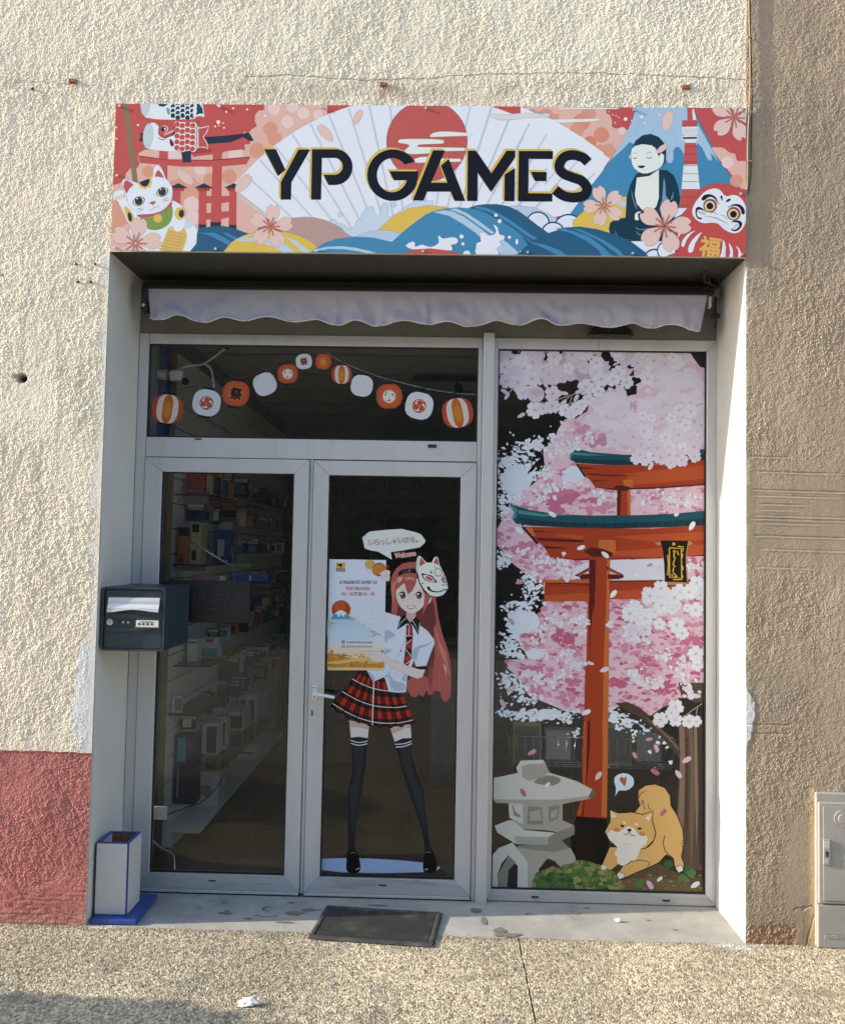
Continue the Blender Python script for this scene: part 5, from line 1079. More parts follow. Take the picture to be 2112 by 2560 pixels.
# arms and hands over the poster
D.p(fg, SKIN, '715,640 770,612 805,615 822,635 812,665 818,690 808,730 780,732 735,708 725,690 738,680 712,665', 0, '#a58a85', 2)
for q in ('725,640 790,632', '720,664 800,656', '730,690 808,682'): D.l(fg, '#a58a85', 2.5, q)
D.p(fg, SKIN, '490,1475 560,1468 690,1465 760,1490 800,1545 1000,1620 1130,1660 1190,1660 1160,1740 1110,1758 1000,1720 840,1640 770,1580 700,1585 630,1570 595,1545 585,1500 500,1490', 0, '#a58a85', 2.5)
D.l(fg, '#a58a85', 2.5, '585,1500 620,1502 640,1520', 3); D.l(fg, '#a58a85', 2.5, '600,1540 640,1550', 3)
D.p(fg, BLK, '1088,1628 1210,1640 1200,1665 1150,1655 1088,1650')
D.build(d2, VINYL)
# ------------------------------------------------------------------ mural printed on the tall window
W = Art([(1244.9, 873.9), (1769.5, 875.3), (1227.6, 2224.8), (1761.9, 2237.9)], WG, FY+0.0175, 0.9)
W1 = (1220, 840, .34562); W2 = (1220, 1300, .34562); W3 = (1220, 1780, .34562)
rm = random.Random(12)
bl = 'blossom_print'
def blob(cx, cy, r, n=9, jag=0.45, sx=1.0, ang=0.0):
    o = []; ca, sa = math.cos(ang), math.sin(ang)
    for i in range(n):
        a = 2*math.pi*i/n; q = r*(1-jag+2*jag*rm.random()); x = q*math.cos(a)*sx; y = q*math.sin(a)
        o.append((cx+x*ca-y*sa, cy+x*sa+y*ca))
    return o
def inside(p, poly):
    x, y = p; c = False; n = len(poly)
    for i in range(n):
        x0, y0 = poly[i-1]; x1, y1 = poly[i]
        if (y0 > y) != (y1 > y) and x < (x1-x0)*(y-y0)/(y1-y0)+x0: c = not c
    return c
def to_px(v, s): return pp(s)*v[2]+np.array(v[:2])
mass = np.vstack([to_px(W1, '1600,60 1070,60 1060,330 1050,410 960,385 880,380 790,440 740,470 720,545 640,600 560,605 520,660 500,700 480,770 420,810 400,860 410,930 430,990 330,1080 280,1130 200,1150 150,1180 150,1260'),
                  to_px(W2, '60,90 58,190 100,230 140,290 190,340 260,390 340,440 400,470 410,560 400,640 380,690 300,790 250,830 210,870 240,950 330,1010 250,1025 140,1030 150,1100 205,1140 230,1200 300,1290 420,1340 560,1400 700,1420 700,1460 890,1400 1000,1330 1180,1430 1290,1350 1400,1340 1555,1350 1620,1340')])
W.view(0, 0, 1); W.p(bl, '#d9bccb', mass)
xs_ = mass[:, 0]; ys_ = mass[:, 1]
def tone(x, y):
    # palest at the top right, deepest pink in the lower bands
    u = (y-880)/(1780-880)
    if y < 1110 and x > 1480: return ['#d9d3e0', '#d6cfdd', '#dcd6e2']
    if u < 0.3: return ['#dccbd8', '#d8c2d0', '#d2b4c6', '#e0d4de']
    if u < 0.55: return ['#d3a9bd', '#cb93ad', '#dbbccb', '#c27f9c', '#d9c3d1']
    return ['#c98ba6', '#c07795', '#d3a4b9', '#b9607f', '#d8b4c5', '#c88ca4']
pts = []
while len(pts) < 2600:
    p = (rm.uniform(1225, 1770), rm.uniform(870, 1800))
    if inside(p, mass): pts.append(p)
for i, (x, y) in enumerate(pts):
    pale = y < 1110 and x > 1480
    r = rm.uniform(1.6, 6.5) if not pale else rm.uniform(5, 14)
    if pale and rm.random() < 0.5: continue
    W.p(bl, rm.choice(tone(x, y)), blob(x, y, r, 8, 0.4, rm.uniform(1.2, 2.4), rm.uniform(-0.3, 0.3)))
# large deeper patches
for v, x, y, rx, ry, c in [(W1, 680, 700, 110, 50, '#c792ab'), (W1, 790, 770, 90, 50, '#c08aa6'), (W1, 600, 1190, 190, 80, '#bd6c8c'), (W1, 480, 1140, 140, 50, '#c47a98'), (W1, 820, 1250, 130, 40, '#c688a3'), (W1, 1060, 500, 28, 45, '#cfa6bd'), (W1, 640, 640, 60, 30, '#cf9fb5'),
                           (W2, 280, 200, 120, 70, '#c27c97'), (W2, 560, 880, 100, 80, '#b9607f'), (W2, 330, 850, 90, 40, '#bf6c8a'), (W2, 1480, 900, 80, 60, '#bd6f8c'), (W2, 1150, 1010, 70, 40, '#bd6c8a'), (W2, 1290, 1210, 130, 50, '#b95f80'), (W2, 960, 1200, 90, 40, '#b95f80'), (W2, 620, 1180, 100, 40, '#c07795'), (W2, 350, 1090, 130, 40, '#c07795'), (W2, 1130, 1110, 60, 40, '#c47d98'), (W2, 1500, 340, 50, 60, '#bd6f8c'), (W2, 1000, 940, 70, 40, '#c688a3'), (W2, 470, 340, 120, 50, '#cb8ea8'), (W2, 1350, 1050, 90, 50, '#c98aa5'), (W2, 600, 1280, 90, 40, '#c98ba6')]:
    W.view(*v)
    for k in range(16): W.p(bl, c, blob(x+rm.gauss(0, .42)*rx, y+rm.gauss(0, .42)*ry, ry*rm.uniform(.12, .45), 11, 0.45, rx/ry*0.7))
W.view(*W2); W.p(bl, '#d5d7e4', '880,300 1290,295 1290,450 900,450 980,400 890,360'); W.p(bl, '#d8d9e6', '640,350 740,310 740,440 600,440')
# ragged left fringe of white specks
W.view(*W2)
def fringe(cx, cy, rx, ry, n, cols=('#d5dfec', '#d9e2ee', '#dfe6f0'), rmin=3, rmax=13):
    for k in range(n):
        x = cx+rm.gauss(0, 0.55)*rx; y = cy+rm.gauss(0, 0.55)*ry
        W.p(bl, rm.choice(cols), blob(x, y, rm.uniform(rmin, rmax), 6, 0.5, rm.uniform(0.8, 2.0), rm.uniform(-.6, .6)))
for a in [(330, 520, 90, 70, 70), (220, 640, 110, 50, 80), (260, 740, 110, 60, 90), (180, 860, 60, 60, 50), (160, 930, 70, 40, 50), (200, 990, 80, 30, 50), (150, 1170, 60, 60, 60), (110, 300, 50, 80, 60), (300, 1320, 140, 50, 50), (460, 1420, 170, 30, 70), (300, 430, 70, 40, 30), (380, 980, 60, 30, 30), (90, 1410, 50, 20, 12), (250, 1240, 60, 40, 30)]: fringe(*a)
W.p(bl, '#d3deeb', blob(250, 755, 90, 22, 0.18, 1.3)); W.p(bl, '#d3deeb', blob(340, 990, 40, 16, 0.25, 1.7)); W.p(bl, '#d3deeb', blob(440, 1425, 40, 16, 0.3, 2.6))
W.view(*W1)
for a in [(250, 850, 120, 70, 70), (150, 920, 80, 60, 60), (200, 960, 110, 60, 80), (110, 1040, 60, 70, 50), (120, 1200, 60, 60, 40), (110, 1300, 60, 50, 40), (330, 800, 80, 50, 40), (380, 1000, 80, 60, 50)]: fringe(*a)
W.p(bl, '#d1dcea', blob(200, 1050, 110, 26, 0.16, 1.05)); W.p(bl, '#d3deeb', blob(620, 1010, 60, 20, 0.25, 1.4))
for x, y in ((160, 706), (183, 724), (335, 730), (455, 658)): W.p(bl, '#dfe5ee', blob(x, y, 7, 6, .4))
W.view(*W3)
for a in [(330, 60, 160, 40, 60), (220, 30, 100, 25, 40), (560, 70, 80, 40, 30), (640, 170, 50, 30, 14), (1000, 90, 90, 50, 60), (920, 40, 60, 40, 50), (1130, 140, 50, 30, 16), (1180, 310, 30, 20, 5), (1240, 220, 60, 50, 9), (1330, 380, 16, 14, 4), (1050, 200, 40, 40, 6)]: fringe(*a)
# trunk and branches
W.view(*W3); tk = 'tree_print'
W.p(tk, '#54463c', '1380,-200 1440,60 1385,120 1392,330 1378,560 1366,760 1340,900 1330,1240 1600,1260 1600,-200', 0)
for q, c in (('1386,120 1420,60 1432,400 1420,760 1400,1000 1370,900 1392,500', '#7d6a58'), ('1450,60 1480,60 1500,500 1490,900 1470,1150 1460,800 1470,400', '#6d5a4c'), ('1510,0 1560,0 1600,600 1600,1200 1530,1100 1520,600', '#3f342e'), ('1430,200 1450,200 1450,700 1440,1000 1425,700', '#45392f'), ('1495,100 1515,100 1525,700 1510,1000 1500,600', '#84705e')): W.p(tk, c, q)
W.p(tk, '#4d3d35', '1020,-20 1060,-10 1130,30 1220,100 1310,180 1370,240 1396,300 1392,360 1340,290 1260,200 1180,120 1090,50'); W.p(tk, '#7a6052', '1130,40 1220,110 1320,200 1385,275 1380,290 1300,200 1200,110')
W.view(*W2); W.p(tk, '#2b2421', '1380,1298 1460,1310 1500,1330 1570,1330 1600,1480 1400,1480'); W.p(tk, '#4d3d35', '920,1340 1010,1330 1100,1370 1180,1440 1090,1440 1000,1390')
# gate
gp = 'gate_print'; O1 = '#a03c20'; O2 = '#b5502a'; O3 = '#bf6a32'; OD = '#571a14'; TL = '#1d4f5c'; TLD = '#153a46'; TLL = '#4b8a90'
W.view(*W3)
W.p(gp, '#0e0a0a', '640,770 860,780 875,900 875,1300 600,1300 605,900'); W.p(gp, '#1b1110', '640,800 730,850 770,1000 760,1130 640,1100')
W.p(gp, O1, '706,-330 870,-330 868,200 862,785 640,768 690,640 680,420 695,100'); W.p(gp, OD, '728,-200 745,-100 735,300 705,600 690,770 680,760 715,500 722,100'); W.p(gp, O2, '690,100 715,60 705,560 670,760 640,765 690,600'); W.p(gp, O3, '830,-330 874,-330 868,300 860,780 822,770 830,400')
W.view(*W2)
W.p(gp, O1, '735,270 885,270 880,700 872,1470 704,1470 715,900'); W.p(gp, OD, '738,280 782,280 780,500 765,620 745,820 740,1080 736,800 732,500'); W.p(gp, OD, '762,400 776,600 765,700'); W.p(gp, O3, '865,300 888,280 880,600 876,1000 872,1470 832,1470 840,1000 858,600')
W.p(gp, O1, '390,448 735,445 735,600 405,604 412,470'); W.p(gp, O3, '390,445 735,452 735,465 400,466'); W.p(gp, O2, '410,560 735,540 735,602 405,604'); W.l(gp, OD, 7, '420,478 560,472 735,480'); W.l(gp, OD, 4, '430,492 735,488')
W.p(gp, O1, '880,450 1580,440 1580,560 1130,582 878,588'); W.p(gp, O2, '880,530 1580,470 1580,560 1130,582 878,588'); W.p(gp, OD, '880,450 1560,438 1560,446 880,460')
W.p(gp, OD, '626,415 745,350 745,375 690,405 738,400 738,440 670,445 665,425'); W.p(gp, O2, '650,412 745,362 745,372 665,420'); W.p(gp, OD, '858,345 985,410 985,428 945,440 870,440 870,405 935,405 860,370'); W.p(gp, O2, '870,360 965,408 950,412 870,372')
# upper beams: lower gate
W.p(gp, O1, '260,60 800,70 1200,68 1580,40 1580,265 900,298 640,300 450,285 410,215 350,160')
W.p(gp, O2, '500,110 720,130 660,150 500,130'); W.p(gp, O2, '890,130 1580,90 1580,150 1200,165'); W.p(gp, O2, '890,240 1580,180 1580,262 1200,280 890,268')
W.p(gp, OD, '350,142 560,150 695,158 694,174 520,170 365,162'); W.p(gp, OD, '400,200 520,210 600,218 420,222'); W.p(gp, OD, '300,88 500,100 320,102'); W.p(gp, OD, '890,290 1270,278 1270,284 890,298'); W.p(gp, OD, '1450,266 1580,258 1580,268'); W.p(gp, OD, '450,282 640,296 735,290 735,302 640,304'); W.p(gp, '#23262b', '240,65 262,62 370,180 350,188'); W.p(gp, O3, '262,62 318,64 345,130 325,132')
W.p(gp, O1, '695,130 920,120 920,240 740,290 700,240'); W.p(gp, O3, '805,152 926,156 926,245 880,255 800,205'); W.p(gp, OD, '695,240 750,206 850,225 910,250 900,275 760,278', 0)
W.view(*W1)
W.p(gp, TL, '145,1218 200,1240 300,1270 500,1300 760,1308 1100,1302 1350,1290 1580,1265 1580,1372 1300,1390 900,1402 600,1398 300,1385 200,1370 178,1340 190,1290'); W.p(gp, TLL, '145,1218 210,1262 205,1325 178,1340 188,1280'); W.p(gp, TLL, '215,1270 400,1300 620,1305 400,1318 220,1300'); W.p(gp, TLD, '215,1330 500,1358 900,1362 1300,1345 1580,1318 1580,1372 1300,1390 900,1402 600,1398 300,1385')
for k in range(18): W.p(gp, '#0f2b38', blob(250+75*k, 1375-(0 if k < 12 else 4*(k-12)), 14, 6, .2, .7))
# upper gate
W.p(gp, O1, '640,930 900,938 1200,932 1580,890 1580,1075 1200,1105 880,1116 780,1105 740,1050 700,1010'); W.p(gp, O2, '1000,1000 1580,930 1580,1030 1200,1070 1050,1080'); W.p(gp, OD, '720,1000 900,1010 1100,1014 900,1020 740,1012'); W.p(gp, OD, '760,1050 895,1052 770,1060'); W.p(gp, OD, '660,955 800,962 680,970'); W.p(gp, OD, '780,1100 900,1108 1200,1098 1580,1068 1580,1080 1200,1110 900,1120'); W.p(gp, '#23262b', '635,930 655,935 712,1025 700,1030')
W.p(gp, O1, '938,1110 1035,1110 1035,1305 936,1305'); W.p(gp, OD, '938,1115 968,1115 960,1305 936,1305'); W.p(gp, O3, '1012,1110 1036,1110 1034,1300 1015,1302'); W.p(gp, O3, '975,1045 1055,1040 1056,1100 1000,1105'); W.p(gp, OD, '905,1110 940,1085 1010,1092 1050,1105 1000,1128 930,1122')
W.p(gp, TL, '570,795 640,820 750,845 1000,862 1200,858 1400,838 1580,815 1580,895 1400,915 1100,935 900,938 640,925 595,900 605,850'); W.p(gp, TLL, '570,795 612,830 608,880 592,890 600,840'); W.p(gp, TLL, '612,845 740,858 860,868 720,870 615,865'); W.p(gp, TLD, '610,895 900,900 1200,895 1580,855 1580,895 1400,915 1100,935 900,938 640,925')
for k in range(8): W.p(gp, '#0f2b38', blob(770+44*k, 916, 11, 6, .2, .6))
# name board hanging from the gate
W.view(*W2); pb = 'plaque_print'
W.p(pb, '#ae8a68', '1210,175 1245,165 1260,180 1240,192'); W.p(pb, '#ae8a68', '1490,175 1460,155 1440,190 1480,185'); W.p(pb, '#ae8a68', '1300,455 1440,450 1455,495 1430,480 1310,478')
W.p(pb, '#120f0e', '1255,155 1460,155 1442,250 1448,460 1285,455 1280,330 1272,240'); W.l(pb, '#ae8a68', 8, '1460,160 1445,240 1442,320 1450,455', 4)
W.l(pb, '#d3a93e', 9, '1318,208 1405,212 1408,428 1320,425 1318,208'); W.l(pb, '#d3a93e', 9, '1380,196 1418,200 1416,235'); W.l(pb, '#d3a93e', 9, '1305,260 1312,330 1304,410'); W.l(pb, '#d3a93e', 9, '1345,440 1410,438 1416,410'); W.c(pb, '#d3a93e', 1350, 180, 12, n=14)
for q in ('1345,240 1360,225 1350,270 1365,285', '1375,230 1385,262', '1358,290 1345,330 1362,345', '1350,350 1342,385', '1345,390 1375,420 1350,418', '1336,400 1340,420', '1415,250 1412,280', '1415,340 1416,370'): W.l(pb, '#d3a93e', 9, q, 3)
# blossoms in front
def fl2(v, x, y, r, ang=None, c=None, star='#b98aa2'):
    W.view(*v); ang = rm.uniform(0, 72) if ang is None else ang; c = c or rm.choice(['#dcdae6', '#dad3e1', '#d8cddc', '#dfe0ea'])
    W.flower(bl, x, y, r, ang, c, '#cdbccd', None, (), 1.3)
    for k in range(5): a = R(ang+36+72*k); W.l(bl, star, r*0.05, [(x, y), (x+r*0.3*math.cos(a), y+r*0.3*math.sin(a))])
# upper canopy
W.view(*W1)
W.p(bl, '#cfc4d2', '60,95 1120,95 1090,200 1010,300 930,330 820,290 700,350 640,310 600,330 520,300 440,250 400,290 330,320 250,330 190,380 150,280 70,290')
W.p(bl, '#c2b0c2', '350,110 600,110 560,200 470,260 380,220'); W.p(bl, '#bfa9bd', '620,240 740,230 760,300 660,330'); W.p(bl, '#c9bccb', '1000,100 1390,105 1380,180 1200,200')
for k in range(9): x = rm.uniform(120, 1050); W.p(bl, '#1a1718', blob(x, rm.uniform(110, 290) if x > 700 else rm.choice([122, 150]), 22, 8, 0.5, 1.4))
for x, y, r in [(1075, 320, 40), (1030, 385, 40), (870, 135, 35), (770, 180, 40), (940, 240, 40), (120, 260, 40), (200, 190, 40), (250, 125, 30), (510, 118, 26)]: W.p(bl, '#191617', blob(x, y, r, 10, .45, 1.2))
W.p(tk, '#2b2625', '1470,100 1600,100 1600,225 1545,210 1500,150'); W.p(tk, '#3b3331', '1320,100 1390,100 1400,165 1360,150')
for k in range(58):
    x = rm.uniform(80, 1380); y = rm.uniform(105, 330) if x < 1050 else rm.uniform(105, 200)
    if x < 500 and y > 330: continue
    fl2(W1, x, y, rm.uniform(38, 62))
for x, y, r in [(215, 340, 72), (320, 310, 66), (340, 540, 66), (470, 420, 62), (465, 510, 58), (560, 540, 52), (640, 530, 55), (600, 570, 40), (710, 370, 62), (820, 310, 60), (910, 310, 55), (250, 420, 50), (400, 530, 46), (1010, 330, 50), (1160, 300, 58), (680, 500, 44), (300, 400, 44), (730, 460, 46), (120, 230, 60), (800, 400, 50)]: fl2(W1, x, y, r)
W.c(bl, '#d6c9da', 345, 425, 62); W.c(bl, '#cdb6cc', 350, 410, 45, 30); W.c(bl, '#d9cbd9', 200, 255, 60, 40)
for q in ('370,300 420,370', '330,470 410,495', '480,470 600,430 700,400', '520,500 590,440', '580,520 610,440', '620,500 640,430', '160,400 190,380', '130,430 180,390', '1480,510 1565,480'): W.view(*W1); W.l(bl, '#a79b93', 7, q)
for x, y, a in [(120, 408, -150), (135, 440, -60), (240, 580, -30), (325, 465, -160), (550, 415, 10), (660, 402, -20), (545, 485, -40), (640, 450, -60), (415, 350, 60), (475, 330, -70)]: W.petal(bl, x, y, 32, a, '#d9c6d8', '#b99fb5')
# middle band and right cluster
for k in range(38):
    x = 1010+rm.random()*560; y = 560+rm.random()*330
    if y > 560+ (x-1000)*0.1-40 and (x > 1150 or y > 680): fl2(W1, x, y, rm.uniform(40, 64))
for x, y, r in [(1125, 575, 40), (1190, 590, 36), (1265, 598, 44), (1335, 590, 44), (1395, 530, 52), (1475, 540, 56), (1135, 690, 56), (1055, 730, 60), (920, 755, 62), (1320, 860, 60), (1255, 880, 56), (1330, 920, 44), (1410, 900, 50), (1230, 810, 50), (1500, 800, 54), (1550, 640, 48), (1440, 640, 50), (1385, 715, 50)]: fl2(W1, x, y, r)
for x, y, a in [(1160, 912, 170), (1185, 942, 120), (1205, 885, 0), (1465, 855, 50), (1515, 80, 0)]: W.view(*W1); W.petal(bl, x, y, 34, a, '#dcd3e0', '#b9a5ba')
for k in range(36):
    u = rm.random(); x = 1020+540*u+rm.gauss(0, 30); y = 760-300*u+rm.gauss(0, 90)
    if x < 1580 and y < 860 and not (x < 1150 and y < 600) and not (1170 < x < 1470 and y < 500): fl2(W2, x, y, rm.uniform(34, 60), None, rm.choice(['#dde3ee', '#dfe4ee', '#d9d9e6']))
for x, y, r in [(1255, 505, 62), (1175, 560, 60), (1390, 530, 62), (1460, 530, 60), (1515, 465, 58), (1355, 570, 60), (1295, 600, 52), (1260, 630, 58), (1030, 690, 66), (1370, 770, 62), (1510, 660, 58), (1510, 980, 62), (1360, 1370, 62), (1410, 830, 50), (1520, 1060, 48)]: fl2(W2, x, y, r, None, '#dee3ed')
# loose white petal clusters over the pink bands
def cluster(v, cx, cy, n, spread, r0=9, r1=22):
    W.view(*v)
    for k in range(n):
        x = cx+rm.gauss(0, spread); y = cy+rm.gauss(0, spread*0.55); a = rm.uniform(0, 360)
        W.petal(bl, x, y, rm.uniform(r0, r1), a, rm.choice(['#dfe4ee', '#dbdce8', '#d8d2e0']), '#c9a9bb', 1.7)
for a in [(W1, 380, 1130, 16, 45), (W1, 540, 1080, 16, 50), (W1, 700, 1080, 8, 20), (W1, 840, 1165, 22, 50), (W1, 700, 730, 16, 36), (W1, 520, 820, 24, 48), (W1, 640, 790, 12, 30), (W1, 330, 790, 18, 50), (W1, 480, 720, 10, 24), (W1, 1300, 1190, 34, 90), (W1, 1480, 1210, 24, 50), (W1, 230, 1200, 18, 40), (W1, 360, 1210, 14, 50),
          (W2, 250, 235, 10, 26), (W2, 400, 320, 22, 45), (W2, 540, 330, 20, 45), (W2, 560, 400, 18, 50), (W2, 500, 740, 26, 48), (W2, 680, 740, 22, 34), (W2, 680, 830, 16, 26), (W2, 380, 820, 18, 40), (W2, 340, 890, 10, 26), (W2, 560, 990, 20, 40), (W2, 650, 1070, 22, 36), (W2, 380, 1170, 24, 40), (W2, 470, 1190, 14, 36), (W2, 545, 1145, 12, 26), (W2, 290, 1130, 10, 26), (W2, 1060, 870, 26, 48), (W2, 1060, 1140, 16, 36), (W2, 1100, 1190, 12, 26), (W2, 1200, 1200, 22, 36), (W2, 1420, 1150, 18, 36), (W2, 1400, 1060, 18, 36), (W2, 1450, 1220, 12, 26), (W2, 1500, 1280, 14, 30), (W2, 1290, 990, 14, 40), (W2, 1500, 340, 16, 34), (W2, 890, 770, 10, 18), (W2, 1000, 800, 10, 26), (W2, 1090, 410, 4, 14), (W2, 1250, 360, 6, 16)]: cluster(*a)
W.view(*W3)
for x, y, r in [(1250, 70, 58), (1360, 70, 52), (1455, 80, 52), (1510, 80, 44), (1330, 20, 46)]: fl2(W3, x, y, r, None, '#dde0ea')
W.view(*W2)
for q in ('1480,1390 1555,1340', '1420,1440 1480,1390', '1510,1420 1520,1370'): W.l(bl, '#a79b93', 6, q)
# stone lantern
sl = 'stone_lantern_print'; G_ = ['#c6c8c0', '#a3a298', '#858378', '#67645a', '#4a4742']
W.view(*W3)
W.p(sl, G_[0], '30,1300 28,1060 80,1000 180,960 290,1100 290,1300 215,1300 218,1130 150,1050 100,1110 70,1190 78,1300'); W.p(sl, G_[1], '215,985 600,1000 632,1060 640,1120 560,1170 480,1090 430,1075 370,1150 350,1300 290,1300 288,1100 215,1000'); W.p(sl, '#2c2826', '80,1190 150,1060 218,1130 212,1300 78,1300'); W.p(sl, G_[2], '75,1190 150,1055 205,1100 150,1160 140,1300 72,1300'); W.p(sl, '#2c2826', '372,1150 430,1080 490,1110 545,1170 400,1190')
W.p(sl, G_[2], '215,985 530,940 590,1000 480,1030 230,1000')
W.p(sl, G_[0], '50,840 150,800 250,810 260,870 500,890 440,975 205,970 70,890'); W.p(sl, G_[1], '195,915 440,920 435,975 205,968'); W.p(sl, G_[2], '440,920 500,885 628,840 628,900 520,950 435,975'); W.p(sl, G_[1], '420,870 545,800 628,838 500,885')
W.p(sl, G_[1], '150,675 540,680 540,800 430,870 260,865 155,780'); W.p(sl, G_[0], '150,680 250,680 256,830 160,780'); W.p(sl, G_[2], '290,700 390,705 400,830 285,830'); W.p(sl, G_[1], '305,740 375,720 388,800 308,805'); W.p(sl, G_[2], '440,700 520,690 510,790 440,815'); W.p(sl, G_[1], '455,740 505,715 500,770 455,790'); W.p(sl, G_[2], '175,690 215,690 240,780 190,770'); W.p(sl, G_[0], '185,690 225,700 232,760 200,740')
W.p(sl, G_[0], '30,498 120,480 230,455 440,455 560,490 650,520 755,575 740,620 520,655 60,660 30,640'); W.p(sl, G_[1], '40,650 520,650 740,618 750,640 500,690 60,675'); W.p(sl, G_[3], '755,575 785,600 775,640 725,635'); W.p(sl, G_[2], '330,520 430,475 510,490 525,520 470,550 380,540', 2)
W.p(sl, G_[0], '205,420 240,370 400,362 440,440 300,470 220,460'); W.p(sl, G_[1], '245,410 300,395 410,390 445,450 400,490 300,515 250,490', 0)
# ground, hedge, dog
gd = 'hedge_print'
W.p(gd, '#5b4a38', '860,1310 900,1180 1000,1120 1200,1090 1400,1100 1600,1160 1600,1330 860,1330'); W.p(gd, '#3a3127', '1200,1090 1340,1080 1420,1130 1600,1170 1600,1220 1400,1190'); W.p(gd, '#6d5a42', '960,1230 1200,1200 1400,1240 1600,1290 1600,1330 960,1330')
for k in range(60): W.c(gd, rm.choice(['#7a6a44', '#4d6a3c', '#8a7a50', '#5a5a38']), rm.uniform(960, 1540), rm.uniform(1180, 1310), rm.uniform(4, 20), rm.uniform(3, 9), rm.uniform(-15, 15), 8)
for x, y in ((1440, 1160), (1300, 1115), (1410, 1215), (1470, 1180), (1100, 1260)): W.p(gd, rm.choice(['#4f7a3c', '#35603a']), blob(x, y, 26, 11, .4, 1.3))
hd = to_px((0, 0, 1), '335,1300 330,1250 360,1190 430,1160 470,1145 520,1160 560,1130 620,1120 650,1100 700,1102 760,1120 800,1130 860,1160 900,1180 930,1220 965,1260 960,1310')
W.p(gd, '#4c6b3c', hd)
for k in range(230):
    x = rm.uniform(335, 960); y = rm.uniform(1100, 1310)
    if inside((x, y), hd): lit = x > 600 or y < 1180; W.p(gd, rm.choice(['#8a8a50', '#7d8249', '#979259', '#5e7a42'] if (lit and rm.random() < .6) else ['#3d6236', '#4c6b3c', '#2f5430', '#557040']), blob(x, y, rm.uniform(8, 24), 9, .35, 1.3))
for i in range(0, len(hd)-1):
    for t in np.linspace(0, 1, 4): W.p(gd, rm.choice(['#4c6b3c', '#6d7d47', '#8a8a50']), blob(*(hd[i]*(1-t)+hd[i+1]*t), 15, 8, .35))
dg = 'dog_print'; DG = '#d6ad6c'; DL = '#2e1d12'; DW = '#e2ddd4'
W.p(dg, DG, '1060,740 1100,690 1085,640 1090,580 1140,545 1210,535 1280,560 1320,620 1325,690 1370,760 1410,860 1420,960 1400,1060 1420,1110 1415,1160 1380,1175 1355,1150 1340,1070 1290,1045 1240,1100 1180,1130 1060,1180 960,1225 930,1190 980,1120 1060,1050 1000,1000 1100,950 1180,900', 0, DL, 7)
W.p(dg, DG, '880,990 930,990 960,1100 890,1160 820,1130', 0, DL, 6); W.p(dg, DW, '820,1120 860,1130 850,1155 820,1150'); W.p(dg, DW, '930,1190 950,1165 990,1185 985,1210 950,1225', 0, DL, 5); W.p(dg, DW, '1355,1140 1385,1120 1412,1130 1412,1160 1380,1175', 0, DL, 5)
W.p(dg, DG, '880,720 945,745 1040,738 1120,755 1195,730 1190,800 1215,890 1200,940 1140,1000 1040,1010 930,990 870,930 845,880 885,805', 0, DL, 7)
W.p(dg, DW, '890,730 932,770 900,782'); W.p(dg, DW, '1182,745 1140,780 1165,802')
W.p(dg, DW, '868,890 900,870 950,880 1010,840 1060,860 1090,900 1130,890 1155,930 1140,970 1100,1010 1070,1085 1030,1085 1000,1125 940,1110 935,1060 915,1040 935,990 880,940', 2)
W.c(dg, '#c9805c', 930, 866, 25, 15, 8); W.c(dg, '#c9805c', 1117, 896, 25, 15, 8); W.c(dg, DL, 972, 838, 15, 9, 20); W.c(dg, DL, 1097, 857, 16, 8, -8); W.c(dg, '#3a1c18', 1024, 868, 16, 11); W.c(dg, DW, 987, 813, 12, 8, 40, 12); W.c(dg, DW, 1075, 825, 12, 9, -20, 12)
W.l(dg, DL, 5, '980,895 1005,900 1022,880 1035,902 1065,908', 4); W.l(dg, DL, 6, '1280,905 1270,960 1285,1020 1340,1070', 4); W.l(dg, DL, 5, '1090,640 1110,600 1140,590', 3); W.l(dg, DL, 5, '1110,690 1120,650 1135,720', 3); W.l(dg, DL, 5, '1165,680 1160,705 1180,720', 3); W.l(dg, DL, 6, '1150,995 1190,960 1215,900', 3); W.l(dg, DL, 5, '985,1125 1075,1085 1170,1100 1150,1135', 3); W.l(dg, '#b5aca0', 4, '985,965 1010,972 1040,968', 3)
for k in range(3): W.l(dg, DL, 5, [(1400, 950+18*k), (1425, 930+20*k)])
hb = 'heart_bubble_print'
W.p(hb, '#c9ddec', '912,520 920,480 960,458 1010,458 1050,485 1060,525 1045,560 1000,585 950,585 920,628 925,570', 2, '#22282e', 5); W.p(hb, '#b0603e', '952,500 970,482 985,495 1000,478 1004,505 992,552 965,525', 2)
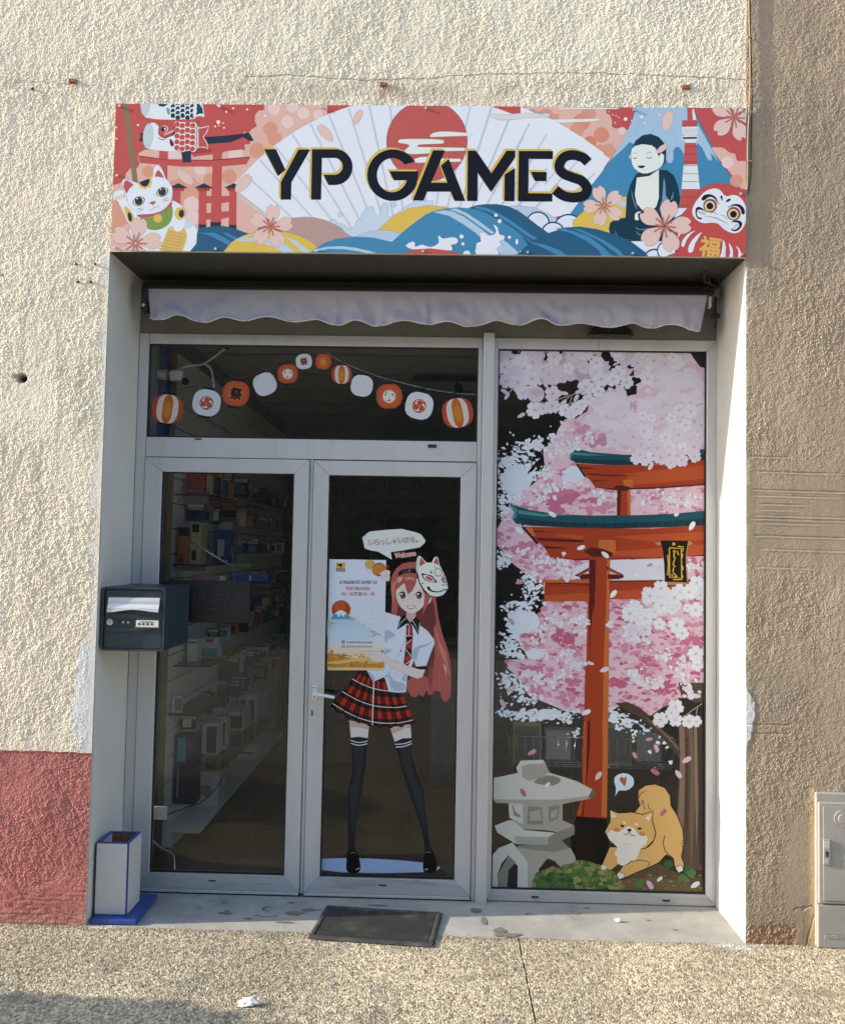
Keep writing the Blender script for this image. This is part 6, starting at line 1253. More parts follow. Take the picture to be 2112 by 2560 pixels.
# petals falling
for v, x, y, r, a, c in [(W3, 320, 310, 34, -30, '#c98fa8'), (W3, 255, 600, 34, 60, '#b3657f'), (W3, 430, 545, 26, -40, '#dfe3ec'), (W3, 800, 478, 36, -55, '#d9c3d3'), (W3, 1168, 212, 26, -10, '#c594aa'), (W3, 1220, 275, 30, 60, '#d0a8bb'), (W3, 1063, 327, 28, 60, '#c992aa'), (W3, 1440, 360, 38, -30, '#d3b4c6'), (W3, 1210, 448, 36, 30, '#b3657f'), (W3, 1380, 463, 36, 55, '#d5bccd'), (W3, 1270, 740, 32, -50, '#b3657f'), (W3, 1172, 1262, 38, 55, '#d3b9c8'), (W3, 1242, 1220, 26, -40, '#dfe3ec'), (W3, 1500, 1262, 38, -30, '#dfe3ec'),
                         (W2, 675, 212, 32, -20, '#dfe4ee'), (W2, 850, 262, 34, 40, '#dfe4ee'), (W2, 1483, 48, 38, -60, '#e2e8f0'), (W2, 910, 548, 36, -50, '#e2e8f0'), (W2, 230, 465, 32, -15, '#c98aa2'), (W2, 170, 752, 30, 50, '#c992aa'), (W2, 170, 1242, 38, -30, '#d3b4c6'), (W2, 108, 1345, 36, 60, '#d3b4c6'), (W2, 845, 1098, 36, -20, '#d8cddc'), (W2, 712, 1408, 36, -25, '#dfe4ee'), (W2, 950, 970, 36, 50, '#d5c3d3'), (W2, 1175, 335, 22, -20, '#c98aa2'), (W1, 465, 1300, 34, 30, '#dfe6ee'), (W1, 1100, 330, 0.1, 0, '#dfe6ee'), (W2, 225, 88, 40, 40, '#d9e3ee')]:
    W.view(*v); W.petal('falling_petal_print', x, y, r, a, c, '#a98fa0', 1.15)
W.build(win, VINYL)
# ------------------------------------------------------------------ mailbox on the left jamb
mb = thing('mailbox', 'dark anthracite steel mailbox with a silver letter flap on the left jamb', 'mailbox', (0.16, 0.2, 1.26))
def shell(name, x0, x1, z0, z1, y0, y1, t, m, parent, low=0.0, r=0.012):
    """open-fronted box hood: a rounded rectangular tube"""
    bm = bmesh.new()
    def ring(x0, x1, z0, z1, r, y):
        o = []
        for cx, cz, a0 in ((x1-r, z1-r, 0), (x0+r, z1-r, 90), (x0+r, z0+r, 180), (x1-r, z0+r, 270)):
            for k in range(5): a = R(a0+22.5*k); o.append(bm.verts.new((cx+r*math.cos(a), y, cz+r*math.sin(a))))
        return o
    A = ring(x0, x1, z0, z1, r, y0); B = ring(x0, x1, z0, z1, r, y1); C = ring(x0+t, x1-t, z0+t, z1-t, r*0.8, y0); E_ = ring(x0+t, x1-t, z0+t, z1-t, r*0.8, y0+0.03)
    n = len(A)
    for P_, Q in ((A, B), (C, A), (E_, C)):
        for i in range(n): bm.faces.new((P_[i], P_[(i+1) % n], Q[(i+1) % n], Q[i]))
    bm.faces.new(B); bm.faces.new(E_)
    return bm_obj(name, bm, m, parent)
shell('body', 0.014, 0.312, 1.252, 1.549, 0.018, 0.392, 0.010, M['mail'], mb)
fd = box('front_door', (0.0265, 0.024, 1.262), (0.2995, 0.046, 1.536), M['mail'], mb, 0.003)
def flap():
    n = 24; V = []; F = []; x0, x1 = 0.044, 0.286
    prof = [(0.0235, 1.500), (0.019, 1.498), (0.0165, 1.485), (0.0165, 1.470), (0.012, 1.462), (0.008, 1.452), (0.007, 1.0)]
    for j, (y, z) in enumerate(prof):
        for i in range(n+1):
            u = i/n; zz = z if j < 6 else 1.441-0.006*math.cos(u*math.pi*2)+(-0.004+0.004*u)
            V.append((x0+(x1-x0)*u, y, zz))
    for j in range(len(prof)-1):
        for i in range(n): k = j*(n+1)+i; F.append((k, k+1, k+n+2, k+n+1))
    o = pym('letter_flap', V, F, M['flap'], fd, smooth=False)
    md = o.modifiers.new('thickness', 'SOLIDIFY'); md.thickness = 0.0012
flap()
prism('trim_ridge', [(0.036, 1.427), (0.15, 1.4265), (0.284, 1.4035), (0.284, 1.399), (0.036, 1.404)], 0.0165, 0.0235, M['mail'], fd, 0.0015)
prism('trim_ridge', [(0.036, 1.363), (0.286, 1.360), (0.20, 1.345), (0.12, 1.339), (0.036, 1.341)], 0.0175, 0.0235, M['mail'], fd, 0.0015)
lk = cyl('lock', (0.0545, 0.0235, 1.385), (0, -1, 0), 0.0155, 0.006, M['steel'], fd, 24); box('keyhole', (0.0535, 0.0168, 1.383), (0.0555, 0.0174, 1.397), M['black_plastic'], lk, 0)
for k in range(3): cyl('stud', (0.093+0.0235*k, 0.0235, 1.385), (0, -1, 0), 0.0055, 0.004, M['mail'] if k == 0 else M['steel'], fd, 14)
nc = box('name_card', (0.178, 0.0185, 1.366), (0.284, 0.0235, 1.397), M['dirty_paper'], fd, 0.001)
frm = prism('card_frame', [(0.174, 1.362), (0.288, 1.362), (0.288, 1.366), (0.174, 1.366)], 0.016, 0.0235, M['steel'], fd, 0.0005)
for i in range(4): box('ink_line', (0.187+0.02*i, 0.0180, 1.373), (0.199+0.02*i, 0.01845, 1.383), M['ink'], nc, 0)
box('ink_line', (0.20, 0.0180, 1.386), (0.262, 0.01845, 1.390), M['ink'], nc, 0)
# ------------------------------------------------------------------ white and blue box stand by the left jamb
bx = thing('umbrella_stand', 'white box umbrella stand with blue edges on a blue board at the threshold', 'stand', (0.12, 0.15, 0.0))
box('base_board', (0.020, 0.006, 0.003), (0.229, 0.302, 0.026), M['blue'], bx, 0.003)
def hollow(parent):
    x0, x1, y0, y1, z0, z1, t = 0.017, 0.166, 0.055, 0.215, 0.0265, 0.356, 0.013
    bd = bmesh.new()
    for a, b in (((x0, y0, z0), (x0+t, y1, z1)), ((x1-t, y0, z0), (x1, y1, z1)), ((x0+t, y0, z0), (x1-t, y0+t, z1)), ((x0+t, y1-t, z0), (x1-t, y1, z1)), ((x0+t, y0+t, z0), (x1-t, y1-t, z0+0.02))): add_box(bd, a, b)
    o = bm_obj('box_frame', bd, M['blue'], parent)
    box('panel', (x0+0.001, y0-0.004, z0+0.003), (x1-0.006, y0-0.0005, z1-0.004), M['white_board'], parent, 0.0008)
    box('panel', (x1+0.0005, y0+0.006, z0+0.003), (x1+0.004, y1-0.002, z1-0.004), M['white_board'], parent, 0.0008)
    box('liner', (x0+t+0.0005, y1-t-0.002, z0+0.02), (x1-t-0.0005, y1-t-0.0005, z1-0.006), M['rust'], parent, 0)
    box('liner', (x0+t+0.0005, y0+t+0.001, z0+0.02), (x0+t+0.002, y1-t-0.003, z1-0.006), M['white_board'], parent, 0)
hollow(bx)
# ------------------------------------------------------------------ doormat
dmt = thing('doormat', 'worn black ribbed rubber doormat lying askew in front of the right door', 'doormat', (1.33, 0.06, 0.0))
def doormat():
    A, B, C_, Dd = [Vector(p) for p in ((1.070, 0.260, 0), (1.637, 0.212, 0), (1.597, -0.129, 0), (1.031, -0.081, 0))]
    def P(u, v, z): 
        p = A*(1-u)*(1-v)+B*u*(1-v)+C_*u*v+Dd*(1-u)*v; base = 0.004 + max(0, 0.0015-0.0275*(p.y+0.012))*0
        return (p.x, p.y, 0.0055+z)
    bm = bmesh.new()
    def slab(u0, u1, v0, v1, z0, z1, top_in=0.0):
        b = [bm.verts.new(P(u, v, z0)) for u, v in ((u0, v0), (u1, v0), (u1, v1), (u0, v1))]
        t = [bm.verts.new(P(u, v, z1)) for u, v in ((u0+top_in, v0+top_in), (u1-top_in, v0+top_in), (u1-top_in, v1-top_in), (u0+top_in, v1-top_in))]
        bm.faces.new(b); bm.faces.new(t)
        for i in range(4): bm.faces.new((b[i], b[(i+1) % 4], t[(i+1) % 4], t[i]))
    slab(0, 1, 0, 1, 0, 0.004, 0.008)
    bm_obj('backing', bm, M['mat_rubber'], dmt)
    bm = bmesh.new()
    for u0, u1, v0, v1 in ((0.01, 0.99, 0.015, 0.07), (0.01, 0.99, 0.93, 0.985), (0.01, 0.045, 0.075, 0.925), (0.955, 0.99, 0.075, 0.925)): slab(u0, u1, v0, v1, 0.0042, 0.0085, 0.008)
    bm_obj('rim', bm, M['mat_rubber'], dmt)
    bm = bmesh.new(); rr = random.Random(2)
    for j in range(26):
        v0 = 0.085+j*0.0322
        for i in range(44):
            u0 = 0.055+i*0.0203+(0.01 if j % 2 else 0)
            if u0 > 0.935: continue
            slab(u0, u0+0.011+0.003*rr.random(), v0, v0+0.024, 0.0042, 0.0072+0.0014*rr.random(), 0.002)
    tag(bm_obj('ribs', bm, M['mat_rubber'], dmt), None, None, None, 'stuff')
doormat()
# ------------------------------------------------------------------ meter cabinet
cbt = thing('meter_cabinet', 'light grey plastic electricity meter cabinet set into the tan wall', 'cabinet', (3.5, 0, 0))
box('surround', (3.311, -0.016, 0.0), (3.72, 0.06, 0.684), M['cabinet'], cbt, 0.006)
cd = box('cabinet_door', (3.316, -0.030, 0.196), (3.715, -0.0165, 0.646), M['cabinet'], cbt, 0.006)
box('door_panel', (3.336, -0.0335, 0.212), (3.695, -0.0305, 0.630), M['cabinet'], cd, 0.002)
box('lower_panel', (3.314, -0.027, 0.002), (3.717, -0.0165, 0.190), M['cabinet'], cbt, 0.004)
cyl('round_boss', (3.420, -0.034, 0.577), (0, -1, 0), 0.036, 0.004, M['cabinet'], cd, 32); cyl('round_boss', (3.420, -0.0382, 0.577), (0, -1, 0), 0.021, 0.005, M['cabinet'], cd, 28)
lk = box('lock_plate', (3.3335, -0.041, 0.372), (3.3645, -0.034, 0.484), M['cabinet'], cd, 0.002)
cyl('lock_hole', (3.349, -0.0405, 0.425), (0, -1, 0), 0.008, 0.0015, M['cabinet_dark'], lk, 14); box('lock_hole', (3.342, -0.0425, 0.381), (3.356, -0.0408, 0.398), M['alu_low'], lk, 0); box('lock_hole', (3.343, -0.0425, 0.408), (3.355, -0.0408, 0.424), M['cabinet_dark'], lk, 0.001)
box('lock_label', (3.338, -0.0425, 0.445), (3.360, -0.0412, 0.478), M['alu_light'], lk, 0.001)
box('relief_line', (3.342, -0.0285, 0.0635), (3.60, -0.0272, 0.0655), M['cabinet'], cbt, 0)
def solid_text(name, txt, x, z, w, h, y, m, parent, t=0.002):
    polys, _ = glyphs(txt); bm = bmesh.new()
    for p in polys:
        vs = [bm.verts.new((x+q[0]*w, y, z+q[1]*h)) for q in p]
        try: f = bm.faces.new(vs)
        except ValueError: continue
    r = bmesh.ops.extrude_face_region(bm, geom=list(bm.faces))
    for v in [g for g in r['geom'] if isinstance(g, bmesh.types.BMVert)]: v.co.y += t
    return bm_obj(name, bm, m, parent)
solid_text('relief_lettering', 'NIVEAU DU SOL', 3.344, 0.044, 0.155, 0.015, -0.0293, M['alu_light'], cbt)
# ------------------------------------------------------------------ stubs, wires, holes on the wall
for k, (x, z, lab) in enumerate([(-0.206, 3.97, 'rusty steel stub in the cream wall left of the sign, no longer carrying anything'), (1.289, 3.963, 'rusty crumpled steel stub above the middle of the sign'), (2.721, 3.961, 'rusty steel stub above the statue end of the sign')]):
    sb_ = thing('rusty_stub', lab, 'bracket', (x, -0.01, z))
    w = (0.020, 0.017, 0.020)[k]
    bm = bmesh.new(); add_box(bm, (x-w, -0.011, z-0.009), (x+w, 0.0, z+0.008), 0.002)
    for v in bm.verts:
        v.co.x += 0.003*math.sin(v.co.z*900+k); v.co.z += 0.003*math.sin(v.co.x*300+k*2)
    bm_obj('stub_end', bm, M['rust'], sb_)
    box('stub_lip', (x-w-0.002, -0.009, z-0.013), (x+w*(0.2 if k == 1 else 0.9), -0.004, z-0.0095), M['rust'], sb_, 0.001)
hole_holder = bpy.data.objects['shop_building']
for x, z in ((-0.157, 3.077), (-0.066, 3.078), (-0.144, 2.99), (-0.083, 2.991), (-0.40, 3.93)):
    cyl('drill_hole_shade', (x, -0.004, z), (0, -1, 0), 0.006, 0.006, M['hole'], hole_holder, 10)  # dark discs proud of the wall, coloured as the shade inside holes
wr = thing('wall_cable', 'thin tan and black cables clipped down the wall corner above the sign end', 'cable', (3.01, -0.02, 3.5))
tube('tan_wire', [(3.008, -0.015, 4.9), (3.010, -0.016, 4.37), (3.016, -0.016, 4.1), (3.012, -0.017, 3.87), (3.004, -0.018, 3.70), (3.002, -0.02, 3.52), (2.999, -0.02, 3.46)], 0.003, M['cable_tan'], wr, 8)
tube('black_wire', [(3.016, -0.012, 4.9), (3.018, -0.012, 4.3), (3.026, -0.012, 3.95), (3.022, -0.012, 3.70), (3.020, -0.014, 3.55), (3.010, -0.016, 3.47), (3.004, -0.012, 3.44)], 0.0025, M['cable_black'], wr, 8)
for z in (4.2, 3.60): box('cable_clip', (3.003, -0.021, z-0.004), (3.024, -0.008, z+0.004), M['cable_tan'], wr, 0.002)
# ------------------------------------------------------------------ litter
def crumple(name, c, r, seed, label, flat=0.35):
    bm = bmesh.new(); bmesh.ops.create_icosphere(bm, subdivisions=3, radius=1)
    rr = random.Random(seed)
    for v in bm.verts:
        p = v.co.copy(); n = float(perlin(np.array([p.x*2.2+seed]), np.array([p.y*2.2+p.z*3]), 3)[0]); n2 = float(perlin(np.array([p.x*6]), np.array([p.y*6+p.z*5+seed]), 5)[0])
        k = 0.8+0.8*n+0.3*n2; v.co = Vector((p.x*r[0]*k, p.y*r[1]*k, max(-0.2, p.z)*r[2]*(0.7+0.9*abs(n)+0.3*n2)+r[2]*0.25))+Vector(c)
    return tag(bm_obj(name, bm, M['paper'], None), label, 'litter')
crumple('crumpled_paper', (0.895, -0.625, 0.004), (0.048, 0.018, 0.022), 3, 'crumpled white paper scrap lying on the pebble pavement')
crumple('crumpled_paper', (2.471, 0.194, 0.0), (0.018, 0.012, 0.012), 8, 'small torn white paper scrap on the concrete threshold below the window')
# ------------------------------------------------------------------ unseen planter added to throw the shadow at the lower left
pl = thing('shadow_planter', 'unseen stone planter with a clipped shrub, added to cast a shadow', 'planter', (-2.3, -1.39, 0))
prof = [(0.02, 0.0), (0.34, 0.0), (0.38, 0.04), (0.44, 0.30), (0.50, 0.48), (0.54, 0.52), (0.54, 0.58), (0.48, 0.58), (0.46, 0.52), (0.02, 0.50)]
V = []; F = []; ns = 40
for r_, z_ in prof:
    for k in range(ns): a = 2*math.pi*k/ns; V.append((-2.3+r_*math.cos(a), -1.39+r_*math.sin(a), z_))
for j in range(len(prof)-1):
    for k in range(ns): F.append((j*ns+k, j*ns+(k+1) % ns, (j+1)*ns+(k+1) % ns, (j+1)*ns+k))
pym('pot', V, F, M['sill'], pl, smooth=False)
M['leaf'] = mat('shrub_leaf', (0.055, 0.095, 0.03), 0.6, var=0.35, scale=20)
def shrub(c, rx, rz, n, parent):
    V = []; F = []; rr = random.Random(9)
    for k in range(n):
        d = Vector((rr.gauss(0, 1), rr.gauss(0, 1), rr.gauss(0, 1))).normalized(); q = rr.uniform(0.72, 1.02)
        p = Vector((c[0]+d.x*rx*q, c[1]+d.y*rx*q, c[2]+d.z*rz*q)); u = Vector((rr.gauss(0, 1), rr.gauss(0, 1), rr.gauss(0, 1))).normalized(); w = d.cross(u).normalized(); s_ = rr.uniform(0.025, 0.05)
        b = len(V); V += [p-u*s_, p+w*s_*0.5, p+u*s_, p-w*s_*0.5]; F.append((b, b+1, b+2, b+3))
    return pym('foliage', V, F, M['leaf'], parent)
shrub((-2.3, -1.39, 0.84), 0.50, 0.42, 9000, pl)
bm = bmesh.new(); bmesh.ops.create_icosphere(bm, subdivisions=4, radius=1)
for v in bm.verts: v.co = Vector((-2.3+v.co.x*0.46, -1.39+v.co.y*0.46, 0.84+v.co.z*0.385))
bm_obj('shadow_core', bm, M['leaf'], pl)  # solid core added so the shrub casts a crisp shadow
tube('stem', [(-2.3, -1.39, 0.5), (-2.28, -1.38, 0.75)], 0.03, M['rust'], pl, 8)
# ------------------------------------------------------------------ inside the shop
M['carpet'] = mat('brown_coir_carpet', (0.36, 0.23, 0.12), 0.95, var=0.3, scale=60, bump=0.8, bscale=400, dirt=(0.20, 0.125, 0.065), dscale=4, damt=0.6)
M['slat'] = mat('white_slat_board', (0.80, 0.80, 0.77), 0.5, var=0.04, scale=3)
M['dark_wall'] = mat('dark_interior_paint', (0.22, 0.22, 0.22), 0.85, var=0.2, scale=3)
M['stone'] = mat('dark_stone', (0.13, 0.12, 0.10), 0.95, var=0.35, scale=6, bump=0.6, bscale=40)
M['ceil'] = mat('grey_ceiling_tile', (0.50, 0.49, 0.46), 0.9, var=0.08, scale=4)
M['wood'] = mat('raw_wood_edge', (0.34, 0.25, 0.13), 0.7, var=0.2, scale=12, stretch=(6, 6, 0.4))
M['bluebox'] = mat('blue_card', (0.03, 0.06, 0.24), 0.5, var=0.2, scale=10)
M['navy'] = mat('navy_card', (0.012, 0.02, 0.05), 0.45, var=0.3, scale=14)
M['cyan'] = mat('cyan_print', (0.06, 0.30, 0.46), 0.5, var=0.2, scale=20)
M['orange'] = mat('orange_card', (0.46, 0.20, 0.05), 0.5, var=0.25, scale=14)
M['cream'] = mat('cream_card', (0.52, 0.42, 0.20), 0.5, var=0.2, scale=14)
M['redc'] = mat('red_card', (0.35, 0.05, 0.05), 0.5, var=0.2, scale=14)
M['pinkc'] = mat('pink_card', (0.45, 0.18, 0.20), 0.5, var=0.3, scale=30)
M['whitec'] = mat('white_card', (0.66, 0.66, 0.68), 0.5, var=0.06, scale=10)
M['greyc'] = mat('grey_card', (0.22, 0.22, 0.23), 0.5, var=0.15, scale=10)
M['darkc'] = mat('black_card', (0.02, 0.02, 0.024), 0.45, var=0.2, scale=10)
M['shelfglass'] = glass_mat('shelf_glass', (0.86, 0.92, 0.90))
M['grey_tube'] = mat('grey_conduit', (0.24, 0.25, 0.26), 0.6)
def struct(o): o['kind'] = 'structure'; return o
YB = 4.6
struct(box('shop_floor', (-0.05, 0.478, -0.06), (4.2, YB, -0.006), M['carpet'], None, 0))
struct(box('shop_ceiling', (-0.05, 0.478, 3.02), (4.2, YB, 3.08), M['ceil'], None, 0))
for k in range(6): struct(box('ceiling_rail', (0.03, 0.9+0.6*k, 3.010), (4.1, 0.925+0.6*k, 3.0195), M['greyc'], None, 0))
struct(box('shop_side_wall', (4.1, 0.478, -0.005), (4.2, YB, 3.018), M['dark_wall'], None, 0))
struct(box('shop_front_return', (-0.05, 0.476, -0.005), (0.003, 0.70, 3.018), M['white_paint'], None, 0))
bw = struct(box('shop_back_wall', (-0.05, YB-0.05, -0.005), (4.099, YB, 3.018), M['dark_wall'], None, 0))
rs = random.Random(6)
z = 0.0
for j in range(17):          # rough stone courses on the far wall
    h = rs.uniform(0.12, 0.2); x = 0.05
    while x < 1.9 and z < 2.9:
        w = rs.uniform(0.18, 0.42)
        if x+w > 0.03: box('stone', (x, YB-0.075-rs.uniform(0, 0.03), z+0.008), (x+w-0.014, YB-0.0502, min(z+h, 3.0)), M['stone'], bw, 0.012)
        x += w
    z += h
lw = struct(box('shop_left_wall', (-0.05, 0.702, -0.005), (0.008, YB-0.052, 3.018), M['dark_wall'], None, 0))
for k in range(19):          # slat boards
    z0 = 0.215+0.1485*k
    if z0 > 2.85: break
    box('slat', (0.009, 0.95-0.0*k, z0+0.004), (0.030, 4.4, z0+0.1445), M['slat'], lw, 0.002)
box('slat_base', (0.009, 0.95, 0.0), (0.031, 4.4, 0.214), M['slat'], lw, 0.002)
box('slat_edge', (0.004, 0.925, 0.0), (0.034, 0.948, 2.9), M['wood'], lw, 0.002)
def shelf(z, y0, y1, d=0.2, label=''):
    s_ = thing('glass_shelf', label, 'shelf', (0.1, (y0+y1)/2, z))
    box('shelf_plate', (0.031, y0, z-0.006), (0.031+d, y1, z), M['shelfglass'], s_, 0.001)
    for y in (y0+0.08, y1-0.08): prism_y = box('shelf_bracket', (0.0305, y-0.004, z-0.04), (0.031+d*0.8, y+0.004, z-0.0065), M['steel'], s_, 0.001)
    return s_
shelf(1.040, 1.05, 2.2, 0.22, 'glass shelf carrying two white cartons above the floor display')
shelf(0.770, 0.97, 1.9, 0.18, 'glass shelf with a small picture card at its end')
shelf(0.388, 1.25, 2.9, 0.26, 'low glass shelf carrying the white boxes with dark windows')
shelf(1.640, 0.97, 2.3, 0.22, 'high glass shelf carrying the orange and cream cartons')
shelf(2.05, 0.97, 3.2, 0.22, 'topmost glass shelf with red and blue packs')
shelf(1.36, 1.6, 3.6, 0.22, 'glass shelf with blue packs deep in the shop')
def pack(label, x0, x1, y0, dep, z0, z1, m, panels=(), cat='box', name='product_box', group=None):
    t = thing(name, label, cat, ((x0+x1)/2, y0+dep/2, z0), group)
    box('carton', (x0, y0, z0), (x1, y0+dep, z1), m, t, 0.003)
    for (u0, u1, v0, v1, mm) in panels:
        box('printed_panel', (x0+(x1-x0)*u0, y0-0.0012, z0+(z1-z0)*v0), (x0+(x1-x0)*u1, y0-0.0002, z0+(z1-z0)*v1), mm, t, 0)
    return t
ledge = struct(box('display_ledge', (0.0315, 1.0, 0.0), (0.075, 3.6, 0.084), M['slat'], None, 0.003)); box('ledge_top', (0.0315, 1.0, 0.0845), (0.235, 3.6, 0.10), M['slat'], ledge, 0.003)
def mugpic(t, cx, z, y, r, m):
    cyl('printed_panel', (cx, y, z), (0, -1, 0), r, 0.0008, m, t, 20)
    tube('printed_panel', [(cx-r*0.8, y-0.0006, z+r*0.7), (cx-r*1.6, y-0.0006, z+r*0.5), (cx-r*1.5, y-0.0006, z-r*0.4), (cx-r*0.8, y-0.0006, z-r*0.5)], 0.003, M['darkc'], t, 6)
t = pack('white kettle carton with a brown jug picture standing on the low ledge', 0.06, 0.222, 1.447, 0.17, 0.101, 0.311, M['whitec']); mugpic(t, 0.145, 0.20, 1.4462, 0.036, M['wood'])
t = pack('white carton with a purple mug picture stacked on the kettle carton', 0.075, 0.205, 1.50, 0.14, 0.312, 0.386, M['whitec'], [(0.2, 0.9, 0.05, 0.25, M['bluebox'])]); mugpic(t, 0.14, 0.352, 1.4992, 0.02, M['navy'])
pack('white box with a black window and grey side on the low glass shelf', 0.06, 0.169, 1.601, 0.12, 0.3885, 0.591, M['whitec'], [(0.3, 0.92, 0.06, 0.9, M['darkc'])])
pack('slim white box with a black window behind the first windowed box', 0.10, 0.185, 1.75, 0.1, 0.3885, 0.60, M['whitec'], [(0.3, 0.9, 0.1, 0.85, M['darkc'])])
pack('tall dark blue boxed lamp leaning at the slat board end', 0.045, 0.172, 1.10, 0.11, 0.218, 0.62, M['navy'], [(0.1, 0.5, 0.62, 0.97, M['cyan']), (0.12, 0.2, 0.1, 0.55, M['greyc']), (0.55, 0.85, 0.8, 0.95, M['bluebox'])])
pack('small white picture card on the glass shelf end', 0.045, 0.105, 1.006, 0.02, 0.7705, 0.868, M['whitec'], [(0.3, 0.95, 0.15, 0.9, M['greyc'])], 'card', 'picture_card')
pack('white box showing a black screen further along the low shelf', 0.06, 0.17, 2.304, 0.25, 0.3885, 0.53, M['whitec'], [(0.1, 0.9, 0.15, 0.8, M['darkc'])])
pack('white speaker box with two black ovals at the low shelf end', 0.06, 0.20, 2.60, 0.22, 0.3885, 0.60, M['whitec'], [(0.1, 0.42, 0.15, 0.85, M['darkc']), (0.56, 0.9, 0.15, 0.85, M['darkc'])])
pack('plain white carton on the ledge deep in the shop', 0.06, 0.20, 2.622, 0.2, 0.101, 0.22, M['whitec'], [(0.1, 0.9, 0.4, 0.5, M['greyc'])])
pack('white carton with red print standing on the middle glass shelf', 0.06, 0.12, 1.226, 0.10, 1.041, 1.178, M['whitec'], [(0.1, 0.9, 0.8, 0.9, M['redc'])])
pack('white and blue carton beside the red printed carton on the glass shelf', 0.085, 0.20, 1.42, 0.10, 1.041, 1.165, M['whitec'], [(0.02, 0.98, 0.05, 0.5, M['cyan']), (0.3, 0.7, 0.8, 0.95, M['redc'])])
pack('orange carton with black flame pattern on the high shelf', 0.06, 0.125, 0.985, 0.12, 1.6405, 1.86, M['orange'], [(0.05, 0.95, 0.75, 0.98, M['darkc']), (0.1, 0.5, 0.02, 0.3, M['redc'])])
pack('cream carton with black marks beside the orange carton', 0.128, 0.195, 0.985, 0.12, 1.6405, 1.875, M['cream'], [(0.2, 0.8, 0.8, 1.0, M['darkc']), (0.2, 0.6, 0.1, 0.35, M['darkc'])])
pack('blue carton with a white figure on the high shelf', 0.09, 0.20, 1.62, 0.12, 1.6405, 1.86, M['bluebox'], [(0.3, 0.7, 0.2, 0.7, M['whitec'])])
pack('grey carton standing behind the blue carton on the high shelf', 0.06, 0.18, 1.82, 0.12, 1.6405, 1.95, M['greyc'], [(0.1, 0.9, 0.6, 0.9, M['whitec'])])
for k in range(5): pack(['red', 'cream', 'navy', 'blue', 'orange'][k]+' game case standing in the row on the top shelf', 0.06, 0.17, 1.10+0.17*k, 0.05, 2.0505, 2.19, [M['redc'], M['cream'], M['navy'], M['bluebox'], M['orange']][k], [(0.1, 0.9, 0.1, 0.25, M['greyc'])], 'case', 'game_case', 'cases on the top shelf')
CB = [('blue', 'bluebox'), ('navy', 'navy'), ('grey', 'greyc'), ('cyan', 'cyan'), ('black', 'darkc'), ('white', 'whitec'), ('red', 'redc'), ('orange', 'orange')]
CH = [('white', 'whitec'), ('red', 'redc'), ('cream', 'cream'), ('pink', 'pinkc'), ('pale blue', 'cyan')]
rk = random.Random(21); used = set()
for row, (zr, rn) in enumerate([(0.64, 'lowest hook'), (0.80, 'lower hook'), (1.10, 'middle hook'), (1.24, 'upper middle hook'), (1.42, 'shoulder high hook'), (1.70, 'head high hook'), (1.90, 'upper hook'), (2.12, 'topmost hook')]):
    y = 1.15+0.15*rk.random()+(0.75 if row in (1, 4, 5) else (0.5 if row in (2, 3) else 0))
    while y < 4.1:
        cb_, ch_ = rk.choices(CB, (6, 5, 2, 3, 5, 4, 1, 1))[0], rk.choices(CH, (5, 1, 2, 1, 3))[0]
        if (row, cb_, ch_) not in used and cb_[1] != ch_[1]:
            used.add((row, cb_, ch_)); w = rk.uniform(0.06, 0.12); h = rk.uniform(0.09, 0.14)
            lay = [(0.05, 0.95, 0.78, 0.97, M[ch_[1]]), (0.2, 0.8, 0.15, 0.62, M[rk.choices(CB, (5, 3, 3, 3, 3, 4, 1, 1))[0][1]])]
            if rk.random() < 0.5: lay.append((0.08, 0.92, 0.66, 0.72, M['whitec']))
            pack(cb_[0]+' pack with '+ch_[0]+' header hanging on the '+rn+' row', 0.045, 0.045+w, y, 0.035, zr, zr+h, M[cb_[1]], lay, 'pack', 'accessory_pack', 'packs hanging on the slat wall')
            y += 0.13+0.16*rk.random()
pack('long flat pink box lying over the open sign', 0.20, 0.40, 0.80, 0.16, 1.545, 1.585, M['pinkc'], [(0.8, 0.95, 0.1, 0.9, M['whitec'])])
pack('long flat blue box lying beside the pink box', 0.405, 0.62, 0.86, 0.16, 1.552, 1.592, M['bluebox'], [(0.5, 0.55, 0.1, 0.9, M['whitec'])])
pl_ = thing('display_shelf', 'dark shelf plate behind the open sign carrying flat boxes', 'shelf', (0.3, 0.9, 1.53)); box('shelf_plate', (0.031, 0.76, 1.525), (0.66, 1.06, 1.544), M['darkc'], pl_, 0.002)
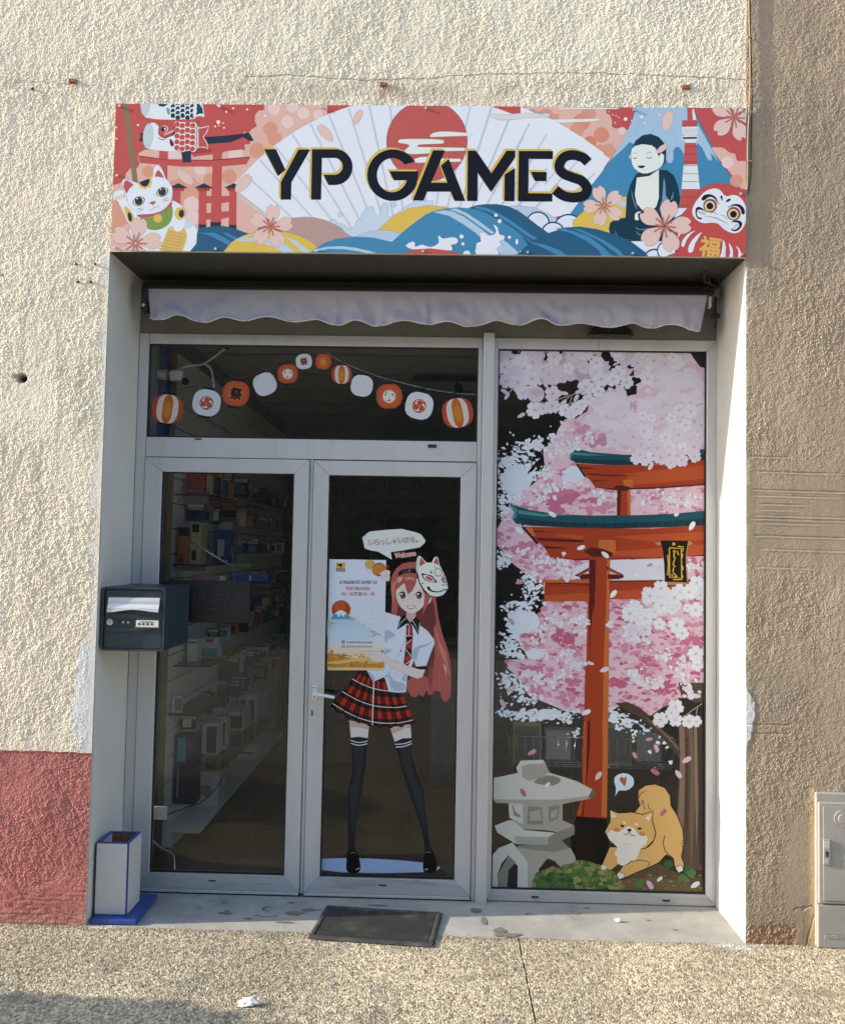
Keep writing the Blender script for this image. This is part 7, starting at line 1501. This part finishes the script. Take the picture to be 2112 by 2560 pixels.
# led open sign hanging inside the left door
op = thing('open_sign', 'unlit black LED sign reading OPEN hanging behind the left door glass', 'sign', (0.39, 0.48, 1.35))
box('sign_panel', (0.181, 0.470, 1.349), (0.609, 0.490, 1.570), M['darkc'], op, 0.004)
M['led'] = mat('unlit_led', (0.42, 0.43, 0.44), 0.4)
def dots(parent):
    V = []; F = []
    def dot(x, z):
        b = len(V); r_ = 0.0016
        for k in range(6): a = k*math.pi/3; V.append((x+r_*math.cos(a), 0.4690, z+r_*math.sin(a)))
        F.append(tuple(range(b, b+6)))
    for k in range(34): a = 2*math.pi*k/34; dot(0.395+0.185*math.cos(a), 1.460+0.083*math.sin(a))
    def seg(p, q, n):
        for i in range(n+1): dot(p[0]+(q[0]-p[0])*i/n, p[1]+(q[1]-p[1])*i/n)
    for k in range(16): a = 2*math.pi*k/16; dot(0.262+0.028*math.cos(a), 1.459+0.036*math.sin(a))
    seg((0.312, 1.424), (0.318, 1.495), 6); seg((0.318, 1.495), (0.365, 1.492), 4); seg((0.365, 1.492), (0.372, 1.470), 2); seg((0.372, 1.470), (0.322, 1.458), 4)
    seg((0.392, 1.424), (0.402, 1.493), 6); seg((0.402, 1.493), (0.462, 1.493), 5); seg((0.398, 1.459), (0.452, 1.459), 5); seg((0.392, 1.424), (0.452, 1.424), 5)
    seg((0.474, 1.424), (0.490, 1.493), 6); seg((0.490, 1.493), (0.530, 1.424), 7); seg((0.530, 1.424), (0.548, 1.493), 6)
    tag(pym('led_dots', V, F, M['led'], parent), None, None, None, 'stuff')
dots(op)
tube('hanging_wire', [(0.25, 0.480, 1.57), (0.262, 0.478, 1.64), (0.27, 0.478, 1.70)], 0.0012, M['grey_tube'], op, 6); tube('hanging_wire', [(0.52, 0.480, 1.57), (0.515, 0.478, 1.66), (0.50, 0.478, 1.75)], 0.0012, M['grey_tube'], op, 6)
rod = thing('peg_rail', 'sloping steel peg rail seen through the left door above the open sign', 'rail', (0.3, 0.6, 1.7)); 
tube('arm', [(0.235, 0.62, 1.775), (0.475, 0.62, 1.640)], 0.0045, M['steel'], rod, 8, False)
for k in range(6): cyl('peg', (0.255+0.037*k, 0.62, 1.766-0.0208*k), (0, 0, 1), 0.003, 0.014, M['steel'], rod, 8)
# wall socket and cables
so = thing('wall_socket', 'white wall socket low on the shop wall inside the left door', 'socket', (0.165, 0.5, 0.33))
box('socket_plate', (0.120, 0.485, 0.325), (0.205, 0.500, 0.392), M['white_metal'], so, 0.004); cyl('socket_face', (0.165, 0.4845, 0.357), (0, -1, 0), 0.022, 0.006, M['white_metal'], so, 24)
for dx in (-0.008, 0.008): cyl('socket_hole', (0.165+dx, 0.4780, 0.357), (0, -1, 0), 0.003, 0.0012, M['darkc'], so, 8)
cb2 = thing('power_cable', 'grey flexible conduit bending from the socket down to the carpet', 'cable', (0.2, 0.5, 0.0)); tube('conduit', [(0.135, 0.492, 0.325), (0.132, 0.492, 0.25), (0.140, 0.492, 0.215), (0.19, 0.50, 0.175), (0.235, 0.51, 0.145), (0.247, 0.51, 0.10), (0.250, 0.51, 0.0)], 0.006, M['grey_tube'], cb2, 8)
cb3 = thing('black_lead', 'thin black lead trailing from the socket over the kettle cartons', 'cable', (0.3, 1.2, 0.1)); tube('lead', [(0.206, 0.488, 0.352), (0.25, 0.62, 0.345), (0.30, 0.80, 0.33), (0.33, 1.0, 0.36), (0.345, 1.2, 0.45), (0.35, 1.4, 0.60), (0.345, 1.5, 0.80), (0.35, 1.52, 0.95)], 0.003, M['cable_black'], cb3, 6)
# security camera, blue upright and lamp rail seen through the transom
sc_ = thing('security_camera', 'white security camera on a wall arm behind the lantern transom', 'camera', (0.1, 0.7, 2.6))
box('camera_body', (0.09, 0.64, 2.655), (0.165, 0.70, 2.715), M['white_metal'], sc_, 0.008); cyl('camera_hood', (0.17, 0.655, 2.66), (0.5, -0.4, -0.55), 0.02, 0.02, M['darkc'], sc_, 16); cyl('wall_mount', (0.01, 0.70, 2.70), (1, 0, 0), 0.03, 0.05, M['white_metal'], sc_, 20)
tube('arm', [(0.06, 0.70, 2.70), (0.11, 0.69, 2.722), (0.19, 0.69, 2.75), (0.264, 0.70, 2.765), (0.384, 0.70, 2.854)], 0.006, M['white_metal'], sc_, 8); tube('arm', [(0.264, 0.70, 2.765), (0.305, 0.70, 2.73), (0.324, 0.70, 2.629)], 0.007, M['white_metal'], sc_, 8)
box('bracket_tip', (0.375, 0.69, 2.846), (0.40, 0.71, 2.872), M['darkc'], sc_, 0.002)
bu = thing('blue_upright', 'blue painted upright board beside the transom glass inside', 'board', (0.02, 0.75, 1.0)); box('board', (0.012, 0.71, 2.25), (0.055, 0.78, 3.0), M['blue'], bu, 0.003)
lr = thing('track_lamp', 'black ceiling lamp track with a spotlight behind the transom', 'lamp', (1.6, 2.0, 2.95)); box('track', (1.38, 1.98, 2.955), (1.86, 2.02, 2.985), M['darkc'], lr, 0.003)
cyl('spot_head', (1.70, 2.0, 2.92), (0.2, -0.5, -0.6), 0.03, 0.08, M['darkc'], lr, 16); cyl('spot_stem', (1.70, 2.0, 2.955), (0, 0, -1), 0.008, 0.04, M['darkc'], lr, 10)
# wire baskets behind the tall window
def basket(label, x0, x1, z0, z1, y0, y1, fill):
    b = thing('wire_basket', label, 'basket', ((x0+x1)/2, y0, z0))
    bm_pts = []
    def wire(a, c): 
        V, F = tube_pts([a, c], 0.0018, 5); return V, F
    VV = []; FF = []
    def addw(a, c):
        V, F = wire(a, c); o = len(VV); VV.extend(V); FF.extend([tuple(i+o for i in f) for f in F])
    n = int((x1-x0)/0.045)
    for i in range(n+1):
        x = x0+(x1-x0)*i/n; s_ = 0.93
        xl = (x-(x0+x1)/2)*s_+(x0+x1)/2
        addw((x, y0, z1), (xl, y0+0.02, z0)); addw((xl, y0+0.02, z0), (xl, y1, z0))
    for k in range(3): zz = z0+0.012*k; addw((x0+0.015, y0+0.02-0.001*k, zz), (x1-0.015, y0+0.02-0.001*k, zz))
    o = pym('wire_mesh', VV, FF, M['steel'], b, True); o['kind'] = 'stuff'
    tube('rim_wire', [(x0, y0, z1), (x1, y0, z1)], 0.0035, M['steel'], b, 6, False); tube('rim_wire', [(x0, y0, z1), (x0, y1, z1)], 0.0035, M['steel'], b, 6, False); tube('rim_wire', [(x1, y0, z1), (x1, y1, z1)], 0.0035, M['steel'], b, 6, False)
    w = (x1-x0-0.06)/2
    for k in range(2):
        pack(fill[k], x0+0.03+k*w, x0+0.03+(k+1)*w-0.02, y0+0.05+0.03*k, 0.2, z0+0.004, z1+0.07-0.03*k, [M['cream'], M['greyc']][k], [(0.08, 0.92, 0.1, 0.9, [M['greyc'], M['whitec']][k])])
    for x in (x0+0.05, x1-0.05): tube('basket_leg', [(x, y0+0.1, z0), (x, y0+0.1, 0.0)], 0.006, M['darkc'], b, 8, False)
basket('wire basket with a cream carton behind the printed red gate post, lantern side', 1.985, 2.40, 0.575, 0.738, 0.75, 1.1, ['cream carton with a grey face in the lantern side basket', 'grey carton with a white face in the lantern side basket'])
basket('wire basket behind the printed tree side of the tall window', 2.49, 2.90, 0.572, 0.734, 0.76, 1.1, ['cream carton with a grey face in the tree side basket', 'grey carton with a white face in the tree side basket'])
ctn = thing('sales_counter', 'dark sales counter standing back inside the shop', 'counter', (1.9, 2.6, 0)); box('counter_body', (1.55, 2.5, -0.004), (3.0, 3.1, 0.93), M['greyc'], ctn, 0.006); box('counter_top', (1.50, 2.45, 0.9305), (3.05, 3.15, 0.965), M['darkc'], ctn, 0.006)
# ------------------------------------------------------------------ house across the street (seen mirrored in the glass)
M['far_wall'] = mat('ochre_street_render', (0.15, 0.13, 0.10), 0.9, var=0.2, scale=1.2, bump=0.4, bscale=40)
M['shutter'] = mat('grey_green_shutter', (0.09, 0.11, 0.10), 0.6, var=0.15)
M['roof_tile'] = mat('clay_roof', (0.30, 0.13, 0.08), 0.9, var=0.3, scale=6)
hs_ = thing('street_house', 'ochre rendered house across the street with shuttered windows', 'house', (1.5, -12.5, -0.1))
def house():
    y = -12.5
    box('wall', (-22, y-7, -0.1), (26, y, 6.4), M['far_wall'], hs_, 0.02)
    bm = bmesh.new(); pts = [(-22.4, y+0.5, 6.42), (26.4, y+0.5, 6.42), (26.4, y-3.5, 8.4), (-22.4, y-3.5, 8.4), (26.4, y-7.5, 6.42), (-22.4, y-7.5, 6.42)]
    v = [bm.verts.new(p) for p in pts]; bm.faces.new((v[0], v[1], v[2], v[3])); bm.faces.new((v[3], v[2], v[4], v[5])); bm.faces.new((v[0], v[3], v[5])); bm.faces.new((v[1], v[4], v[2])); bm.faces.new((v[0], v[5], v[4], v[1])); bm_obj('roof', bm, M['roof_tile'], hs_)
    for i in range(9):
        x = -19+5*i
        for z0 in (1.0, 3.9):
            w = box('window', (x-0.55, y+0.001, z0), (x+0.55, y+0.05, z0+1.5), M['shutter'], hs_, 0.01)
            for s_ in (-1, 1):
                box('window_pane', (x+s_*0.27-0.22, y+0.051, z0+0.08), (x+s_*0.27+0.22, y+0.056, z0+1.42), M['darkc'], w, 0)
                box('shutter', (x+s_*0.86-0.28, y+0.001, z0-0.02), (x+s_*0.86+0.28, y+0.05, z0+1.52), M['shutter'], w, 0.01)
house()
